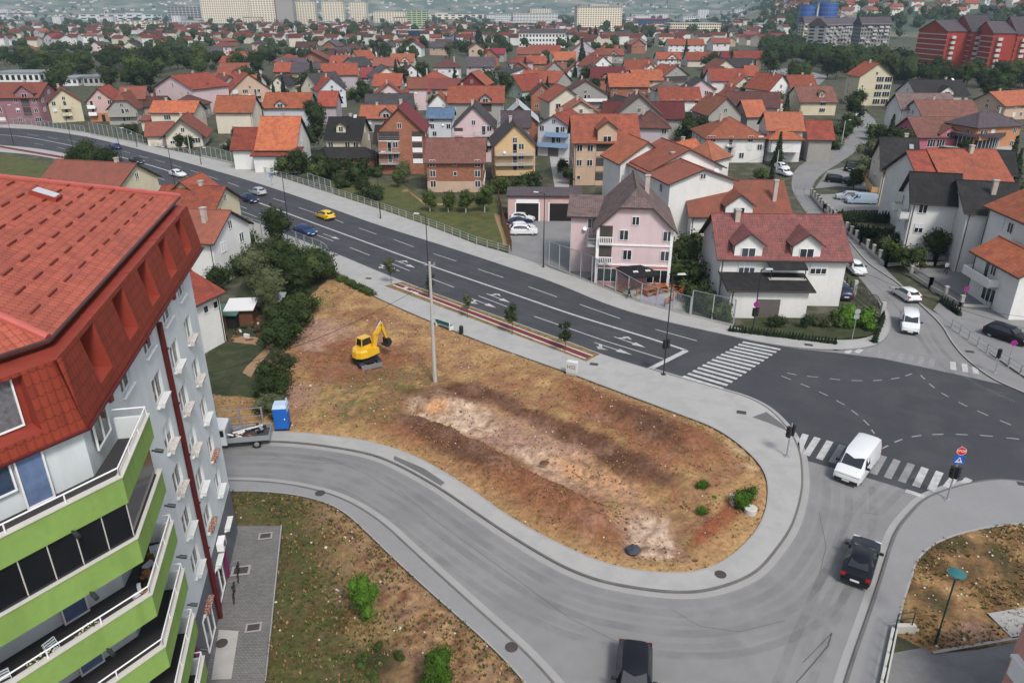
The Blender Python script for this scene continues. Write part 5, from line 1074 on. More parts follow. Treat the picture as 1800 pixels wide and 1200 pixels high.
def crown(kind, seed, nl, ls, core=.72):
    rng = random.Random(seed); mb = MB(); cl = []
    if kind == 'round':
        for i in range(11): a = rng.uniform(0, 6.28); q = rng.uniform(.0, .26); cl.append((q*cos(a), q*sin(a), rng.uniform(.36, .84), rng.uniform(.13, .23)))
        cl.append((0, 0, .6, .28))
    elif kind == 'wide':
        for i in range(13): a = rng.uniform(0, 6.28); q = rng.uniform(.1, .42); cl.append((q*cos(a), q*sin(a), rng.uniform(.4, .8)-q*.3, rng.uniform(.14, .24)))
        cl.append((0, 0, .6, .3))
    elif kind == 'poplar':
        for i in range(11): z = .12+.8*i/10; cl.append((rng.uniform(-.03, .03), rng.uniform(-.03, .03), z, .115*sin(pi*(.18+.76*i/10))+.012))
    elif kind == 'bush':
        for i in range(9): a = rng.uniform(0, 6.28); q = rng.uniform(.0, .5); cl.append((q*cos(a), q*sin(a), rng.uniform(.2, .7)-q*.3, rng.uniform(.2, .34)))
    elif kind == 'sapling':
        for i in range(9): a = rng.uniform(0, 6.28); q = rng.uniform(.0, .17); cl.append((q*cos(a), q*sin(a), rng.uniform(.45, .93), rng.uniform(.07, .13)))
    if kind == 'fir':
        for i in range(14):
            z = .1+.86*i/14; r = .26*(1-i/14.3)
            for j in range(max(4, int(11*(1-i/16)))):
                a = rng.uniform(0, 6.28); L = r*rng.uniform(.75, 1.15); c, s_ = cos(a), sin(a); w = .045+.035*(1-i/14)
                mb.poly([(0, 0, z+.05), (c*L*.6-s_*w, s_*L*.6+c*w, z+.0), (c*L, s_*L, z-.04), (c*L*.6+s_*w, s_*L*.6-c*w, z+.0)])
                for k in range(4):
                    u = rng.uniform(.35, 1.); p = Vector((c*L*u, s_*L*u, z+.02-.05*u)); d = Vector((rng.gauss(0, 1), rng.gauss(0, 1), rng.gauss(0, .5))).normalized()*ls; e = d.cross(Vector((0, 0, 1))).normalized()*ls*.7; mb.poly([p-d, p+e, p+d, p-e])
        mb.lathe([(.15, .08), (.1, .4), (.04, .75), (0, .97)], n=7); return mb
    tot = sum(c[3]**2 for c in cl)
    for c in cl:
        ico(mb, c[:3], c[3]*core, rng)
        for _ in range(int(nl*c[3]**2/tot)):
            n = Vector((rng.gauss(0, 1), rng.gauss(0, 1), rng.gauss(0, 1))).normalized(); p = Vector(c[:3])+n*c[3]*rng.uniform(.7, 1.18)
            d = Vector((rng.gauss(0, 1), rng.gauss(0, 1), rng.gauss(0, 1))).normalized(); e = d.cross(n); 
            if e.length < .1: continue
            e.normalize(); d = e.cross((n+d*.6).normalized()); s_ = ls*rng.uniform(.6, 1.3); mb.poly([p-d*s_, p-e*s_*.7, p+d*s_, p+e*s_*.7])
    return mb
def trunkm(kind, seed, m=BARK):
    rng = random.Random(seed); mb = MB(); r = .018 if kind != 'sapling' else .009
    mb.bar((0, 0, -.02), (.01, 0, .45), r*1.3, n=7, r2=r*.8)
    if kind not in ('fir', 'poplar'):
        for i in range(5): a = i*1.3+rng.random(); mb.bar((.008, 0, .28+.05*i), (cos(a)*.2, sin(a)*.2, .55+.05*i), r*.6, n=5, r2=r*.2)
    else: mb.bar((.01, 0, .45), (0, 0, .92), r*.8, n=6, r2=r*.2)
    return mb.mesh('trunk', m, uv=False)
TM = {}
def tmesh(kind, col, v, hi=0):
    k = (kind, col, v, hi)
    if k not in TM:
        nl, ls = {'round': (1100, .035), 'wide': (1300, .034), 'poplar': (900, .024), 'bush': (750, .055), 'sapling': (420, .028), 'fir': (0, .022)}[kind]
        if hi: nl, ls = int(nl*2.6), ls*.62
        TM[k] = (crown(kind, v*31+len(kind), nl, ls).mesh('crown', LF[col], uv=False), trunkm(kind, v))
    return TM[k]
TRN = {'round': 'broadleaf_tree', 'wide': 'broadleaf_tree', 'poplar': 'poplar_tree', 'bush': 'bush', 'sapling': 'young_tree', 'fir': 'conifer_tree'}
def tree(x, y, z, h, kind, col='dark', v=0, base=None, label=None, hi=0, trunk=None, group=None, sxy=1.):
    cr, tr = tmesh(kind, col, v % 4, hi); cat = {'bush': 'bush'}.get(kind, 'tree')
    root = thing(TRN[kind], label or 'x', cat, (x, y, z), (v*2.4+x) % 6.28, group)
    inst('crown', cr, root, sc=(h*sxy, h*sxy, h))
    if kind != 'bush': inst('trunk', trunk and TRW or tr, root, sc=(h, h, h))
    if not label: AUTO.append((root, base or {'round': 'round dark green tree', 'wide': 'broad dark green tree', 'poplar': 'tall slender poplar', 'fir': 'dark pointed conifer', 'bush': 'low dark bush', 'sapling': 'young thin tree'}[kind]))
    return root
TRW = trunkm('round', 3, LIMEW)
def free(x, y, r):
    for cx, cy, rr, an, w, D in FP:
        dx, dy = x-cx, y-cy
        if abs(dx)+abs(dy) > rr*2.2+r: continue
        u = dx*cos(an)+dy*sin(an); v = -dx*sin(an)+dy*cos(an)
        if abs(u) < w/2+r and abs(v) < D/2+r: return False
    return True
TP = []
def tfree(x, y, r): return all((x-a)**2+(y-b)**2 > (r+c)**2*.5 for a, b, c in TP)
rt = random.Random(11)
def tp(px, py, h, kind='round', col='dark', **k):
    g = G(px, py, 0); TP.append((g.x, g.y, h*.3)); return tree(g.x, g.y, 0, h, kind, col, rt.randrange(4), **k)
# placed trees -------------------------------------------------------------
for px, py, h, kd, c in [(160, 307, 7.5, 'wide', 'dark'), (196, 318, 7.6, 'round', 'dark'), (135, 303, 6, 'round', 'dark'), (216, 332, 4.5, 'bush', 'dark'), (180, 312, 7, 'wide', 'dark')]: tp(px, py, h, kd, c, hi=1)
for px, py, h, kd, c in [(400, 432, 4.5, 'round', 'dark'), (385, 452, 4, 'bush', 'dark'), (430, 452, 4.4, 'bush', 'dark'), (487, 438, 7.2, 'poplar', 'olive'), (490, 440, 6.0, 'round', 'dark'), (470, 470, 5, 'bush', 'olive'), (505, 500, 6, 'round', 'dark'), (455, 515, 5.5, 'round', 'olive'),
                         (480, 540, 5.5, 'round', 'olive'), (520, 520, 5.5, 'wide', 'dark'), (545, 500, 5.5, 'wide', 'dark'), (560, 490, 4.5, 'bush', 'dark'), (510, 585, 4.2, 'bush', 'dark'), (535, 560, 3.6, 'bush', 'mid'), (500, 615, 4, 'bush', 'dark'), (475, 560, 4.2, 'round', 'olive'),
                         (478, 728, 2.5, 'bush', 'olive'), (484, 700, 3.0, 'bush', 'dark'), (489, 672, 3.2, 'bush', 'dark'), (497, 642, 2.0, 'bush', 'olive'), (380, 520, 4.2, 'round', 'dark'), (400, 490, 4, 'bush', 'dark'), (425, 480, 3.6, 'bush', 'olive')]: tp(px, py, h, kd, c, hi=1)
for px, py, h, kd, c in [(688, 500, 3.6, 'sapling', 'olive'), (757, 524, 3.2, 'sapling', 'dark'), (822, 560, 3.2, 'sapling', 'olive'), (900, 590, 4, 'sapling', 'dark'), (993, 619, 3.6, 'sapling', 'dark')]: tp(px, py, h, kd, c, base='young street tree in the bike lane strip')
for i, (px, py, h) in enumerate([(756, 372, 3.8), (788, 373, 4), (819, 374, 4), (852, 373, 4.6)]): tp(px, py, h, 'round', 'mid', base='small fruit tree with limewashed trunk', trunk=1, group='fruit trees with limewashed trunks in the lawn')
for px, py, h, c, b in [(643, 1094, 3.3, 'fresh', 'bright green young tree on the south verge'), (767, 1228, 3.2, 'fresh', 'bright green young tree at the bottom edge')]: tp(px, py, h, 'round', c, label=b, hi=1, sxy=.72)
for px, py, h, c in [(1310, 890, 1.9, 'fresh'), (1235, 862, 1.0, 'fresh'), (1233, 905, .8, 'fresh'), (1256, 880, .5, 'fresh'), (958, 730, .6, 'mid'), (945, 728, .5, 'mid'), (640, 1170, .9, 'mid'), (655, 1195, .8, 'mid'), (700, 1160, .7, 'mid'), (665, 1140, .6, 'mid')]: tp(px, py, h, 'bush', c, hi=1, base='bright green weed bush' if c == 'fresh' else 'small green weed clump', sxy=.9)
for px, py, h, kd, c in [(700, 330, 3.5, 'round', 'mid'), (710, 322, 4.2, 'round', 'olive'), (620, 322, 5, 'bush', 'dark'), (590, 318, 5, 'wide', 'dark'), (560, 312, 4.5, 'bush', 'mid'), (640, 345, 4.2, 'round', 'dark'), (655, 352, 3.8, 'bush', 'dark'), (600, 330, 3, 'bush', 'dark'), (525, 308, 5.5, 'round', 'dark'), (505, 305, 4.5, 'bush', 'mid'), (545, 300, 5, 'bush', 'dark'),
                         (540, 270, 8, 'wide', 'dark'), (560, 240, 8.5, 'round', 'dark'), (550, 215, 7, 'round', 'dark'), (612, 300, 3, 'round', 'dark'), (635, 305, 4, 'bush', 'dark'), (575, 310, 2.6, 'bush', 'olive'), (880, 340, 4, 'bush', 'mid'), (910, 338, 3.6, 'bush', 'dark'), (690, 300, 3, 'bush', 'dark'),
                         (335, 268, 4, 'round', 'dark'), (318, 265, 4, 'round', 'dark'), (262, 250, 4, 'bush', 'dark'), (230, 235, 4, 'bush', 'dark'), (420, 255, 5, 'round', 'dark'), (435, 262, 3, 'bush', 'mid'), (405, 265, 3, 'bush', 'dark'), (445, 270, 3, 'bush', 'dark'), (415, 200, 6, 'round', 'dark'), (428, 205, 6, 'round', 'dark'),
                         (1210, 258, 7.5, 'wide', 'dark'), (1190, 245, 6.5, 'round', 'dark'), (1228, 250, 6.5, 'round', 'dark'), (1205, 232, 6, 'round', 'dark'), (1240, 222, 6, 'round', 'dark'), (1220, 225, 6, 'wide', 'dark'), (1248, 238, 5, 'bush', 'dark'), (1365, 292, 8, 'fir', 'fir'), (1355, 318, 4.2, 'fir', 'fir'), (1335, 318, 3, 'bush', 'mid'),
                         (1200, 490, 5.5, 'round', 'dark'), (1210, 505, 4.5, 'bush', 'dark'), (1225, 530, 3.5, 'bush', 'dark'), (1215, 470, 5, 'round', 'olive'), (1245, 545, 2.5, 'bush', 'mid'), (1265, 560, 2.4, 'bush', 'mid'), (1225, 545, 2.4, 'bush', 'dark'),
                         (1413, 578, 1.9, 'round', 'fir'), (1442, 576, 1.7, 'bush', 'olive'), (1482, 568, 2.6, 'bush', 'fresh'), (1500, 572, 2.5, 'bush', 'fresh'), (1518, 575, 2.4, 'bush', 'fresh'), (1470, 572, 2.2, 'bush', 'mid'), (1365, 575, 1.8, 'bush', 'dark'),
                         (1652, 445, 5.5, 'wide', 'dark'), (1640, 460, 4.6, 'round', 'dark'), (1672, 452, 4.5, 'round', 'dark'), (1600, 478, 4.2, 'wide', 'mid'), (1572, 462, 3.6, 'bush', 'mid'), (1560, 440, 3, 'bush', 'olive'), (1585, 440, 3.4, 'bush', 'dark'), (1545, 425, 3, 'bush', 'dark'),
                         (1560, 262, 9, 'fir', 'fir'), (1545, 258, 6, 'round', 'dark'), (1580, 262, 6, 'wide', 'dark'), (1770, 312, 9, 'fir', 'fir'), (1782, 318, 7, 'fir', 'fir'), (1486, 300, 2.4, 'fir', 'fir'), (1460, 315, 1.4, 'bush', 'mid'), (1530, 290, 6.5, 'wide', 'olive'), (1520, 305, 4, 'bush', 'olive'),
                         (1500, 215, 8, 'round', 'dark'), (1490, 235, 6, 'wide', 'dark'), (1475, 250, 6, 'wide', 'dark'), (1455, 262, 5, 'bush', 'dark'), (1440, 268, 4, 'bush', 'dark'), (1505, 195, 7, 'round', 'dark'), (1380, 205, 8, 'fir', 'fir'), (1365, 200, 7, 'round', 'mid'), (1375, 225, 6, 'round', 'dark'),
                         (1740, 205, 8, 'round', 'dark'), (1750, 190, 8, 'round', 'dark'), (1730, 175, 8, 'round', 'dark'), (1000, 325, 3.5, 'round', 'dark'), (990, 310, 4, 'round', 'dark'), (840, 90, 20, 'poplar', 'fir'), (848, 92, 13, 'poplar', 'fir'), (828, 95, 12, 'fir', 'fir'), (862, 85, 10, 'fir', 'fir'), (800, 85, 12, 'fir', 'fir'), (815, 90, 10, 'fir', 'fir'), (835, 100, 11, 'fir', 'fir'),
                         (1036, 80, 17, 'poplar', 'fir'), (1046, 80, 18, 'poplar', 'fir'), (1056, 78, 12, 'poplar', 'fir'), (1172, 68, 15, 'poplar', 'fir'), (1205, 96, 12, 'fir', 'fir'), (1022, 112, 16, 'fir', 'fir'), (990, 108, 8, 'round', 'mid'), (998, 80, 10, 'poplar', 'fir'), (1145, 66, 11, 'fir', 'fir'), (678, 128, 11, 'fir', 'fir'), (658, 110, 12, 'fir', 'fir'), (670, 112, 10, 'poplar', 'fir'), (718, 76, 8, 'round', 'dark'),
                         (624, 80, 9, 'round', 'mid'), (1415, 96, 16, 'poplar', 'dark'), (1430, 95, 18, 'round', 'dark'), (1660, 140, 9, 'round', 'mid'), (1285, 116, 9, 'round', 'dark'), (1302, 120, 7, 'round', 'dark'), (770, 142, 6, 'round', 'olive'), (960, 108, 7, 'round', 'olive'), (1225, 112, 8, 'round', 'dark'), (1050, 175, 4, 'bush', 'mid'), (1070, 190, 4, 'bush', 'dark'), (950, 178, 5, 'bush', 'mid'), (930, 182, 4, 'bush', 'dark'),
                         (620, 175, 6, 'bush', 'mid'), (640, 180, 6, 'round', 'dark'), (535, 175, 4, 'bush', 'olive'), (760, 185, 4, 'bush', 'dark'), (640, 165, 5, 'bush', 'dark'), (850, 165, 4, 'bush', 'mid')]: tp(px, py, h, kd, c)
# hedge rows: every small conifer its own plant
def hedge_row(a, b, n, h, lbl, col='fir'):
    A, B = G(*a), G(*b)
    for i in range(n):
        p = A.lerp(B, (i+.5)/n); tree(p.x, p.y, 0, h*rt.uniform(.85, 1.15), 'fir', col, i, label=lbl, group=lbl, sxy=1.5); COL.objects[-1].parent['category'] = 'hedge plant'; COL.objects[-1].parent.name = 'hedge_conifer'
hedge_row((1460, 388), (1592, 392), 26, 1.9, 'small clipped conifer in the hedge row below the parked vans'); hedge_row((1492, 412), (1575, 424), 20, 1.9, 'small clipped conifer in the hedge behind the pillared garden fence')
hedge_row((1280, 583), (1470, 606), 34, .9, 'tiny conifer in the hedge edging the corner garden'); hedge_row((1535, 605), (1552, 560), 10, 1.1, 'tiny conifer in the hedge at the rounded street corner'); hedge_row((1652, 530), (1688, 556), 8, 1.2, 'little conifer behind the low garden wall')
# dark strip hedge along the lot edge
for i in range(10):
    u = i/9; p = G(592, 490).lerp(G(652, 520), u); tree(p.x, p.y, 0, 1.1, 'bush', 'mid', i, label='low green shrub in the strip along the top of the dirt lot', group='shrubs along the top of the dirt lot')
# ================================================================ FAR HOUSES
HM = {}
def farhouse(x, y, z, an, wk, rk, typ, sc, base):
    k = (wk, rk, typ)
    if k not in HM:
        mw, mr = MB(), MB(); w, D, h, r = {'E': (12, 9, 5, 2.8), 'G': (9, 11, 5.4, 3.0), 'H': (11, 10, 5.6, 2.6)}[typ]
        mw.box(-w/2, w/2, -D/2, D/2, -3, h)
        if typ == 'E': [mw.poly([(s*w/2, -D/2, h), (s*w/2, D/2, h), (s*w/2, 0, h+r)]) for s in (-1, 1)]
        if typ == 'G': [mw.poly([(-w/2, s*D/2, h), (w/2, s*D/2, h), (0, s*D/2, h+r)]) for s in (-1, 1)]
        mr.M = Matrix.Translation((-w/2, -D/2, 0)); roof_parts(mr, w, D, h, typ, r, .6)
        HM[k] = (mw.mesh('wall', Wm[wk]), mr.mesh('roof', [R[rk], FASC]), w, D, h)
    a, b_, w, D, h = HM[k]; root = thing('house', base, 'house', (x, y, z), an, None, sc); inst('wall', a, root); inst('roof', b_, root)
    for sx in (-.25, .22):
        inst('window', window_mesh(1.3, 1.4, 1), root, (w*sx-.6, -D/2-.05, h-2.2))
    AUTO.append((root, base)); HOUSES.append(root); return w*sc, D*sc
RN = {'orange': 'orange', 'bright': 'bright orange', 'red': 'red brown', 'dark': 'dark brown', 'grey': 'dark grey', 'brown': 'brown', 'crimson': 'crimson', 'lilac': 'lilac grey', 'blue': 'blue'}
rh = random.Random(5)
def fill(poly, n, pool, trees=0, th=(5, 9), ztop=None, tmax=999):
    xs = [p[0] for p in poly]; ys = [p[1] for p in poly]; k = 0
    for _ in range(n*14):
        if k >= n: break
        px, py = rh.uniform(min(xs), max(xs)), rh.uniform(min(ys), max(ys))
        if not inpoly(px, py, poly): continue
        g = G(px, py, 0); sc = rh.uniform(.85, 1.25)
        if not free(g.x, g.y, 6.8*sc) or not tfree(g.x, g.y, 3): continue
        wk = rh.choice(['white', 'white', 'cream', 'rose', 'grey', 'brick', 'peach', 'lilac', 'cream']); rk = rh.choice(pool); ty = rh.choice('EEGGH'); an = rh.uniform(-.35, .35)
        farhouse(g.x, g.y, 0, an, wk, rk, ty, sc, f'{RN[rk]} roofed {wk} '+{'E': 'house', 'G': 'gabled house', 'H': 'hipped house'}[ty]); FP.append((g.x, g.y, 7*sc, an, 12*sc, 11*sc)); k += 1
POOL = ['orange', 'orange', 'orange', 'bright', 'red', 'red', 'dark', 'grey', 'lilac', 'crimson']
# reserve room for the blocks that follow
for (x0, x1, y) in [(295, 440, 44), (440, 660, 44), (655, 760, 50), (895, 1110, 56), (1115, 1270, 60), (905, 1000, 84), (1048, 1120, 72), (1395, 1470, 74), (1405, 1570, 108), (1600, 1830, 132), (0, 190, 152), (860, 990, 50)]:
    a, b_ = G(x0, y), G(x1, y); FP.append(((a.x+b_.x)/2, a.y+8, (b_.x-a.x)/2+10, 0, b_.x-a.x+6, 34))
fill([(400, 108), (1340, 90), (1340, 240), (1180, 250), (900, 200), (640, 230), (400, 200)], 34, POOL)
fill([(-10, 62), (420, 62), (500, 92), (640, 92), (640, 72), (900, 76), (900, 110), (400, 118), (300, 108), (110, 105), (-10, 112)], 44, ['orange', 'red', 'dark', 'grey', 'crimson', 'lilac'])
fill([(640, 56), (900, 60), (900, 84), (640, 86)], 6, POOL); fill([(900, 72), (1350, 62), (1350, 95), (900, 100)], 12, POOL)
fill([(0, 46), (900, 46), (900, 66), (0, 66)], 30, ['orange', 'red', 'dark', 'grey', 'lilac'])
fill([(1330, 60), (1410, 60), (1410, 80), (1330, 80)], 3, POOL)
# hillside houses on the right
hb = 0
for _ in range(4000):
    if hb >= 58: break
    r = rh.uniform(1000, 2300); a = rh.uniform(radians(22), radians(35)); x, y = r*sin(a), r*cos(a); z = hillh(x, y); p = P(x, y, z)
    if not (1455 < p[0] < 1812 and 2 < p[1] < 60): continue
    if fbm(x, y, .004) < -.15 or not free(x, y, 12): continue
    rk = rh.choice(['orange', 'orange', 'red', 'bright', 'brown']); wk = rh.choice(['white', 'cream', 'rose', 'white'])
    farhouse(x, y, z, rh.uniform(-.6, .6), wk, rk, rh.choice('EGH'), rh.uniform(.9, 1.3), f'tiny {RN[rk]} roofed {wk} hillside house'); FP.append((x, y, 10, 0, 18, 18)); hb += 1
def speck_town(name, n, rr, ar, cond, label):
    mb = MB(); k = 0
    for _ in range(n*12):
        if k >= n: break
        r = rh.uniform(*rr); a = rh.uniform(*[radians(q) for q in ar]); x, y = r*sin(a), r*cos(a); z = hillh(x, y); p = P(x, y, z)
        if not cond(p, x, y): continue
        w, d, h = rh.uniform(9, 15), rh.uniform(8, 12), rh.uniform(4.5, 8); c, s_ = cos(rh.uniform(-.7, .7)), sin(rh.uniform(-.7, .7)); mb.M = Matrix.Translation((x, y, z)) @ Matrix.Rotation(rh.uniform(-.7, .7), 4, 'Z')
        m = rh.choice([0, 0, 1]); rm = rh.choice([2, 2, 3, 4]); mb.box(-w/2, w/2, -d/2, d/2, -4, h, m)
        mb.poly([(-w/2-.5, -d/2-.5, h), (w/2+.5, -d/2-.5, h), (w/2+.5, 0, h+3), (-w/2-.5, 0, h+3)], rm); mb.poly([(-w/2-.5, 0, h+3), (w/2+.5, 0, h+3), (w/2+.5, d/2+.5, h), (-w/2-.5, d/2+.5, h)], rm); mb.poly([(-w/2, -d/2, h), (-w/2, d/2, h), (-w/2, 0, h+3)], m); mb.poly([(w/2, -d/2, h), (w/2, d/2, h), (w/2, 0, h+3)], m); k += 1
    mb.M = None; o = mb.build(name, [Wm['white'], Wm['cream'], R['orange'], R['red'], R['brown']], uv=False); tag(o, label, 'houses', None, 'stuff')
speck_town('hillside_town', 900, (1300, 3600), (18, 40), lambda p, x, y: p[1] < 58 and fbm(x, y, .003) > -.2, 'mass of tiny red roofed houses spread over the right hillside')
for q_ in range(1): speck_town('far_town', 330, (420, 1500), (-40, 25), lambda p, x, y: 38 < p[1] < 84 and -20 < p[0] < 1380 and free(x, y, 9) and not FP.append((x, y, 8, 0, 14, 14)), 'mass of small red roofed houses in front of the far towers')
speck_town('mountain_foot_town', 1100, (3000, 6500), (-42, 24), lambda p, x, y: fbm(x, y, .0012) > -.05, 'pale specks of far houses at the foot of the hazy mountains')
# ================================================================ BLOCKS AND LARGE FAR BUILDINGS
def block(name, label, x0, x1, yb, yt, D, wall, nf, nc, short=None, cat='apartment block', rz=0, flat=True, sidem=None, wcol=GLASS, ww=.55, wh=.52, yb2=None, extra=None):
    a = G(x0, yb); b_ = G(x1, yb2 or yb); w = (b_-a).length; an = math.atan2(b_.y-a.y, b_.x-a.x); h = zat(a.x, a.y, yt); root = thing(name, label, cat, (a.x, a.y, 0), an)
    mb = MB(); mb.box(0, w, 0, D, -1, h, 0)
    if flat: mb.box(-.3, w+.3, -.3, D+.3, h, h+.7, 1)
    mb.build('wall', [wall, sidem or CONC], root, uv=False); wm_ = MB(); fh = h/nf
    for i in range(nf):
        for j in range(nc):
            cx = w*(j+.5)/nc; dx = w/nc*ww/2; z = fh*(i+.35); wm_.poly([(cx-dx, -.06, z), (cx+dx, -.06, z), (cx+dx, -.06, z+fh*wh), (cx-dx, -.06, z+fh*wh)])
        sd_ = (w+.06) if (a.x+b_.x)/2 < 0 else -.06; ns = max(2, int(nc*D/w*.8))
        for j in range(ns):
            cy = D*(j+.5)/ns; dy = D/ns*ww/2; q = [(sd_, cy-dy, fh*(i+.35)), (sd_, cy+dy, fh*(i+.35)), (sd_, cy+dy, fh*(i+.35+wh)), (sd_, cy-dy, fh*(i+.35+wh))]; wm_.poly(q)
    o = wm_.build('window_grid', wcol, root, uv=False); o['kind'] = 'stuff'
    if extra: extra(root, w, D, h)
    NEARLBL.append((root, short or label)); FP.append(((a.x+b_.x)/2, a.y+D/2, w/2+D/2, an, w, D)); return root
TW = mat('tower_cream', (.70, .61, .48), .9, .06, .02); TB = mat('tower_cream_shaded', (.30, .26, .24), .9, .1, .02); TWI = mat('tower_window', (.13, .11, .10), .6); BLG = glassm('blue_glass', (.02, .07, .2)); OFF = mat('office_white', (.6, .6, .6), .9, .05, .05); PALEW = mat('pale_window', (.28, .26, .25), .5)  # darker tower tone holds the shaded side of the cream towers in its colour
def cornice(root, w, D, h):
    mb = MB(); mb.box(-.8, w+.8, -.8, D+.8, h+.7, h+1.5); mb.box(w*.3, w*.7, D*.2, D*.8, h+1.5, h+4.5); mb.build('roof_house', CONC, root, uv=False)
block('apartment_slab', 'wide cream tower block with many balconies left of the row of towers', 357, 441, 41, -4, 26, TW, 15, 22, 'the wide cream tower block', extra=cornice, wcol=TWI)
block('tower_block', 'cream tower block first in the row of towers', 443, 486, 43, -1, 24, TW, 14, 9, 'the first tower', extra=cornice, wcol=TWI)
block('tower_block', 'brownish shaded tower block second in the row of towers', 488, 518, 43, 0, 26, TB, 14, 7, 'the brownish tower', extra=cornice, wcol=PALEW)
block('tower_block', 'cream tower block in the middle of the row of towers', 519, 556, 42, 3, 22, TW, 14, 8, 'the middle tower', extra=cornice, wcol=TWI)
block('tower_block', 'cream tower block second from the right in the row of towers', 568, 605, 42, 3, 22, TW, 14, 8, 'the fourth cream tower', extra=cornice, wcol=TWI)
block('tower_block', 'rightmost tower block of the row with a brown side', 616, 645, 41, 4, 30, TW, 14, 7, 'the rightmost tower', extra=cornice, wcol=TWI)
block('unfinished_block', 'unfinished concrete block with dark open top floors left of the towers', 297, 356, 38, 13, 40, CONC, 6, 9, 'the unfinished block', wcol=DARK, ww=.75, wh=.7)
block('terrace_block', 'long pale block of stepped balconies right of the towers', 657, 712, 40, 21, 30, TW, 7, 12, 'the stepped balcony block', wcol=TWI)
block('office_block', 'grey blue office block with a lime green stripe', 716, 751, 48, 19, 24, mat('lime_panel', (.36, .42, .18)), 8, 4, 'the lime striped office', 'office block', wcol=BLG, ww=.8)
block('apartment_slab', 'large cream apartment slab alone in the middle distance', 1014, 1092, 55, 13, 60, TW, 11, 18, 'the large cream slab', extra=cornice, wcol=TWI)
block('low_block', 'white block with repeated vaulted roof bays', 902, 980, 46, 24, 40, OFF, 4, 14, 'the vaulted white block', wcol=PALEW, ww=.8, wh=.7)
block('office_block', 'low dark blue and red glass office block', 1121, 1172, 50, 34, 60, BLG, 4, 10, 'the blue and red glass block', 'office block', wcol=DARK, sidem=mat('red_panel', (.35, .04, .03)))
block('office_block', 'long unfinished pale office with empty window bays', 1178, 1266, 60, 42, 50, TW, 4, 22, 'the unfinished office', 'office block', wcol=DARK, ww=.7)
block('hotel', 'white three storey hotel with grey mansard roof and blue canopy', 912, 993, 84, 60, 16, Wm['white'], 3, 14, 'the white hotel', 'hotel', wcol=GLASS, extra=lambda r, w, D, h: (lambda m: (m.hexa([(-.5, -.5, h+.7), (w+.5, -.5, h+.7), (w+.5, D+.5, h+.7), (-.5, D+.5, h+.7)], [(2, 2, h+4), (w-2, 2, h+4), (w-2, D-2, h+4), (2, D-2, h+4)]), m.build('mansard', R['lilac'], r)))(MB()))
block('low_block', 'low grey white block with a blue sheet roof by the poplars', 1053, 1112, 72, 58, 18, OFF, 3, 12, 'the blue sheeted low block', sidem=R['blue'])
block('warehouse', 'long low white warehouse roof left behind the mauve house', -10, 72, 147, 130, 16, OFF, 1, 8, 'the long white warehouse', 'warehouse', sidem=R['white'])
block('warehouse', 'pale blue pitched shed behind the salmon house', 108, 138, 151, 139, 14, OFF, 1, 3, 'the pale blue shed', 'warehouse', sidem=R['white'])
block('warehouse', 'grey sheet roofed shed right of the pale blue shed', 148, 176, 151, 137, 14, CONC, 1, 3, 'the grey shed', 'warehouse', sidem=R['white'])
for i, (x0, x1, yb, yt, D, m, lb) in enumerate([(140, 270, 36, 26, 60, OFF, 'long white factory hall at the far left'), (205, 275, 51, 38, 30, TW, 'pale long low office left of the unfinished block'), (296, 350, 52, 40, 30, CONC, 'grey low block below the unfinished block'), (0, 20, 36, 30, 60, OFF, 'pale far hall at the left edge'), (560, 640, 52, 46, 30, OFF, 'white hall below the middle towers'), (470, 545, 70, 60, 20, OFF, 'long flat white workshop below the towers'),
        (670, 745, 66, 54, 20, BLG, 'low dark school building with blue band'), (755, 850, 34, 26, 50, TW, 'orange tinted far terrace'), (870, 898, 40, 26, 40, OFF, 'grey white far block'), (820, 840, 38, 32, 40, OFF, 'small white far block'), (1100, 1118, 48, 31, 30, OFF, 'white tower-like block beside the cream slab'), (1275, 1330, 44, 37, 60, BLG, 'blue warehouse in the right distance'), (1340, 1368, 46, 38, 60, OFF, 'white hall right of the blue warehouse'),
        (1200, 1230, 38, 29, 50, OFF, 'white roofed far hall'), (1330, 1352, 62, 42, 20, OFF, 'small white office near the trees'), (1372, 1400, 40, 33, 50, OFF, 'white hall left of the glass towers'), (1560, 1608, 66, 50, 20, BLG, 'dark blue glass office behind the grey flats'), (1110, 1150, 66, 60, 20, Wm['white'], 'low white building by the poplars')]):
    block('far_building', lb, x0, x1, yb, yt, D, m, 2 if yb-yt < 12 else 4, 8, None, 'building')
rb = random.Random(21)
for i in range(84):
    y = rb.uniform(22, 47); x = rb.uniform(-5, 1390); wd = rb.uniform(12, 40); ht = rb.choice([4, 6, 8, 11, 15]); a, b_ = G(x, y), G(x+wd, y)
    if any(abs((a.x+b_.x)/2-q[0]) < (b_.x-a.x)/2+q[4]/2+4 and abs(a.y+12-q[1]) < 34 for q in FP[-90:] if q[4] > 20): continue
    c_ = rb.choice([(OFF, 'white'), (TW, 'cream'), (CONC, 'grey'), (OFF, 'white')]); r = block('far_building', 'x', x, x+wd, y, y-ht, rb.uniform(14, 40), c_[0], max(1, ht//2), max(3, int(wd/4)), None, 'building', wcol=PALEW if rb.random() < .6 else GLASS, sidem=rb.choice([CONC, R['orange'], R['white'], R['red']])); NEARLBL.pop(); AUTO.append((r, 'low '*(ht < 5)+c_[1]+' far building'))
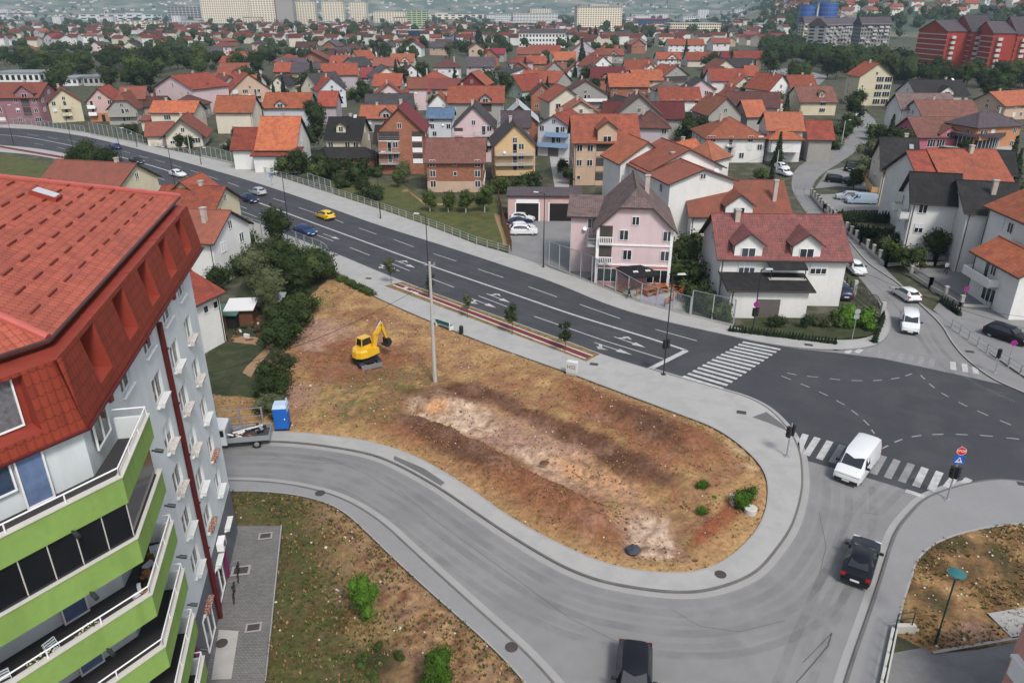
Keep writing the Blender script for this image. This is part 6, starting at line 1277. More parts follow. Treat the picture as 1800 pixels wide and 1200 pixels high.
# blue glass twin towers
def glass_towers():
    c = G(1430, 74); root = thing('glass_tower', 'twin rounded blue glass towers joined by a white core at the top right', 'office tower', (c.x, c.y, 0), 0)
    s = (G(1463, 74)-G(1398, 74)).length/65; BG2 = mat('tower_blue', (.015, .07, .28), .25, .2, .02, spec=.6)
    for px, r, zt in ((1411, 13, 9), (1446, 16.5, 5)):
        g = G(px, 74); h = zat(g.x, g.y, zt); mb = MB(); mb.lathe([(r*s, 0), (r*s, h), (0, h)], (g.x-c.x, 0, 0), 20, 0)
        mb.build('tower_shaft', [BG2], root, uv=False)
        lb = MB(); 
        for z in range(0, int(h), 4): lb.lathe([(r*s+.15, z), (r*s+.15, z+.6)], (g.x-c.x, 0, 0), 20)
        lb.build('floor_bands', mat('tower_band', (.10, .16, .28)), root, uv=False)['kind'] = 'stuff'
    mb = MB(); h = zat(c.x, c.y, -30); mb.box(-2.6*s, 2.6*s, -3*s, 3*s, 0, h); mb.build('core', OFF, root, uv=False); mb = MB(); z0 = zat(c.x, c.y, 2); mb.box(-11*s, 11*s, -9*s, 9*s, z0, z0+2.5*s); mb.build('crown_ring', BG2, root, uv=False)
    NEARLBL.append((root, 'the blue glass towers'))
glass_towers()
def slabs(root, w, D, h):
    mb = MB(); rng = random.Random(3)
    for i in range(9):
        for j in range(int(w/4)):
            if rng.random() < .55: mb.box(j*4+.3, j*4+3.2, -1.1, 0, h*i/9+.4, h*i/9+1.6)
    mb.build('balconies', mat('flat_balcony', (.42, .41, .40)), root, uv=False)['kind'] = 'stuff'
    r = MB(); r.hexa([(-.5, -1, h), (w+.5, -1, h), (w+.5, D+1, h), (-.5, D+1, h)], [(-.5, D*.4, h+5), (w+.5, D*.4, h+5), (w+.5, D*.6, h+5), (-.5, D*.6, h+5)]); r.build('roof', R['lilac'], root)
block('apartment_slab', 'grey block of flats with white balconies and ragged dark roof', 1505, 1557, 102, 44, 14, mat('flats_grey', (.22, .215, .21)), 9, 10, 'the grey flats', extra=slabs, wcol=DARK)
block('apartment_slab', 'narrow pale grey block of flats with striped front left of the grey flats', 1445, 1503, 101, 46, 14, mat('flats_pale', (.30, .30, .30)), 9, 9, 'the striped flats', extra=slabs, wcol=DARK, yb2=96)
block('apartment_slab', 'yellowish end of a block of flats beside a tall tree', 1408, 1443, 84, 40, 14, Wm['yellow'], 8, 4, 'the yellowish flats', extra=slabs, wcol=DARK)
REDB = mat('red_cladding', (.29, .045, .032), .8, .12, .2, stain=.2)
for i, (x0, x1, ye, yp, yb, lb) in enumerate([(1616, 1667, 53, 36, 126, 'leftmost red gabled block of the stepped row'), (1668, 1710, 54, 27, 127, 'taller red gabled block, second in the stepped row'), (1714, 1748, 56, 38, 132, 'narrow red gabled block in the middle of the stepped row'), (1749, 1790, 58, 30, 133, 'tall red gabled block right of the middle one'), (1796, 1850, 60, 39, 134, 'red gabled block cut by the right picture edge')]):
    h = hz((x0+x1)/2*.985+12, yb, ye); a = G(x0, ye, h); b_ = G(x1, ye+2.5, h); w = (b_-a).length; an = math.atan2(b_.y-a.y, b_.x-a.x); root = thing('gabled_block', lb, 'apartment block', (a.x, a.y, 0), an, 'red gabled apartment blocks'); M = Matrix(); m_ = (a+b_)/2
    volume(root, M, w, 11, h, 'G', max(2.5, zat(m_.x, m_.y, yp)-h), REDB, R['lilac'], ov=.4, att=1)
    mb = MB()
    for k in range(1, 9): mb.box(-.1, w+.1, -.12, 0, h*k/8.5-.5, h*k/8.5-.1)
    for k in range(8): mb.box(w-.2, w+1.6, 2, 4, h*k/8.5+.3, h*k/8.5+1.6)
    mb.build('floor_band', mat('white_band', (.5, .47, .45)), root, uv=False)['kind'] = 'stuff'
    NEARLBL.append((root, ['the leftmost red block', 'the second red block', 'the middle red block', 'the fourth red block', 'the cut red block'][i])); FP.append((m_.x, m_.y+8, 14, an, w, 18))
# ================================================================ WOODS
TC = [0]
def woods(poly, n, th, kinds, base=None):
    xs = [p[0] for p in poly]; ys = [p[1] for p in poly]; k = 0
    for _ in range(n*8):
        if k >= n: break
        px, py = rt.uniform(min(xs), max(xs)), rt.uniform(min(ys), max(ys))
        if not inpoly(px, py, poly): continue
        g = G(px, py, 0); h = rt.uniform(*th)
        if any(inpoly(g.x, g.y, q) for q in ROADP) or not free(g.x, g.y, h*.12) or not tfree(g.x, g.y, h*.2): continue
        kd, c = rt.choice(kinds); TP.append((g.x, g.y, h*.28)); tree(g.x, g.y, 0, h, kd, c, rt.randrange(4), base=base); k += 1
BR = [('round', 'dark'), ('wide', 'dark'), ('round', 'mid'), ('round', 'dark')]; MX = BR+[('fir', 'fir'), ('round', 'olive')]
woods([(185, 118), (240, 112), (420, 118), (470, 128), (470, 145), (400, 132), (360, 135), (280, 138), (265, 165), (190, 165)], 34, (9, 14), BR)
woods([(0, 110), (110, 112), (190, 130), (185, 158), (100, 165), (0, 150)], 20, (7, 12), BR)
woods([(1340, 95), (1410, 92), (1500, 118), (1500, 150), (1450, 148), (1340, 150)], 20, (8, 13), BR)
woods([(1570, 118), (1800, 140), (1800, 165), (1700, 160), (1570, 140)], 16, (8, 12), BR)
woods([(1450, 108), (1600, 110), (1600, 125), (1450, 122)], 10, (8, 12), BR)
woods([(400, 120), (640, 95), (900, 90), (1340, 100), (1340, 150), (900, 180), (560, 200), (400, 170)], 40, (7, 12), [('fir', 'fir'), ('round', 'dark'), ('fir', 'fir'), ('wide', 'dark')])
woods([(1600, 138), (1840, 148), (1840, 168), (1600, 156)], 14, (8, 11), BR)
woods([(640, 82), (900, 82), (900, 105), (640, 105)], 18, (7, 12), MX)
woods([(400, 120), (900, 110), (1340, 110), (1340, 200), (900, 200), (400, 240)], 30, (4.5, 8), MX)
woods([(0, 190), (260, 215), (420, 262), (560, 320), (1000, 330), (1200, 300), (1300, 240), (1340, 110), (900, 100), (400, 100)], 50, (2.2, 4), [('bush', 'dark'), ('bush', 'mid'), ('round', 'dark'), ('bush', 'olive')])
woods([(1430, 330), (1800, 440), (1800, 200), (1560, 170)], 22, (2.2, 5), [('bush', 'dark'), ('bush', 'mid'), ('round', 'dark')])
def mass(name, label, n, samp, hr):
    mb = MB(); k = 0; rng = random.Random(9)
    for _ in range(n*10):
        if k >= n: break
        x, y = samp(rng); z = hillh(x, y)
        if not free(x, y, 3): continue
        h = rng.uniform(*hr); k += 1
        for q in range(3): ico(mb, (x+rng.uniform(-.3, .3)*h, y+rng.uniform(-.3, .3)*h, z+h*rng.uniform(.3, .7)), h*rng.uniform(.2, .36), rng, sq=1.2)
        for q in range(14):
            n_ = Vector((rng.gauss(0, 1), rng.gauss(0, 1), abs(rng.gauss(0, 1)))).normalized(); p = Vector((x, y, z+h*.5))+n_*h*rng.uniform(.38, .55); s_ = h*.1; d = Vector((rng.gauss(0, 1), rng.gauss(0, 1), rng.gauss(0, 1))).normalized()*s_; e = d.cross(n_); mb.poly([p-d, p-e, p+d, p+e])
    o = mb.build(name, LF['dark'], uv=False); tag(o, label, 'trees', None, 'stuff')
def pxs(poly):
    xs = [p[0] for p in poly]; ys = [p[1] for p in poly]
    def f(rng):
        for _ in range(99):
            px, py = rng.uniform(min(xs), max(xs)), rng.uniform(min(ys), max(ys))
            if inpoly(px, py, poly): break
        g = G(px, py); return g.x, g.y
    return f
mass('far_woods', 'dark mass of tree tops between the far roofs', 300, pxs([(-40, 44), (1400, 44), (1400, 84), (900, 104), (600, 108), (420, 116), (-40, 118)]), (6, 11))
mass('town_trees', 'dark mass of tree tops before the red blocks and grey flats', 260, pxs([(1340, 62), (1500, 104), (1590, 118), (1600, 150), (1480, 124), (1340, 100)]), (8, 12))
def hs_(rng): r = 900*math.exp(rng.uniform(0, 1.5)); a = radians(rng.uniform(-40, 40)); return r*sin(a), r*cos(a)
mass('valley_trees', 'distant hazy tree tops across the valley floor', 1000, hs_, (8, 16))
def h2_(rng):
    while 1:
        r = rng.uniform(1000, 3200); a = radians(rng.uniform(17, 38)); x, y = r*sin(a), r*cos(a)
        if fbm(x, y, .004) < .12: return x, y
mass('hillside_trees', 'patches of wood between the houses of the right hillside', 1300, h2_, (8, 15))
# ================================================================ VEHICLES
TYRE = mat('tyre_rubber', (.015, .015, .015), .9, .1); RIM = mat('wheel_rim', (.35, .36, .37), .35, .1, metal=.6); CGL = mat('car_glass', (.012, .016, .02), .06, .3, .5, spec=.9); LRED = mat('tail_lamp', (.35, .01, .01), .3, .1); LCLR = mat('headlamp_clear', (.55, .57, .6), .15, .1, spec=.8); BLK = mat('black_plastic', (.018, .018, .02), .6, .1); PLT = mat('plate_white', (.6, .6, .6), .6, .03)
def paint(n, c): 
    m = mat('paint_'+n, c, .28, .03, spec=.6)
    m.node_tree.nodes['Principled BSDF'].inputs['Coat Weight'].default_value = .5 if max(c) > .2 else .12; m.node_tree.nodes['Principled BSDF'].inputs['Specular IOR Level'].default_value = .5 if max(c) > .2 else .22; return m
CP_ = {n: paint(n, c) for n, c in [('white', (.62, .63, .64)), ('silver', (.33, .36, .39)), ('yellow', (.62, .40, .01)), ('navy', (.012, .022, .055)), ('black', (.008, .009, .014)), ('blue', (.015, .04, .12)), ('paleblue', (.30, .38, .46)), ('digger', (.62, .36, .015))]}
CT = {   # x, belt z, top z, half width, roof half width
 'hatch': (1.75, [(2.0, .52, .56, .62, .5), (1.93, .66, .70, .80, .66), (1.35, .84, .89, .87, .72), (.98, .92, .97, .88, .70), (.25, .95, 1.40, .88, .60), (-.6, .97, 1.47, .88, .60), (-1.35, .98, 1.40, .87, .58), (-1.85, .97, 1.02, .84, .60), (-2.0, .62, .68, .78, .6)], 3, 6, 7, (1.28, -1.25), .31),
 'sedan': (1.78, [(2.25, .50, .54, .62, .5), (2.15, .64, .68, .82, .68), (1.4, .82, .87, .88, .72), (.95, .88, .93, .88, .70), (.2, .92, 1.35, .88, .58), (-.7, .93, 1.40, .88, .58), (-1.1, .94, 1.36, .88, .56), (-1.7, .95, .99, .87, .66), (-2.15, .92, .96, .84, .66), (-2.28, .6, .66, .76, .6)], 3, 6, 7, (1.38, -1.35), .31),
 'suv': (1.84, [(2.15, .60, .64, .66, .5), (2.08, .80, .85, .84, .7), (1.35, .98, 1.03, .90, .74), (1.0, 1.04, 1.09, .91, .72), (.4, 1.06, 1.56, .91, .64), (-.6, 1.08, 1.63, .91, .64), (-1.6, 1.10, 1.55, .90, .62), (-2.02, 1.05, 1.10, .88, .66), (-2.15, .7, .76, .82, .6)], 3, 6, 7, (1.32, -1.32), .36),
 'smallvan': (1.80, [(2.15, .60, .64, .66, .5), (2.08, .78, .83, .84, .7), (1.5, .96, 1.02, .89, .74), (1.2, 1.04, 1.10, .90, .72), (.55, 1.08, 1.68, .90, .70), (.0, 1.10, 1.82, .90, .74), (-1.9, 1.12, 1.82, .90, .74), (-2.12, 1.1, 1.72, .89, .72), (-2.18, .5, .56, .86, .7)], 3, 6, 7, (1.35, -1.3), .32),
 'bigvan': (1.95, [(2.55, .62, .66, .70, .5), (2.48, .86, .92, .92, .76), (2.0, 1.04, 1.10, .97, .80), (1.72, 1.14, 1.20, .97, .78), (1.0, 1.18, 1.84, .98, .76), (.4, 1.2, 1.98, .98, .82), (-2.3, 1.2, 1.98, .98, .82), (-2.5, 1.2, 1.90, .97, .80), (-2.56, .5, .56, .94, .8)], 3, 6, 7, (1.65, -1.5), .35)}
CMESH = {}
def car_meshes(ty, col):
    Wd, st, iw, ir, irr, wx, wr = CT[ty]
    def ring(s):
        x, zb, zt, hw, hr = s; lo = .24
        return [(x, hw*.86, lo), (x, hw, lo+.12), (x, hw*1.01, (lo+zb)*.5+.05), (x, hw*.97, zb), (x, hr, zt-.07 if zt-zb > .2 else zt-.015), (x, hr*.7, zt), (x, 0, zt+.012)]
    if ty+col not in CMESH:
        mb = MB(); R_ = [ring(s)+[(p[0], -p[1], p[2]) for p in ring(s)[-2::-1]] for s in st]; n = len(R_[0])
        for a, b_ in zip(R_, R_[1:]):
            for i in range(n-1): mb.poly([a[i], a[i+1], b_[i+1], b_[i]])
            mb.poly([a[0], b_[0], b_[-1], a[-1]])
        mb.poly(R_[0][::-1]); mb.poly(R_[-1])
        me = mb.mesh('body', CP_[col], uv=False); o = bpy.data.objects.new('tmp', me); weld(o); me.polygons.foreach_set('use_smooth', [True]*len(me.polygons))
        import bmesh
        bm = bmesh.new(); bm.from_mesh(me)
        for e in bm.edges: e.smooth = not (len(e.link_faces) == 2 and e.calc_face_angle(0) > .6)
        bm.to_mesh(me); bm.free(); bpy.data.objects.remove(o); CMESH[ty+col] = me
    if ty not in CMESH:
        R_ = [ring(s) for s in st]; d = {}
        def P_(i, j, s=1): p = R_[i][j]; return Vector((p[0], p[1]*s, p[2]))
        def patch_(c, off, ins=.1):
            m = sum(c, Vector())/len(c); n = (c[1]-c[0]).cross(c[2]-c[0]).normalized()
            if n.dot(m-Vector((0, 0, .9))) < 0: n = -n
            q = [p+(m-p)*ins+n*off for p in c]; mb = MB(); mb.poly(q)
            if mb.v and (q[1]-q[0]).cross(q[2]-q[0]).dot(n) < 0: mb.f = [mb.f[0][::-1]]
            return mb
        d['windscreen'] = patch_([P_(iw, 4), P_(iw, 4, -1), P_(iw+1, 4, -1), P_(iw+1, 4)], .05, .09).mesh('windscreen', CGL, uv=False)
        d['rear_window'] = patch_([P_(ir, 4), P_(ir, 4, -1), P_(irr, 4, -1), P_(irr, 4)], .05, .12).mesh('rear_window', CGL, uv=False)
        van = ty in ('bigvan', 'smallvan')
        for s in (1, -1):
            mb = MB(); xs = [(iw, iw+1)]+([] if van else [(k, k+1) for k in range(iw+1, ir)])
            L_ = [P_(iw, 3, s)+Vector((-.12, 0, .04)), P_(iw+1, 3, s)+Vector((0, 0, .04)) if not van else P_(iw+2, 3, s)+Vector((0, 0, .04))]
            if van: pts = [P_(iw, 3, s)+Vector((-.15, 0, .05)), P_(iw+2, 3, s)+Vector((.05, 0, .05)), P_(iw+2, 4, s)+Vector((.05, 0, -.12)), P_(iw+1, 4, s)+Vector((0, 0, -.04))]
            else: pts = [P_(iw, 3, s)+Vector((-.2, 0, .03)), P_(ir, 3, s)+Vector((-.05, 0, .03)), P_(ir, 4, s)+Vector((.05, 0, -.05)), P_((iw+ir)//2+1, 4, s)+Vector((0, 0, -.03)), P_(iw+1, 4, s)+Vector((-.06, 0, -.04))]
            pts = [p+Vector((0, s*.02, .01)) for p in pts]
            mb.poly(pts if s < 0 else pts[::-1]); 
            d['side_window', s] = mb.mesh('side_window', CGL, uv=False)
        mb = MB(); mb.lathe([(0, -.1), (wr-.02, -.1), (wr, -.06), (wr, .06), (wr-.02, .1), (0, .1)], n=16, ax='y'); d['tyre'] = mb.mesh('tyre', TYRE, uv=False)
        mb = MB(); mb.lathe([(0, -.112), (wr*.62, -.115), (wr*.66, -.1)], n=12, ax='y'); mb.lathe([(wr*.66, .1), (wr*.62, .115), (0, .112)], n=12, ax='y'); d['rim'] = mb.mesh('rim', RIM, uv=False)
        mb = MB(); mb.box(-.07, .02, -.17, .17, -.07, .07); d['light'] = mb
        CMESH[ty] = d
    return CMESH[ty+col], CMESH[ty]
LMESH = {}
def car(label, px, py, hx, hy, ty='hatch', col='white', group=None, z=0.02, short=None, name='car', cat='car', sc=1.):
    g = G(px, py); q = G(hx, hy); an = math.atan2(q.y-g.y, q.x-g.x); bodym, d = car_meshes(ty, col); Wd, st, iw, ir, irr, wx, wr = CT[ty]
    r = thing(name, label, cat, (g.x, g.y, z), an, group, sc); inst('body', bodym, r); inst('windscreen', d['windscreen'], r); inst('rear_window', d['rear_window'], r)
    for s in (1, -1):
        inst('side_window', d['side_window', s], r)
        for x in wx: w = inst('wheel', d['tyre'], r, (x, s*(Wd/2-.14), wr)); inst('rim', d['rim'], w)
    if not LMESH:
        for n, m in (('headlight', LCLR), ('taillight', LRED)): b_ = MB(); b_.box(-.1, .03, -.19, .19, -.07, .07); LMESH[n] = b_.mesh(n, m, uv=False)
        b_ = MB(); b_.box(-.02, .02, -.26, .26, -.06, .06); LMESH['plate'] = b_.mesh('number_plate', PLT, uv=False)
        b_ = MB(); b_.box(-.06, .06, -.12, .12, -.08, .08); LMESH['mirror'] = b_.mesh('wing_mirror', BLK, uv=False)
        b_ = MB(); b_.box(-.12, .1, -.8, .8, -.16, .12); LMESH['bumper'] = b_.mesh('bumper', BLK, uv=False)
    f, b0 = st[0], st[-1]
    for s in (1, -1):
        inst('headlight', LMESH['headlight'], r, (st[1][0]-.0, s*st[1][3]*.78, st[1][1]-.02)); inst('taillight', LMESH['taillight'], r, (b0[0]+.12, s*b0[3]*.92, st[-2][1]-.14), sc=(1, .7, 1.3)); inst('wing_mirror', LMESH['mirror'], r, (st[iw][0]-.35, s*(Wd/2+.12), st[iw][1]+.08))
    inst('number_plate', LMESH['plate'], r, (f[0]+.03, 0, .42)); inst('number_plate', LMESH['plate'], r, (b0[0]-.03, 0, .55))
    inst('bumper', LMESH['bumper'], r, (f[0]-.07, 0, .38), sc=(1, Wd/1.9, 1 if 'van' in ty else .45)); inst('bumper', LMESH['bumper'], r, (b0[0]+.08, 0, .36), sc=(1, Wd/1.85, .6))
    if ty == 'bigvan':
        mb = MB(); mb.box(0, .03, -.62, .62, 0, .1); mb.build('grille', BLK, r, uv=False).location = (st[1][0]+.0, 0, .74)
    if short: NEARLBL.append((r, short))
    return r
car('dark blue car farthest left on the main road heading for the town', 203, 262, 190, 259, 'hatch', 'blue'); car('black saloon on the main road behind the dark blue car', 241, 287, 262, 293, 'sedan', 'black')
car('white coupe-like car on the main road near the left lamp posts', 313, 310, 340, 317, 'sedan', 'white'); car('silver white hatchback on the far carriageway of the main road', 454, 342, 430, 334, 'hatch', 'silver', short='the silver hatchback')
car('dark navy car side by side with the silver hatchback', 440, 355, 465, 364, 'hatch', 'navy'); car('dark car half hidden behind the small weathered orange roof', 376, 342, 395, 349, 'hatch', 'black')
car('yellow hatchback on the far carriageway of the main road', 572, 384, 545, 374, 'hatch', 'yellow', short='the yellow car'); car('navy blue saloon driving beside the glazed noise barrier', 537, 411, 565, 421, 'sedan', 'blue')
car('white delivery van with black bumper crossing the zebra stripes', 1504, 826, 1486, 850, 'bigvan', 'white', name='delivery_van', cat='van', short='the white delivery van')
car('dark blue black saloon driving up the right hand road', 1511, 995, 1522, 960, 'sedan', 'black', short='the dark saloon'); car('black navy car cut off by the bottom edge of the picture', 1113, 1206, 1111, 1256, 'suv', 'black')
car('small white van in the side street facing the junction', 1597, 577, 1600, 600, 'smallvan', 'white', name='small_van', cat='van'); car('white hatchback in the side street driving away from the junction', 1591, 524, 1572, 512, 'hatch', 'white')
car('white compact car by the white house at the side street bend', 1503, 478, 1516, 490, 'hatch', 'white'); car('black estate car parked before the white corner house', 1768, 597, 1795, 606, 'suv', 'black')
car('dark blue car in the drive behind the ornate iron gate', 1480, 520, 1470, 505, 'hatch', 'navy')
car('white crossover with black side panels parked nearest the garden fence', 921, 412, 938, 412, 'suv', 'white', 'cars parked before the pink garage'); car('white estate parked second from the garden fence', 918, 405, 938, 403, 'hatch', 'white', 'cars parked before the pink garage')
car('dark blue car parked between two white cars by the pink garage', 913, 396, 930, 393, 'sedan', 'navy', 'cars parked before the pink garage'); car('white hatchback parked closest to the garage doors', 919, 388, 935, 389, 'hatch', 'white', 'cars parked before the pink garage')
car('pale blue silver van parked above the conifer hedge', 1512, 358, 1480, 357, 'bigvan', 'paleblue', name='panel_van', cat='van', short='the pale blue van'); car('white car parked next to the pale blue silver van', 1490, 351, 1470, 350, 'suv', 'silver')
car('white car parked upper by the three storey cream house', 1374, 298, 1385, 302, 'hatch', 'white'); car('white car parked lower by the three storey cream house', 1378, 308, 1390, 312, 'hatch', 'white')
car('dark pickup-like car in the sloping car park', 1470, 321, 1480, 322, 'suv', 'black'); car('dark car by the cream house with orange balcony', 1497, 300, 1488, 306, 'suv', 'black'); car('small dark car beside the little conifer in the car park', 1487, 300+22, 1478, 320, 'hatch', 'navy', sc=.9)
car('white car in the lane between the two balcony houses', 993, 292, 1000, 298, 'hatch', 'white'); car('white car under the street trees far up the side street', 1508, 205, 1506, 212, 'hatch', 'white')
for i, (x, y) in enumerate([(1362, 128), (1376, 129), (1390, 131), (1404, 133), (1418, 136), (1432, 139)]): car('tiny parked car in the tree lined car park', x, y, x+2, y-6, 'hatch', ['white', 'silver', 'black', 'navy', 'white', 'silver'][i], 'tiny cars in the tree lined car park')
# flatbed truck
def truck():
    g = G(428, 780); q = G(380, 784); an = math.atan2(q.y-g.y, q.x-g.x); r = thing('flatbed_truck', 'white double cab flatbed truck loaded with scrap beside the apartment block', 'truck', (g.x, g.y, .02), an); NEARLBL.append((r, 'the flatbed truck'))
    mb = MB(); prof = [(0.0, .5), (0, 1.95), (.9, 2.1), (1.5, 2.05), (2.1, 1.2), (2.2, .5)]; pts = lambda y: [(x+1.0, y, z) for x, z in prof]
    a, b_ = pts(-.9), pts(.9); mb.poly(a); mb.poly(b_[::-1]); [mb.poly([a[i], b_[i], b_[(i+1) % 6], a[(i+1) % 6]][::-1]) for i in range(6)]
    mb.build('cab', CP_['white'], r, uv=False)
    mb = MB(); 
    for s in (-1, 1): mb.box(1.15, 1.75, s*.91-.01, s*.91+.01, 1.3, 1.85); mb.box(1.85, 2.35, s*.91-.01, s*.91+.01, 1.3, 1.8)
    mb.build('side_window', CGL, r, uv=False)['kind'] = 'stuff'
    mb = MB(); mb.box(-2.2, .95, -.95, .95, .72, .8); mb.build('load_bed', mat('bed_floor', (.06, .06, .06)), r, uv=False)
    for n_, q_ in (('side_board', (-2.2, .95, -.98, -.93, .72, 1.15)), ('side_board', (-2.2, .95, .93, .98, .72, 1.15)), ('tail_board', (-2.24, -2.2, -.95, .95, .72, 1.15)), ('front_rack', (.92, .98, -.95, .95, .8, 1.9))): mb = MB(); mb.box(*q_); mb.build(n_, STEEL, r, uv=False)
    for x in (2.4, -1.2):
        for s in (1, -1): mb = MB(); mb.lathe([(0, -.1), (.33, -.1), (.34, .1), (0, .1)], (0, 0, 0), 14, 0, 'y'); w = mb.build('wheel', TYRE, r, uv=False); w.location = (x, s*.78, .35); m2 = MB(); m2.lathe([(0, -.12), (.18, -.12), (.2, -.1)], (0, 0, 0), 10, 0, 'y'); m2.lathe([(.2, .1), (.18, .12), (0, .12)], (0, 0, 0), 10, 0, 'y'); m2.build('rim', RIM, w, uv=False)
    rng = random.Random(2); mb = MB(); mb2 = MB()
    for i in range(26): a = Vector((rng.uniform(-2, .7), rng.uniform(-.75, .75), rng.uniform(.85, 1.15))); b_ = a+Vector((rng.uniform(-.6, .6), rng.uniform(-.3, .3), rng.uniform(-.1, .3))); mb.bar(a, b_, rng.uniform(.03, .14), rng.choice([0, 0, 1, 2, 3]), 5)
    mb.bar((-1.6, -.5, 1.3), (.6, .3, 1.25), .07, 1, 4)
    tag(mb.build('scrap_load', [BLK, PLT, mat('orange_tarp', (.5, .14, .03)), STEEL], None, uv=False), 'heap of dark scrap with white boards lying on the flatbed truck', 'scrap', kind='stuff'); o = COL.objects[-1]; o.location = (g.x, g.y, .02); o.rotation_euler = (0, 0, an)
truck()
# excavator
def excavator():
    g = G(645, 640); f0 = G(660, 648); an = math.atan2(f0.y-g.y, f0.x-g.x); r = thing('excavator', 'yellow crawler excavator with folded arm and dozer blade on the dirt lot', 'excavator', (g.x, g.y, .25), radians(-62)); r.scale = (.94,)*3; NEARLBL.append((r, 'the yellow excavator'))
    Y = CP_['digger']
    for s in (-1, 1):
        mb = MB(); prof = [(-1.35, .12), (-1.5, .35), (-1.35, .6), (1.35, .6), (1.5, .35), (1.35, .12), (1.1, 0), (-1.1, 0)]; a = [(x, s*.95-.22, z) for x, z in prof]; b_ = [(x, s*.95+.22, z) for x, z in prof]
        mb.poly(a); mb.poly(b_[::-1]); [mb.poly([a[i], b_[i], b_[(i+1) % 8], a[(i+1) % 8]][::-1]) for i in range(8)]; mb.build('track', BLK, r, uv=False)
    mb = MB(); mb.box(-1, 1, -.75, .75, .3, .7); mb.lathe([(.7, .7), (.7, .85), (0, .85)], n=14); mb.build('undercarriage', BLK, r, uv=False)
    mb = MB(); mb.box(1.75, 1.85, -1.1, 1.1, .02, .5); mb.box(1.1, 1.8, -.6, -.45, .2, .32); mb.box(1.1, 1.8, .45, .6, .2, .32); mb.build('dozer_blade', mat('worn_steel', (.16, .16, .16), .6, .2), r, uv=False)
    up = bpy.data.objects.new('upper_body', None)
    mb = MB(); pr = [(1.0, -1.0), (1.0, 1.0), (-.6, 1.05), (-1.25, .8), (-1.55, .3), (-1.55, -.3), (-1.25, -.8), (-.6, -1.05)]
    rz = Matrix.Rotation(radians(112), 4, 'Z'); mb.M = rz; mb.hexa([(x, y, .88) for x, y in pr], [(x, y, 1.0) for x, y in pr], 1); mb.hexa([(x, y, 1.0) for x, y in pr], [(x*.97, y*.97, 1.62) for x, y in pr], 0); mb.hexa([(x*.97, y*.97, 1.62) for x, y in pr[2:]], [(x*.86-.05, y*.85, 1.85) for x, y in pr[2:]], 0); ub = mb.build('upper_body', [Y, BLK], r, uv=False)
    mb = MB(rz); q = [(-.5, -.05), (.95, -.05), (.95, .9), (-.5, .9)]; b0 = [(x, y, 1.55) for x, y in q]; t0 = [(-.42, .0, 2.62), (.72, .0, 2.62), (.72, .84, 2.62), (-.42, .84, 2.62)]
    for i in range(4): mb.bar(b0[i], t0[i], .06, 0)
    mb.hexa(t0, [(x, y, z+.1) for x, y, z in t0], 0); mb.hexa([(x, y, 1.5) for x, y in q], [(x, y, 1.9) for x, y in q], 0); cab = mb.build('cab', Y, r, uv=False)
    mb = MB(rz); s_ = .02; lo = [(x*.98, y*.98+.01, 1.9) for x, y in q]; hi = [(x*.97, y*.97+.01, 2.6) for x, y, z in t0]
    for i in range(4): mb.poly([lo[i], lo[(i+1) % 4], hi[(i+1) % 4], hi[i]])
    mb.build('cab_glass', CGL, cab, uv=False)
    def arm(name, a, b_, w0, w1, m=Y):
        mb = MB(rz); a = Vector(a); b_ = Vector(b_); d = (b_-a).normalized(); n = Vector((-d.z, 0, d.x)); t = .13
        mb.hexa([a-n*w0+Vector((0, -t, 0)), b_-n*w1+Vector((0, -t, 0)), b_-n*w1+Vector((0, t, 0)), a-n*w0+Vector((0, t, 0))], [a+n*w0+Vector((0, -t, 0)), b_+n*w1+Vector((0, -t, 0)), b_+n*w1+Vector((0, t, 0)), a+n*w0+Vector((0, t, 0))]); return mb.build(name, m, r, uv=False)
    y = -.35
    bm_ = arm('boom', (.8, y, 1.3), (1.15, y, 2.9), .2, .24); arm('boom', (1.12, y, 2.8), (2.0, y, 3.75), .24, .16); arm('dipper_arm', (1.9, y, 3.9), (2.55, y, 2.0), .17, .12)
    mb = MB(rz); mb.bar((1.1, y, 1.2), (1.5, y, 2.8), .06, n=8); mb.bar((1.3, y, 3.4), (2.0, y, 4.1), .06, n=8); mb.bar((2.25, y+.02, 3.6), (2.8, y, 2.2), .05, n=8); mb.build('hydraulic_ram', STEEL, r, uv=False)['kind'] = 'stuff'
    mb = MB(rz); pr2 = [(2.4, 2.05), (2.8, 2.0), (3.0, 1.5), (2.65, 1.1), (2.2, 1.2), (2.05, 1.5), (2.4, 1.45)]; a = [(x, y-.4, z) for x, z in pr2]; b_ = [(x, y+.4, z) for x, z in pr2]; mb.poly(a); mb.poly(b_[::-1]); [mb.poly([a[i], b_[i], b_[(i+1) % 7], a[(i+1) % 7]][::-1]) for i in range(7)]; mb.build('bucket', BLK, r, uv=False)
excavator()
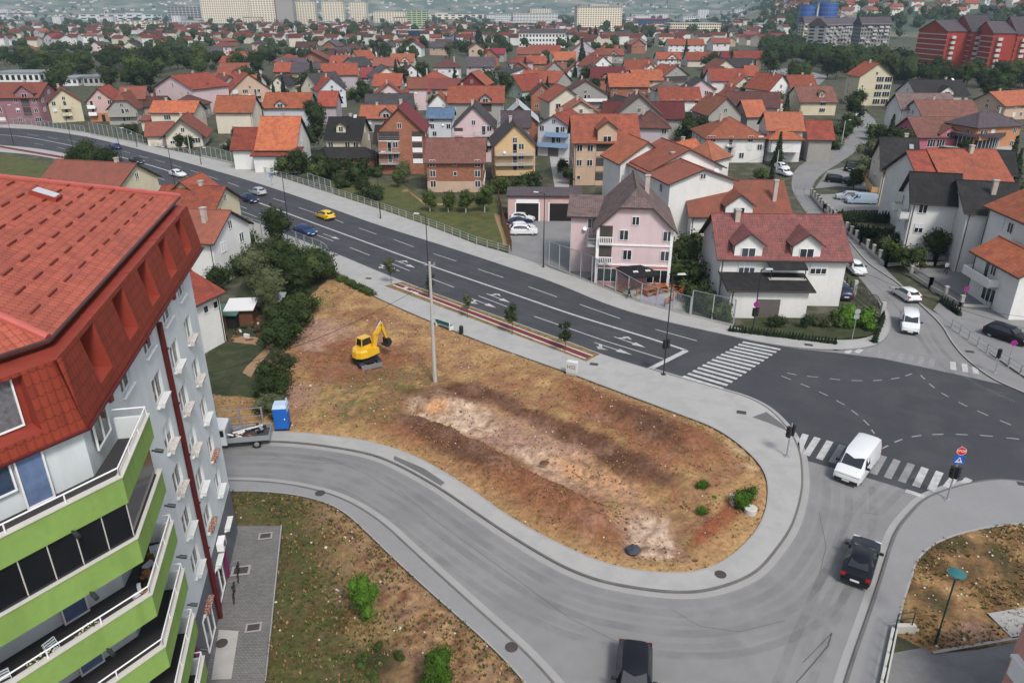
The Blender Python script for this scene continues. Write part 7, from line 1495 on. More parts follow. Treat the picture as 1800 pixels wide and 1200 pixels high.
# portable toilet
def toilet():
    g = G(498, 752); r = thing('portable_toilet', 'blue portable toilet cabin with pale roof at the edge of the dirt lot', 'portable toilet', (g.x, g.y, .1), radians(6)); NEARLBL.append((r, 'the blue toilet cabin'))
    B = mat('toilet_blue', (.015, .11, .42), .5, .06); L_ = mat('toilet_roof', (.38, .48, .6), .6, .05)
    mb = MB(); mb.box(-.55, .55, -.55, .55, .1, 2.0); mb.build('cabin', B, r, uv=False); mb = MB(); mb.box(-.6, .6, -.6, .6, 0, .1); mb.build('base', BLK, r, uv=False)
    mb = MB(); mb.hexa([(-.58, -.58, 2.0), (.58, -.58, 2.0), (.58, .58, 2.0), (-.58, .58, 2.0)], [(-.5, -.4, 2.28), (.5, -.4, 2.28), (.5, .45, 2.28), (-.5, .45, 2.28)]); mb.build('roof', L_, r, uv=False)
    mb = MB(); mb.box(-.42, .42, -.585, -.55, .15, 1.9); mb.box(-.35, .35, -.6, -.585, .9, .95); mb.box(-.35, .35, -.6, -.585, 1.3, 1.35); d = mb.build('door', B, r, uv=False); mb = MB(); mb.box(.3, .38, -.63, -.585, 1.0, 1.12); mb.build('handle', WHITE, d, uv=False)
    mb = MB(); mb.bar((.45, .45, 2.2), (.45, .45, 2.5), .06, n=8); mb.build('vent_pipe', L_, r, uv=False)
    for s in (-1, 1): mb = MB(); mb.box(s*.56-.02, s*.56+.02, -.4, .4, 1.6, 1.8); mb.build('vent_panel', L_, r, uv=False)
toilet()
# ================================================================ PEOPLE
def person(label, px, py, h, top, legs, hair, an, stride=.28, arms=1, z=.13):
    g = G(px, py); r = bpy.data.objects.new('person', bpy.data.meshes.new('person')); COL.objects.link(r); r.location = (g.x, g.y, z); r.rotation_euler = (0, 0, an); s = h/1.75; r.scale = (s, s, s)
    # skeleton: x forward, y sideways
    V = [((0, 0, .95), .13), ((0, 0, 1.15), .12), ((0, 0, 1.38), .15), ((0, 0, 1.48), .06), ((.02, 0, 1.56), .06), ((.02, 0, 1.64), .095), ((.02, 0, 1.70), .08)]
    E_ = [(0, 1), (1, 2), (2, 3), (3, 4), (4, 5), (5, 6)]
    for sd_ in (-1, 1):
        b0 = len(V); f = sd_*stride
        V += [((0, sd_*.09, .88), .09), ((f*.5+.04, sd_*.09, .48), .06), ((f, sd_*.09, .08), .04), ((f+.14, sd_*.1, .04), .04)]; E_ += [(0, b0), (b0, b0+1), (b0+1, b0+2), (b0+2, b0+3)]
        b0 = len(V); V += [((0, sd_*.19, 1.40), .055), ((-f*.3-.02, sd_*.24, 1.14), .042), ((-f*.4+.10, sd_*.22, .93), .032), ((-f*.4+.15, sd_*.21, .85), .03)]; E_ += [(2, b0), (b0, b0+1), (b0+1, b0+2), (b0+2, b0+3)]
    me = r.data; me.from_pydata([v for v, _ in V], E_, []); sk = r.modifiers.new('skin', 'SKIN'); 
    for i, (v, q) in enumerate(V): me.skin_vertices[0].data[i].radius = (q, q*(1.15 if i < 3 else 1))
    me.skin_vertices[0].data[0].use_root = True; r.modifiers.new('sub', 'SUBSURF').levels = 1; r.modifiers['sub'].render_levels = 1
    m = bpy.data.materials.new('clothing'); m.use_nodes = True; t = m.node_tree; tc = nn(t, 'TexCoord'); sp = nn(t, 'SeparateXYZ'); t.links.new(tc.outputs['Object'], sp.inputs[0])
    c = mixc(t, mth(t, 'GREATER_THAN', sp.outputs[2], .98), legs, top); c = mixc(t, mth(t, 'GREATER_THAN', sp.outputs[2], 1.47), c, (.35, .2, .14)); c = mixc(t, mth(t, 'LESS_THAN', sp.outputs[2], .07), c, (.04, .04, .04)); t.links.new(c, t.nodes['Principled BSDF'].inputs[0]); me.materials.append(m)
    tag(r, label, 'person'); hm_ = MB(); ico(hm_, (-.01, 0, 1.69), .105, random.Random(1), sq=1.05); hm_.build('hair', mat('hair_'+hair, (.02, .015, .01) if hair == 'dark' else (.1, .07, .05)), r, uv=False, smooth=True)
    ar_ = 1; return r
person('person in dark clothes walking on the pavement before the cafe terrace', 1105, 527, 1.72, (.015, .015, .02), (.02, .022, .03), 'dark', radians(-20), z=.13)
person('person in a white shirt and black trousers walking in the yard', 1661, 482, 1.75, (.6, .6, .62), (.015, .015, .015), 'dark', radians(-100), z=.06)
def tomesh(o):
    bpy.context.view_layer.update(); me = bpy.data.meshes.new_from_object(o.evaluated_get(bpy.context.evaluated_depsgraph_get())); n = bpy.data.objects.new('lettering', me); COL.objects.link(n); n.parent = o.parent; n.matrix_local = o.matrix_local.copy(); bpy.data.objects.remove(o); return n
# ================================================================ STREET FURNITURE
GRN = mat('dark_green_paint', (.012, .035, .035), .5, .1)
def zpt(px, py, bx, by): g = G(bx, by); return zat(g.x, g.y, py)
def lamp(bx, by, ty, label, an=0, m=DARK, arm=.9, conc=0):
    g = G(bx, by); h = zat(g.x, g.y, ty); r = thing('street_lamp', label, 'street lamp', (g.x, g.y, .1), an, 'street lamps'); mb = MB(); mb.bar((0, 0, 0), (0, 0, h*.3), .10 if not conc else .16, n=8, r2=.08 if not conc else .13); mb.bar((0, 0, h*.3), (0, 0, h-.1), .075 if not conc else .13, n=8, r2=.045 if not conc else .08); mb.box(-.16, .16, -.16, .16, 0, .06); mb.build('pole', CONC if conc else m, r, uv=False)
    mb = MB(); mb.bar((0, 0, h-.15), (arm, 0, h), .035, n=6); a_ = mb.build('arm', m, r, uv=False); mb = MB(); mb.hexa([(arm-.1, -.12, h-.06), (arm+.62, -.17, h-.04), (arm+.62, .17, h-.04), (arm-.1, .12, h-.06)], [(arm-.1, -.08, h+.04), (arm+.55, -.1, h+.06), (arm+.55, .1, h+.06), (arm-.1, .08, h+.04)]); mb.build('lamp_head', mat('lamp_head_grey', (.42, .44, .45), .5), a_, uv=False); return r, h
for bx, by, ty, lb in [(955, 471, 340, 'thin dark lamp post at the gap before the pink garage'), (669, 385, 268, 'thin dark lamp post on the far pavement by the lawn'), (507, 397, 304, 'dark lamp post on the near side beside the silver hatchback'), (755, 520, 378, 'tall dark lamp post next to the concrete utility pole'), (25, 256, 186, 'dark lamp post nearest the left picture edge'), (132, 276, 203, 'dark lamp post in front of the pale yellow house'),
                       (223, 322, 226, 'tall dark lamp post beside the leafy tree at the left'), (241, 259, 236, 'short dark post on the far pavement by the balcony house'), (311, 345, 260, 'tall dark lamp post close to the white car'), (354, 290, 261, 'short dark post on the far pavement before the low yellow house')]: lamp(bx, by, ty, lb, radians(rt.choice([10, 160, 30])))
lamp(335, 271, 236, 'pale concrete lamp pole before the low yellow gabled house', 0, conc=1); lamp(1364, 300, 264, 'concrete lamp pole beside the two white parked cars', 0, conc=1); lamp(1437, 276, 227, 'concrete lamp pole on the side street bend', radians(10), conc=1); lamp(1478, 259, 212, 'concrete lamp pole farther up the side street', radians(10), conc=1); lamp(1181, 252, 210, 'slim pale lamp pole above the dark bushes', 0, m=STEEL)
def sighead(parent, x, y, z, an, n=3, s=1):
    mb = MB(); mb.M = Matrix.Translation((x, y, z)) @ Matrix.Rotation(an, 4, 'Z'); mb.box(.08, .3, -.15, .15, 0, .3*n); 
    for i in range(n): mb.box(.3, .42, -.12, .12, .27+.3*i, .29+.3*i)
    h = mb.build('signal_head', BLK, parent, uv=False); 
    for i in range(n): c = MB(mb.M); c.lathe([(0, .305), (.1, .305)], (0, 0, .15+.3*i), 10, 0, 'x'); c.build('signal_lens', mat('signal_lens', (.04, .02, .02), .2), h, uv=False)
def signal(bx, by, ty, label, heads, pm=STEEL, extra=None, short=None):
    g = G(bx, by); h = zat(g.x, g.y, ty); r = thing('traffic_light', label, 'traffic light', (g.x, g.y, .13), 0); mb = MB(); mb.bar((0, 0, 0), (0, 0, h-.1), .065, n=8, r2=.05); mb.box(-.2, .2, -.2, .2, 0, .04); mb.build('pole', pm, r, uv=False)
    for z, an, n in heads: sighead(r, 0, 0, z*h, an, n)
    if extra: extra(r, h)
    if short: NEARLBL.append((r, short))
    return r
def lamparm(r, h): mb = MB(); mb.bar((0, 0, h-.2), (.5, .1, h-.05), .03); mb.build('arm', DARK, r, uv=False); mb = MB(); mb.hexa([(.4, -.15, h-.1), (1.2, -.18, h-.08), (1.2, .2, h-.08), (.4, .18, h-.1)], [(.5, -.1, h), (1.1, -.1, h+.02), (1.1, .12, h+.02), (.5, .1, h)]); mb.build('lamp_head', MATS['lamp_head_grey'], r, uv=False)
signal(1166, 660, 483, 'tall dark pole with street lamp and traffic signals beside the long crossing', [(.27, radians(-150), 3), (.27, radians(20), 3)], DARK, lamparm, 'the signal pole by the long crossing')
signal(1382, 804, 744, 'traffic light on the rounded pavement corner by the zebra crossing', [(.58, radians(-160), 3), (.6, radians(30), 3)], STEEL, None, 'the corner traffic light')
def stopx(r, h):
    F_an = radians(-100); M = Matrix.Translation((0, 0, 0)) @ Matrix.Rotation(F_an+pi/2, 4, 'Z')
    # octagonal stop sign above a square crossing sign, both facing down the side road
    zc = h-.42; R8 = .34
    c = MB(M); oc = [(R8*cos(pi/8+i*pi/4), R8*sin(pi/8+i*pi/4)) for i in range(8)]; c.hexa([(x, -.08, zc+y) for x, y in oc], [(x, -.10, zc+y) for x, y in oc], 0); so_ = c.build('stop_sign', mat('sign_red', (.50, .015, .02), .5, .03), r, uv=False)
    c = MB(M)
    for i in range(8):
        a, b_ = oc[i], oc[(i+1) % 8]; c.poly([(a[0]*.97, -.104, zc+a[1]*.97), (b_[0]*.97, -.104, zc+b_[1]*.97), (b_[0]*.90, -.104, zc+b_[1]*.90), (a[0]*.90, -.104, zc+a[1]*.90)])
    c.build('sign_border', PLT, so_, uv=False)
    def text(s, size, x, z, y, m, par, name):
        cu = bpy.data.curves.new(name, 'FONT'); cu.body = s; cu.size = size; cu.align_x = 'CENTER'; cu.align_y = 'CENTER'; cu.extrude = .002; cu.offset = size*.02; o = bpy.data.objects.new(name, cu); COL.objects.link(o); cu.materials.append(m); o.parent = par
        o.matrix_local = M @ Matrix.Translation((x, y, z)) @ Matrix.Rotation(pi/2, 4, 'X'); return tomesh(o)
    text('STOP', .25, 0, zc, -.106, PLT, so_, 'lettering')
    zs = zc-R8-.36; c = MB(M); c.box(-.32, .32, -.1, -.08, zs-.32, zs+.32); bs = c.build('crossing_sign', mat('sign_blue', (.01, .09, .45), .5, .03), r, uv=False)
    c = MB(M); c.poly([(-.24, -.104, zs-.22), (.24, -.104, zs-.22), (0, -.104, zs+.24)]); tr = c.build('sign_triangle', PLT, bs, uv=False)
    c = MB(M); y = -.108; c.poly([(-.03, y, zs+.06), (.03, y, zs+.06), (.03, y, zs+.12), (-.03, y, zs+.12)]); c.poly([(-.04, y, zs-.06), (.04, y, zs-.06), (.04, y, zs+.05), (-.04, y, zs+.05)])
    for s in (-1, 1): c.poly([(s*.02-.02, y, zs-.06), (s*.02+.02, y, zs-.06), (s*.09+.02, y, zs-.18), (s*.09-.02, y, zs-.18)][::1]); c.poly([(s*.03, y, zs+.03), (s*.11, y, zs-.04), (s*.10, y, zs-.06), (s*.03, y, zs)])
    c.build('pedestrian_symbol', BLK, bs, uv=False)
signal(1664, 880, 785, 'traffic light pole with red STOP sign and blue crossing sign at the right corner', [(.42, radians(-170), 3), (.42, radians(-60), 3)], STEEL, stopx, 'the STOP sign pole')
signal(1748, 657, 612, 'traffic light on the pavement beside the pedestrian railing', [(.6, radians(-150), 3)], STEEL, None)
def parkdisc(r, h, zz=None, par=None):
    z = zz or h; c = MB(Matrix.Translation((0, 0, z)) @ Matrix.Rotation(radians(-8), 4, 'Z')); c.lathe([(0, -.06), (.3, -.06), (.3, -.04), (0, -.04)], n=18, ax='y'); d = c.build('sign_disc', mat('sign_violet_blue', (.03, .03, .35), .5, .03), r, uv=False); c.f = []; c.v = []; c.m = []
    c.lathe([(.25, -.066), (.3, -.066)], n=18, ax='y'); 
    for s in (1, -1): c.poly([(-.2, -.064, -.17*s), (-.16, -.064, -.21*s), (.2, -.064, .17*s), (.16, -.064, .21*s)])
    c.build('sign_cross', MATS['sign_red'], d, uv=False)
signal(1322, 588, 474, 'dark pole with lamp, signals and small discs before the black porch roof', [(.28, radians(-150), 3), (.28, radians(0), 3)], DARK, lambda r, h: (lamparm(r, h), parkdisc(r, h, h*.46)), 'the signal pole by the black porch')
def signpost(bx, by, ty, label, kind, short=None):
    g = G(bx, by); h = zat(g.x, g.y, ty); r = thing('road_sign', label, 'road sign', (g.x, g.y, .1), 0); mb = MB(); mb.bar((0, 0, 0), (0, 0, h), .035, n=8); mb.build('pole', STEEL, r, uv=False)
    if kind == 'p': parkdisc(r, h-.25, h-.25)
    elif kind == 'b': mb = MB(); mb.lathe([(0, -.05), (.3, -.05), (.3, -.03), (0, -.03)], (0, 0, h-.25), 18, 0, 'y'); mb.box(-.28, .28, -.05, -.03, h-1.05, h-.6); mb.build('sign_back', mat('sign_grey', (.28, .29, .29), .6), r, uv=False)
    elif kind == 's': mb = MB(); mb.box(-.3, .3, -.05, -.03, h-.55, h); p_ = mb.build('sign_panel', mat('sign_blue', (.01, .09, .45)), r, uv=False); mb = MB(); mb.poly([(-.16, -.054, h-.42), (.16, -.054, h-.42), (0, -.054, h-.12)]); mb.build('sign_triangle', PLT, p_, uv=False)
signpost(1497, 599, 545, 'thin leaning sign post with round grey sign back at the corner garden', 'b'); signpost(1689, 545, 505, 'round violet no parking sign behind the low garden wall', 'p'); signpost(1771, 640, 600, 'round violet no parking sign in front of the black parked estate car', 'p'); signpost(479, 329, 308, 'small blue square sign on the far pavement', 's')
# green disc lamp in the east verge
g = G(1643, 1134); h = zat(g.x, g.y, 1008); r = thing('park_lamp', 'green park lamp with a wide dished shade on the brown grass patch', 'street lamp', (g.x, g.y, .1)); NEARLBL.append((r, 'the green park lamp'))
mb = MB(); mb.bar((0, 0, 0), (0, 0, 1.0), .075, n=8); mb.bar((0, 0, 1.0), (0, 0, h-.35), .045, n=8); mb.build('pole', GRN, r, uv=False); mb = MB(); mb.lathe([(.06, h-.4), (.13, h-.3), (.1, h-.08)], n=14); mb.build('lamp_globe', WHITE, r, uv=False, smooth=True); mb = MB(); mb.lathe([(.12, h-.1), (.44, h-.1), (.45, h-.06), (.25, h+.02), (0, h+.06)], n=22); mb.build('lamp_shade', mat('lamp_teal', (.03, .13, .14), .4, .06), r, uv=False, smooth=True)
# concrete utility pole with a cable
g = G(765, 677); h = zat(g.x, g.y, 458); r = thing('utility_pole', 'tall bare concrete utility pole standing in the dirt lot', 'utility pole', (g.x, g.y, -.1)); NEARLBL.append((r, 'the concrete utility pole')); mb = MB(); mb.bar((0, 0, 0), (0, 0, h), .2, n=10, r2=.11); mb.build('pole', CONC, r, uv=False, smooth=True)
mb = MB(); mb.bar((-.5, 0, h-.3), (.5, 0, h-.3), .05); 
for x in (-.4, 0, .4): mb.lathe([(.05, h-.25), (.07, h-.1), (0, h-.05)], (x, 0, 0), 8)
mb.build('crossarm', STEEL, r, uv=False)
def cable(a, b_, sag, label, rad=.018):
    mb = MB(); a = Vector(a); b_ = Vector(b_); L = None
    for i in range(15): u = i/14; p = a.lerp(b_, u)-Vector((0, 0, sag*4*u*(1-u))); (mb.bar(L, p, rad, n=4) if L else None); L = p
    tag(mb.build('overhead_cable', BLK, uv=False), label, 'cable')
q = G(330, 665, 6.0); cable((g.x, g.y, h-1.9), (q.x, q.y, q.z), 1.0, 'black overhead cable slung from the concrete pole towards the apartment block')
a = G(1490, 560, 7); b_ = G(1800, 588, 4.5); cable(G(1500, 470, 4), G(1830, 585, 6.5), .5, 'upper thin cable across the front of the white corner house'); cable(G(1620, 520, 4), G(1830, 560, 6.5), .3, 'lower thin cable across the front of the white corner house')
for i, (a, b_, lb) in enumerate([((1437, 229), (1489, 214), 'thin wires between the two concrete lamp poles of the side street'), ((1364, 266), (1437, 229), 'thin wires from the white cars to the side street bend'), ((1364, 266), (1240, 300), 'thin wires running to the stepped orange roofs')]):
    cable(G(a[0], a[1], 5.5), G(b_[0], b_[1], 5.5), .6, lb, .02)
# bench, bin, cabinet
def bench():
    a, b_ = G(771, 574), G(792, 581); c = (a+b_)/2; an = math.atan2(b_.y-a.y, b_.x-a.x); r = thing('park_bench', 'green slatted bench with white concrete ends facing the dirt lot edge', 'bench', (c.x, c.y, .13), an+pi); w = 1.0; S = mat('bench_green', (.02, .12, .09), .6)
    mb = MB(); [mb.box(-w, w, -.25+.13*i, -.15+.13*i, .42, .46) for i in range(4)]; mb.build('seat', S, r, uv=False)['kind'] = 'stuff'; mb = MB(); [mb.box(-w, w, .28+.03*i, .31+.03*i, .55+.13*i, .65+.13*i) for i in range(3)]; mb.build('backrest', S, r, uv=False)['kind'] = 'stuff'
    for s in (-1, 1): mb = MB(); mb.box(s*w-.06, s*w+.06, -.3, .3, 0, .42); mb.box(s*w-.06, s*w+.06, .2, .3, .42, .95); mb.build('bench_end', PLT, r, uv=False)
bench()
g = G(811, 588); mb = MB(); mb.lathe([(0, 0), (.2, 0), (.23, .1), (.23, .8), (.2, .86), (0, .88)], n=14); o = mb.build('litter_bin', BLK, uv=False); o.location = (g.x, g.y, .13); tag(o, 'black round litter bin on the pavement right of the bench', 'litter bin')
g = G(1005, 660); r = thing('utility_cabinet', 'pale grey cabinet with rounded top and graffiti on the pavement edge', 'cabinet', (g.x, g.y, .13), radians(-24)); cab = mat('cabinet_grey', (.50, .51, .50), .6, .06); mb = MB(); mb.box(-.5, .5, -.22, .22, 0, .25, 1); mb.box(-.52, .52, -.24, .24, .25, 1.35, 0); mb.hexa([(-.54, -.26, 1.35), (.54, -.26, 1.35), (.54, .26, 1.35), (-.54, .26, 1.35)], [(-.45, -.16, 1.45), (.45, -.16, 1.45), (.45, .16, 1.45), (-.45, .16, 1.45)], 0); bx_ = mb.build('housing', [cab, CONC], r, uv=False)
cu = bpy.data.curves.new('graffiti', 'FONT'); cu.body = 'H22'; cu.size = .5; cu.align_x = 'CENTER'; cu.align_y = 'CENTER'; cu.extrude = .001; o = bpy.data.objects.new('graffiti', cu); COL.objects.link(o); cu.materials.append(BLK); o.parent = r; o.location = (0, -.245, .85); o.rotation_euler = (pi/2, 0, 0); tomesh(o)
# manholes and grates
def flat(name, label, px, py, shape, s=.35, z=.137, m=None, cat='manhole cover', rim=None):
    g = G(px, py); mb = MB()
    if shape == 'o': mb.lathe([(s, 0), (s, .012), (s*.86, .014), (0, .012)], n=20)
    else: mb.box(-s, s, -s*.7, s*.7, 0, .012)
    o = mb.build(name, m or mat('cast_iron', (.06, .05, .048), .7, .2), uv=False); o.location = (g.x, g.y, z); o.rotation_euler = (0, 0, radians(-18 if not rim else 10)); tag(o, label, cat)
    if rim: q = MB(); q.box(-s*1.35, s*1.35, -s*1.05, s*1.05, -.002, .006); q.build('concrete_rim', gutm, o, uv=False)
for px, py, lb in [(1266, 1012, 'round grey manhole cover on the curved pavement near the dirt lot tip'), (899, 1140, 'round rusty manhole cover on the south pavement'), (563, 869, 'round dark manhole cover on the south pavement near the court')]: flat('manhole_cover', lb, px, py, 'o', .36)
for px, py, lb in [(1044, 642, 'square rusty grate beside the grey cabinet'), (1303, 727, 'square dark grate on the wide pavement corner'), (590, 450, 'small dark grate at the end of the noise barrier'), (648, 491, 'small dark grate left of the bike lane start'), (1421, 608, 'small iron grate at the corner garden kerb'), (1704, 620, 'small oval cover on the pavement by the railing')]: flat('drain_grate', lb, px, py, 's', .4)
flat('drain_grate', 'upper framed court grate near the verge', 467, 944, 's', .33, .13, rim=1); flat('drain_grate', 'middle framed court grate by the shop wall', 424, 1005, 's', .42, .13, rim=1); flat('drain_grate', 'lower framed court grate near the concrete slab', 446, 1105, 's', .33, .13, rim=1)
flat('drain_grate', 'drain grate at the kerb right of the STOP sign', 1797, 735+118, 's', .35)
g = G(408, 1133); mb = MB(); mb.lathe([(.32, 0), (.32, .02), (0, .02)], n=20); o = mb.build('manhole_cover', MATS['cast_iron'], uv=False); o.location = (g.x-.55, g.y, .14); tag(o, 'round dark manhole cover set in the pale court slab', 'manhole cover')
# ---- noise barriers and guard rails
BARG = mat('barrier_glass', (.16, .2, .2), .15, .1); BARG.node_tree.nodes['Principled BSDF'].inputs['Alpha'].default_value = .22
def barrier(label, pts, hts, step=2.0, panel=True, base=.35, cat='noise barrier', name='noise_barrier', m=STEEL, rails=None, zb=.13):
    P_ = gp(pts); c = P_[0].copy(); r = thing(name, label, cat, (c.x, c.y, zb)); post, k = [], 0; NEARLBL.append((r, None))
    tot = [0]; 
    for a, b_ in zip(P_, P_[1:]): tot.append(tot[-1]+(b_-a).length)
    def at(s):
        for i in range(len(P_)-1):
            if s <= tot[i+1]+1e-6: u = (s-tot[i])/(tot[i+1]-tot[i]); return P_[i].lerp(P_[i+1], u)-c, hts[i]+(hts[i+1]-hts[i])*u
        return P_[-1]-c, hts[-1]
    n = max(1, round(tot[-1]/step)); Q = [at(tot[-1]*i/n) for i in range(n+1)]
    for p, h in Q: mb = MB(); mb.box(p.x-.06, p.x+.06, p.y-.06, p.y+.06, 0, h); mb.build('post', m, r, uv=False)
    fr = MB(); 
    if base:
        for (p, h), (q, h2) in zip(Q, Q[1:]): 
            d = (q-p).normalized(); s_ = Vector((-d.y, d.x, 0))*.08; fr.hexa([p-s_, q-s_, q+s_, p+s_], [v+Vector((0, 0, base)) for v in (p-s_, q-s_, q+s_, p+s_)])
        fr.build('plinth', CONC, r, uv=False)
    for (p, h), (q, h2) in zip(Q, Q[1:]):
        if panel:
            mb = MB(); mb.poly([p+Vector((0, 0, base+.03)), q+Vector((0, 0, base+.03)), q+Vector((0, 0, h2-.06)), p+Vector((0, 0, h-.06))]); mb.build('glass_panel', BARG, r, uv=False)
            mb = MB(); mb.bar(p+Vector((0, 0, h)), q+Vector((0, 0, h2)), .045); mb.bar(p+Vector((0, 0, base)), q+Vector((0, 0, base)), .04); mb.build('panel_frame', m, r, uv=False)
    if rails:
        for f in rails:
            mb = MB(); 
            for (p, h), (q, h2) in zip(Q, Q[1:]): mb.bar(p+Vector((0, 0, h*f)), q+Vector((0, 0, h2*f)), .035)
            mb.build('rail', m, r, uv=False)
    return r
def hb(bx, by, ty): return hz(bx, by, ty)
barrier('glazed noise barrier before the pink villa and cafe terrace', [(965, 469), (1034, 497), (1125, 533), (1212, 557)], [3.4, 3.6, 2.4, 2.3], 2.2, base=.2)
barrier('short tall glazed noise barrier at the dark garden beside the burgundy roofed house', [(1214, 557), (1288, 575)], [3.1, 3.1], 2.4, base=.2)
barrier('glazed noise barrier along the near pavement beside the dark trees', [(348, 382), (400, 398), (450, 418), (520, 440), (575, 462), (586, 484)], [2.7]*5+[2.5], 2.2, base=.3)
barrier('tall stepped glazed barrier before the grey and white balcony house', [(160, 238), (225, 250), (262, 257)], [3.4, 3.3, 1.9], 2.4)
barrier('low railing barrier before the mauve and yellow houses', [(15, 221), (60, 223), (150, 235)], [1.9, 2.0, 2.0], 2.2)
barrier('glazed barrier beside the lane before the large white house', [(355, 276), (398, 286), (445, 298)], [2.6, 2.6, 1.6], 2.2)
barrier('low metal guard rail along the far pavement before the long cream house', [(262, 257), (305, 266), (352, 276)], [1.1]*3, 2.4, panel=False, base=0, rails=(.33, .66, 1.), cat='guard rail', name='guard_rail')
barrier('metal guard rail from the blue sign to the lawn', [(450, 300), (510, 318), (585, 342)], [1.15]*3, 2.2, panel=False, base=0, rails=(.33, .66, 1.), cat='guard rail', name='guard_rail')
barrier('short glazed frame above the guard rail by the bushes', [(543, 327), (583, 341)], [2.4, 2.4], 2.5, base=.1)
barrier('long metal guard rail in front of the lawn', [(586, 342), (675, 371), (775, 406), (837, 431), (895, 447)], [1.15]*5, 2.2, panel=False, base=0, rails=(.33, .66, 1.), cat='guard rail', name='guard_rail')
barrier('grey pedestrian railing on the pavement below the low garden wall', [(1672, 578), (1700, 598), (1750, 634), (1800, 665), (1840, 688)], [1.0]*5, 1.6, panel=False, base=0, rails=(.5, 1.), cat='railing', name='railing')
barrier('dark wooden fence between the lawn and the car park', [(876, 352), (885, 395), (899, 442)], [1.7]*3, 1.2, panel=False, base=.0, m=WOOD, rails=(.3, .55, .8, 1.), cat='fence', name='fence', zb=0)
# pillared garden wall along the side street
def pillars(label, pts, step, h=1.5, bars=True, hw=.45):
    P_ = gp(pts); c = P_[0]; r = thing('garden_fence', label, 'fence', (c.x, c.y, .1)); NEARLBL.append((r, None))
    for a, b_ in zip(P_, P_[1:]):
        a = a-c; b_ = b_-c; L = (b_-a).length; n = max(1, round(L/step)); d = (b_-a)/L; s_ = Vector((-d.y, d.x, 0))
        mb = MB(); mb.hexa([a-s_*.1, b_-s_*.1, b_+s_*.1, a+s_*.1], [v+Vector((0, 0, hw)) for v in (a-s_*.1, b_-s_*.1, b_+s_*.1, a+s_*.1)]); mb.build('low_wall', CONC, r, uv=False)
        for i in range(n+1):
            p = a+d*L*i/n; mb = MB(); mb.box(p.x-.17, p.x+.17, p.y-.17, p.y+.17, 0, h); mb.box(p.x-.22, p.x+.22, p.y-.22, p.y+.22, h, h+.1); mb.build('pillar', CONC, r, uv=False)
            if bars and i < n:
                q = a+d*L*(i+1)/n; mb = MB()
                for zz in (hw+.12, h-.15): mb.bar(p+Vector((0, 0, zz)), q+Vector((0, 0, zz)), .025)
                m_ = int(L/n/.16)
                for k in range(1, m_): w = p.lerp(q, k/m_); mb.bar(w+Vector((0, 0, hw)), w+Vector((0, 0, h-.05+.1*sin(pi*k/m_))), .014, n=3)
                mb.build('iron_bars', BLK, r, uv=False)['kind'] = 'stuff'
pillars('concrete pillar fence with dark iron bars along the planted garden', [(1448, 372), (1478, 402), (1512, 432), (1556, 470)], 2.4); pillars('concrete pillar fence across the front of the planted garden', [(1556, 470), (1590, 466), (1642, 468), (1690, 462)], 3.6)
pillars('low garden wall with short pillars and dark railing by the yard', [(1600, 486), (1634, 508), (1688, 540)], 3.4, 1.3); pillars('low kerb wall with thin railing before the white corner house', [(1688, 540), (1735, 542)], 3., .6, False, .3)
pillars('pillar fence along the upper side street car park', [(1425, 345), (1448, 372)], 2.4, 1.3)
# ornate iron gate
def gate():
    a, b_ = G(1500, 520), G(1548, 560); c = a; d = (b_-a); L = d.length; d /= L; r = thing('iron_gate', 'ornate dark iron gate with a dipping arched top beside the white house', 'gate', (a.x, a.y, .1)); 
    for s in (0, 1):
        mb = MB(); o_ = d*(L/2*s); top = lambda u: 1.3+.75*sin(pi*(.25+.5*u)) if 1 else 0
        for k in range(15): u = k/14; p = o_+d*(L/2*u*.97); ht = 1.2+.8*(sin(pi*u)); mb.bar(p+Vector((0, 0, .1)), p+Vector((0, 0, ht)), .018, n=4); mb.bar(p+Vector((0, 0, ht)), o_+d*(L/2*min(1, (k+1)/14)*.97)+Vector((0, 0, 1.2+.8*sin(pi*min(1, (k+1)/14)))), .03)
        for zz in (.15, .9): mb.bar(o_+Vector((0, 0, zz)), o_+d*L/2*.97+Vector((0, 0, zz)), .03)
        mb.lathe([(.28, -.02), (.32, 0), (.28, .02)], tuple(o_+d*L*.25+Vector((0, 0, 1.15))), 12, 0, 'y'); mb.build('gate_leaf', BLK, r, uv=False)
    for p in (Vector((0, 0, 0)), d*L): mb = MB(); mb.box(p.x-.2, p.x+.2, p.y-.2, p.y+.2, 0, 1.9); mb.build('gate_post', CONC, r, uv=False)
gate(); barrier('dark iron fence beside the parked blue car', [(1480, 500), (1500, 520)], [1.3, 1.3], 1.5, panel=False, base=.5, rails=(.7, 1.), m=BLK, cat='fence', name='fence')
# ---- cafe terrace: umbrella, orange fencing, gravel
def umbrella():
    g = G(1118, 508); h = zat(g.x, g.y, 478); r = thing('cafe_umbrella', 'large black cafe umbrella with white lettering beside the pink villa', 'umbrella', (g.x, g.y, .05), .25); mb = MB(); mb.bar((0, 0, 0), (0, 0, 3.0), .04, n=6); mb.build('pole', STEEL, r, uv=False)
    mb = MB(); w = 2.1; C_ = [(-w, -w, 2.35), (w, -w, 2.35), (w, w, 2.35), (-w, w, 2.35)]
    for i in range(4): a, b_ = C_[i], C_[(i+1) % 4]; mb.poly([a, b_, (0, 0, 3.1)]); mb.poly([a, b_, (b_[0], b_[1], 2.12), (a[0], a[1], 2.12)])
    can = mb.build('canopy', mat('umbrella_black', (.012, .012, .014), .8), r, uv=False)
    for s in (-.75, .85):
        for k in range(5): mb = MB(); x = s+k*.13-.3; mb.poly([(x, -1.35, 2.64), (x+.1, -1.35, 2.64), (x+.08, -1.0, 2.77), (x+.01, -1.0, 2.77)]); mb.build('canopy_mark', PLT, can, uv=False)
umbrella()
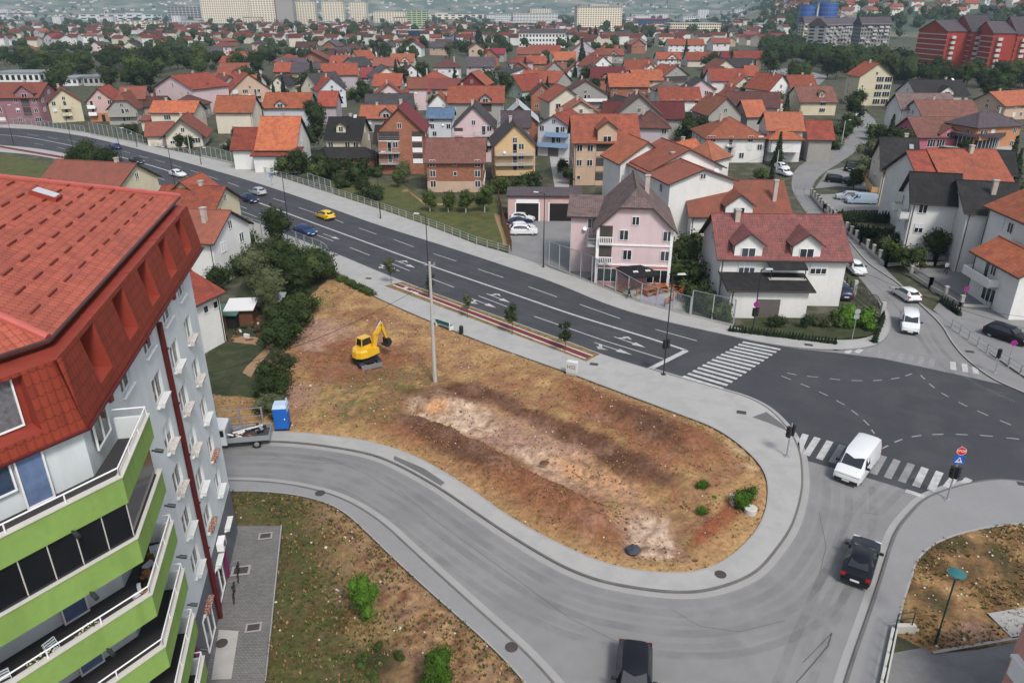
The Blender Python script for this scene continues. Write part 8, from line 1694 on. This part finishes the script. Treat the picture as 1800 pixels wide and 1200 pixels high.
patchp = [(1120, 540), (1150, 545), (1180, 530), (1140, 522)]
area('terrace_gravel', dens([tuple(G(*q).xy) for q in [(1122, 528), (1170, 545), (1192, 532), (1150, 516)]]), .05, mat('lilac_gravel', (.30, .29, .35), .9, .3, 4)); area('terrace', [tuple(G(*q).xy) for q in [(1060, 500), (1130, 530), (1205, 552), (1205, 525), (1185, 505), (1190, 495)]], .03, CONC)
ORW = mat('orange_timber', (.32, .10, .035), .8, .2, 2)
def ofence(label, a, b_, h=1.0):
    A, B = G(*a), G(*b_); r = thing('timber_railing', label, 'railing', (A.x, A.y, .05)); d = B-A; n = max(2, round(d.length/1.1))
    for i in range(n+1): p = d*i/n; mb = MB(); mb.box(p.x-.05, p.x+.05, p.y-.05, p.y+.05, 0, h); mb.build('post', ORW, r, uv=False)
    for z in (.3, .6, .9): mb = MB(); mb.bar((0, 0, z*h), d+Vector((0, 0, z*h)), .045); mb.build('rail', ORW, r, uv=False)
ofence('orange timber railing at the left end of the cafe terrace', (1084, 513), (1104, 516)); ofence('orange timber railing behind the lilac gravel', (1118, 522), (1148, 512)); ofence('orange timber railing right of the lilac gravel', (1168, 540), (1198, 520)); ofence('orange timber railing along the back of the cafe terrace', (1150, 510), (1200, 518), 1.1)
def table(label, px, py): 
    g = G(px, py); r = thing('picnic_table', label, 'table', (g.x, g.y, .05), .4); mb = MB(); mb.box(-.8, .8, -.4, .4, .7, .76); mb.build('table_top', ORW, r, uv=False)
    for s in (-1, 1): mb = MB(); mb.box(-.8, .8, s*.75-.14, s*.75+.14, .42, .47); mb.build('bench_seat', ORW, r, uv=False); mb = MB(); mb.box(s*.6-.05, s*.6+.05, -.8, .8, 0, .7); mb.build('leg_frame', ORW, r, uv=False)
table('orange timber picnic table at the back of the cafe terrace', 1160, 513); table('orange timber picnic table near the umbrella', 1140, 518)
# concrete well ring, pipe end, dark sack, stump, retaining wall, rail
g = G(1318, 903); mb = MB(); mb.lathe([(.42, 0), (.45, .42), (.40, .45), (0, .42)], n=20); o = mb.build('concrete_ring', mat('pale_concrete', (.46, .45, .41), .9, .1, 2), uv=False, smooth=False); o.location = (g.x, g.y, .1); tag(o, 'round pale concrete well cover under the bright green bush', 'well cover')
g = G(1292, 888); mb = MB(); mb.box(-.35, .35, -.25, .25, 0, .7); mb.box(-.4, .4, -.3, .3, .7, .78); o = mb.build('concrete_block', MATS['pale_concrete'], uv=False); o.location = (g.x, g.y, .05); tag(o, 'square concrete block partly hidden by the bright green bush', 'concrete block')
def lump(name, label, cat, px, py, s, m, z=.1, sq=.6, sd=3): g = G(px, py); mb = MB(); rng = random.Random(sd); ico(mb, (0, 0, s*.3), s, rng, sq=sq); ico(mb, (s*.5, s*.2, s*.2), s*.6, rng, sq=sq); o = mb.build(name, m, uv=False); weld(o); o.location = (g.x, g.y, z); tag(o, label, cat)
lump('rubber_sheet', 'crumpled dark grey rubber sheet at the lower end of the dirt lot', 'rubbish', 1112, 972, .55, mat('dark_rubber', (.05, .055, .07), .6, .3), sq=.9); lump('boulder', 'pale brown boulder on the dark soil near the concrete pole', 'boulder', 789, 697, .35, soilm); lump('boulder', 'tan slab of rock on the bank above the curved road', 'boulder', 752, 764, .45, soilm, .4, .3); lump('tree_stump', 'dark flat stump in the pale middle of the excavation', 'stump', 957, 815, .4, WOOD, 0, .3)
ZW = .14
a_, b_, c_ = G(1571, 1112), G(1548, 1215), G(1540, 1260); r = thing('retaining_wall', 'pale low retaining wall with dark handrail beside the lower yard', 'wall', (a_.x, a_.y, .1)); d = c_-a_; d.z = 0; s_ = Vector((-d.y, d.x, 0)).normalized()*.16
mb = MB(); o0 = Vector((0, 0, 0)); mb.hexa([o0-s_, d-s_, d+s_, o0+s_], [v+Vector((0, 0, .3)) for v in (o0-s_, d-s_, d+s_, o0+s_)]); e = G(1606, 1112)-a_; e.z = 0; mb.hexa([o0-Vector((0, .14, 0)), e-Vector((0, .14, 0)), e+Vector((0, .14, 0)), o0+Vector((0, .14, 0))], [v+Vector((0, 0, .5)) for v in (o0-Vector((0, .14, 0)), e-Vector((0, .14, 0)), e+Vector((0, .14, 0)), o0+Vector((0, .14, 0)))]); mb.build('wall_body', MATS['pale_concrete'], r)
mb = MB()
for z in (.55, 1.0): mb.bar((0, 0, .3+z), d+Vector((0, 0, .3+z)), .03, n=6); mb.bar((0, 0, .3+z), e*.8+Vector((0, 0, .45+z)), .03, n=6)
mb.build('handrail', GRN, r, uv=False)
for p in [o0, e*.8]+[d*(i/6) for i in range(1, 7)]: mb = MB(); mb.bar(p+Vector((0, 0, .3)), p+Vector((0, 0, 1.35)), .03, n=6); mb.build('rail_post', GRN, r, uv=False)
# corner of the pink building at the lower right
a = G(1768, 1290, 0); h = 4.5; q = G(1783, 1150, 4.2); r = thing('pink_building', 'corner of a pale pink building with a white bay window at the lower right edge', 'building', (q.x+.35, q.y-7.5, 0)); mb = MB(); mb.box(0, 8, 0, 8, 0, 6.6); mb.build('wall', mat('wall_salmon', (.52, .27, .22), .85, .06, .5, stain=.2), r)
mb = MB(); mb.box(-.35, 0, 6.2, 7.7, 3.9, 4.05); mb.box(-.3, 0, 6.3, 7.6, 2.9, 3.9); mb.build('bay_window', WHITE, r, uv=False)
# garden shacks and clutter left of the lot
def shack(label, px, py, w, d_, h, m, roofm, an=0):
    g = G(px, py); r = thing('shack', label, 'shed', (g.x, g.y, 0), an); mb = MB(); mb.box(-w/2, w/2, 0, d_, 0, h); mb.build('wall', m, r); mb = MB(); mb.hexa([(-w/2-.3, -.5, h), (w/2+.3, -.5, h), (w/2+.3, d_+.2, h+.3), (-w/2-.3, d_+.2, h+.3)], [(-w/2-.3, -.5, h+.1), (w/2+.3, -.5, h+.1), (w/2+.3, d_+.2, h+.4), (-w/2-.3, d_+.2, h+.4)]); mb.build('roof', roofm, r); mb = MB(); mb.box(-.4, .4, -.04, 0, 0, 1.8); mb.build('door', WOOD, r, uv=False)
shack('small timber shack with pale sheet roof in the left garden', 425, 572, 2.6, 2.4, 1.9, WOOD, PLT, .1); shack('low green sheeted shelter touching the pale roofed shack', 393, 578, 3, 2, 1.7, BLK, mat('green_sheet', (.06, .12, .09)), 0); shack('open shelter with thin grey roof among the dark bushes', 480, 556, 2.2, 1.5, 1.9, WOOD, STEEL, .05)
rng = random.Random(8); mb = MB()
for i in range(60): p = G(rng.uniform(385, 470), rng.uniform(540, 600)); mb.M = Matrix.Translation((p.x, p.y, .05)) @ Matrix.Rotation(rng.uniform(0, 3), 4, 'Z'); s = rng.uniform(.1, .4); mb.box(-s, s, -s*.4, s*.4, 0, rng.uniform(.05, .4), rng.choice([0, 1, 2]))
mb.M = None; tag(mb.build('clutter', [BLK, PLT, WOOD], uv=False), 'scattered boards and scrap around the garden shacks', 'clutter', kind='stuff')
# metal fence behind the truck
barrier('pale bar fence behind the flatbed truck', [(385, 752), (430, 748), (463, 745)], [1.5]*3, 1.6, panel=False, base=0, rails=(.1, .5, 1.), cat='fence', name='fence', zb=.1)
# ---- rubble and tufts on the soil
def scatter(name, label, poly, n, zf, kind, mats, exclude=None):
    rng = random.Random(len(name)+n); xs = [p[0] for p in poly]; ys = [p[1] for p in poly]; mb = MB(); k = 0
    while k < n:
        x, y = rng.uniform(min(xs), max(xs)), rng.uniform(min(ys), max(ys))
        if not inpoly(x, y, poly): continue
        if kind == 't' and fbm(x, y, .28) < rng.uniform(-.45, .35): continue
        k += 1; z = zf(x, y)
        if kind == 's':
            s = rng.uniform(.02, .085)*(2 if rng.random() < .05 else 1); b0 = len(mb.v); ico(mb, (x, y, z+s*.3), s, rng, sq=.7); m_ = rng.randrange(len(mats)); mb.m[-20:] = [m_]*20
        else:
            m_ = rng.randrange(len(mats)); s = rng.uniform(.08, .24)
            for j in range(6): a = rng.uniform(0, 6.28); d = Vector((cos(a), sin(a), 0))*s*.5; w = Vector((-sin(a), cos(a), 0))*s*.22; p = Vector((x, y, z)); mb.poly([p-w, p+w, p+d+Vector((0, 0, s*rng.uniform(.5, 1)))], m_)
    o = mb.build(name, mats, uv=False); tag(o, label, name.replace('_', ' '), kind='stuff')
lz = lambda pl, hf: (lambda x, y, P_=pl+[pl[0]]: hf(x, y, segd(x, y, P_)))
STN = [mat('stone_pale', (.5, .46, .40), .9, .2, 3), mat('stone_brown', (.24, .15, .10), .9, .2, 3)]; TUF = [mat('tuft_straw', (.30, .20, .09), .9, .3, 2), mat('tuft_brown', (.17, .10, .045), .9, .3, 2), mat('tuft_green', (.06, .085, .02), .9, .3, 2)]
scatter('rubble', 'loose pale stones scattered over the excavated lot', lotp, 420, lz(lotp, loth), 's', STN); scatter('dry_tufts', 'dry straw coloured grass tufts over the dirt lot', lotp, 3600, lz(lotp, loth), 't', TUF[:1]*4+TUF[1:2]*2)
scatter('soil_clods', 'lumps of dug reddish brown soil along the banks of the excavation', [(q.x, q.y) for q in gp([(700, 735), (790, 770), (930, 830), (1100, 890), (1110, 925), (1000, 905), (850, 845), (720, 775)])], 520, lz(lotp, loth), 's', [mat('clod_brown', (.15, .066, .038), .95, .3, 3), mat('clod_dark', (.10, .05, .032), .95, .3, 3)])
scatter('verge_tufts', 'dark green and straw tufts on the south verge', SV, 3400, lz(SV, svh), 't', TUF+TUF[2:]+[mat('tuft_dark', (.04, .055, .018))]); scatter('verge_stones', 'white specks of stone on the south verge', SV, 120, lz(SV, svh), 's', STN)
scatter('east_tufts', 'dry tufts on the right hand grass patch', EV, 1500, lz(EV, svh), 't', TUF); scatter('east_stones', 'pale stones on the right hand grass patch', EV, 160, lz(EV, svh), 's', STN)
# ---- balcony clutter on the apartment block
def pick(s, f, k, dz=0): q = QB+FD*s-OUTF*f; return Vector((q.x, q.y, Z0+FH*k+dz))
CHB = mat('blue_frame', (.03, .14, .45), .5); CHW = mat('white_frame', (.5, .55, .6), .5)
def bchair(label, s, f, k, m, an):
    p = pick(s, f, k); r = thing('folding_chair', label, 'chair', p, angF+an, None); 
    mb = MB(); [mb.box(-.22, .22, -.2+.09*i, -.14+.09*i, .43, .45) for i in range(5)]; mb.build('seat', m, r, uv=False)['kind'] = 'stuff'; mb = MB(); [mb.box(-.22, .22, .2+.02*i, .22+.02*i, .55+.09*i, .6+.09*i) for i in range(4)]; mb.build('backrest', m, r, uv=False)['kind'] = 'stuff'
    for a in (-.2, .2):
        mb = MB(); mb.bar((a, -.2, 0), (a, .22, .9), .014); mb.build('leg', m, r, uv=False); mb = MB(); mb.bar((a, .22, 0), (a, -.2, .44), .014); mb.build('leg', m, r, uv=False)
bchair('pale folding chair nearest the balcony door on the flowered balcony', 3.1, .85, 4, CHW, .2); bchair('pale folding chair in the middle of the flowered balcony', 4.7, .8, 4, CHW, -.2); bchair('blue folding chair by the dividing fin of the flowered balcony', 5.5, .7, 4, CHB, .6)
FLW = mat('flower_white', (.62, .58, .42), .8, .1); 
for s, lb in ((2.2, 'white flowers in a green box nearest the balcony door'), (3.7, 'white flowers in a green box in the middle of the balcony rail'), (5.4, 'white flowers in a green box next to the dividing fin')):
    p = pick(s, .32, 4, 1.0-.25); r = thing('flower_box', lb, 'flower box', p, angF); mb = MB(); mb.box(-.4, .4, -.12, .12, 0, .2); mb.build('box', AG, r, uv=False); mb = MB(); rng = random.Random(int(s*10))
    for i in range(60): q = Vector((rng.uniform(-.45, .45), rng.uniform(-.18, .18), rng.uniform(.2, .42))); ico(mb, q, .035, rng, sq=.6); mb.m[-20:] = [0 if rng.random() < .6 else 1]*20
    mb.build('flowers', [FLW, LF['mid']], r, uv=False)
cl = MB(); rng = random.Random(3)
for i in range(26): p = Vector((*(QB+LD*rng.uniform(-.2, 3.4)-OUTL*rng.uniform(.35, .9)), Z0+FH*4)); cl.M = Matrix.Translation(p) @ Matrix.Rotation(rng.uniform(0, 3), 4, 'Z'); s = rng.uniform(.08, .25); cl.box(-s, s, -s*.7, s*.7, 0, rng.uniform(.1, .6), rng.choice([0, 0, 1, 2, 3]))
cl.M = None; tag(cl.build('balcony_clutter', [BLK, mat('brown_box', (.25, .13, .05)), mat('red_toy', (.4, .02, .06)), CHW], uv=False), 'boxes and toys piled in the corner of the flowered balcony', 'clutter', kind='stuff')
# drying rack on the lower left balcony
p = pick(8.2, .7, 4); r = thing('drying_rack', 'white drying rack with washing on the balcony left of the dividing fin', 'drying rack', p, angF); mb = MB()
for i in range(7): mb.bar((-.6+.2*i, -.3, .9), (-.6+.2*i, .3, .9), .012)
for s in (-1, 1): mb.bar((-.6, s*.3, .9), (.6, s*.3, .9), .015); mb.bar((-.6, s*.3, .9), (.5, -s*.3, 0), .015)
mb.build('frame', CHW, r, uv=False); mb = MB(); mb.box(-.5, .1, -.25, .25, .92, .95); mb.build('washing', CHB, r, uv=False)
# bicycles leaning outside the shops
def bike(label, s, o_):
    q = C1-LD*s+OUTL*o_; r = thing('bicycle', label, 'bicycle', (q.x, q.y, .13), angL+.1)
    for x in (-.5, .5): mb = MB(); mb.lathe([(.31, -.02), (.34, 0), (.31, .02), (.29, 0), (.31, -.02)], (x, 0, .34), 18, 0, 'y'); mb.build('wheel', TYRE, r, uv=False)
    mb = MB(); [mb.bar(a, b_, .018) for a, b_ in [((-.5, 0, .34), (-.15, 0, .75)), ((-.15, 0, .75), (.35, 0, .8)), ((.35, 0, .8), (.5, 0, .34)), ((-.15, 0, .75), (0, 0, .3)), ((0, 0, .3), (.35, 0, .8)), ((-.5, 0, .34), (0, 0, .3))]]; mb.build('frame', BLK, r, uv=False); mb = MB(); mb.bar((.33, -.25, .95), (.33, .25, .95), .015); mb.bar((.35, 0, .8), (.33, 0, .95), .015); mb.build('handlebar', STEEL, r, uv=False); mb = MB(); mb.box(-.27, -.05, -.06, .06, .84, .9); mb.build('saddle', BLK, r, uv=False)
bike('dark bicycle leaning outside the shop front nearer the corner', 4.6, .7); bike('dark bicycle leaning outside the shop front farther from the corner', 6.4, .7)
# ================================================================ HAZE
mb = MB(); mb.box(-9500, 9500, -60, 9500, -6, 760); hz_ = mb.build('haze', bpy.data.materials.new('haze_air'), uv=False); hz_['kind'] = 'stuff'
m = hz_.data.materials[0]; m.use_nodes = True; t = m.node_tree; t.nodes.remove(t.nodes['Principled BSDF']); v = t.nodes.new('ShaderNodeVolumePrincipled'); v.inputs['Density'].default_value = .00011; v.inputs['Color'].default_value = (.62, .82, 1, 1); v.inputs['Anisotropy'].default_value = 0; t.links.new(v.outputs[0], t.nodes['Material Output'].inputs['Volume'])
# ================================================================ LABELS for the auto-built things
bpy.context.view_layer.update()
near = []
for ob, sh in NEARLBL:
    if sh: l = ob.matrix_world.translation; p = P(l.x, l.y, 2); near.append((p[0], p[1], sh.replace('house with', 'house'), ob))
items = {}
for ob, base in AUTO:
    l = ob.location; p = P(l.x, l.y, l.z); c = sorted(((p[0]-a)**2+((p[1]-b)*2.2)**2, a, b, s) for a, b, s, o in near if o != ob)[0]
    dx, dy = p[0]-c[1], p[1]-c[2]
    rel = ('right of' if dx > 0 else 'left of') if abs(dx) > abs(dy)*1.6 else ('behind' if dy < 0 else 'in front of')
    sh = c[3]; w = (base+' '+rel+' '+sh).split()
    items.setdefault(' '.join(w[:13]), []).append((p[0], p[1], ob))
ORD = ['first', 'second', 'third', 'fourth', 'fifth', 'sixth', 'seventh', 'eighth', 'ninth', 'tenth', 'eleventh', 'twelfth', 'thirteenth', 'fourteenth', 'fifteenth', 'sixteenth', 'seventeenth', 'eighteenth', 'nineteenth', 'twentieth']
for lb, L in items.items():
    L.sort(key=lambda q: q[0])
    for i, (a, b, ob) in enumerate(L):
        if len(L) == 1: ob['label'] = lb
        elif len(L) == 2: ob['label'] = lb+[', leftmost', ', rightmost'][i]
        else: ob['label'] = lb+', '+(f'{ORD[i]} from left' if i < 20 else f'{i+1}th from left')
        if not ob.get('group'): ob['group'] = {'building': 'far pale buildings of the valley', 'house': 'houses of the town', 'tree': 'trees between the houses', 'bush': 'bushes and shrubs'}[ob['category']]
for ob in HOUSES:
    if not ob.get('group'): ob['group'] = 'houses of the town'
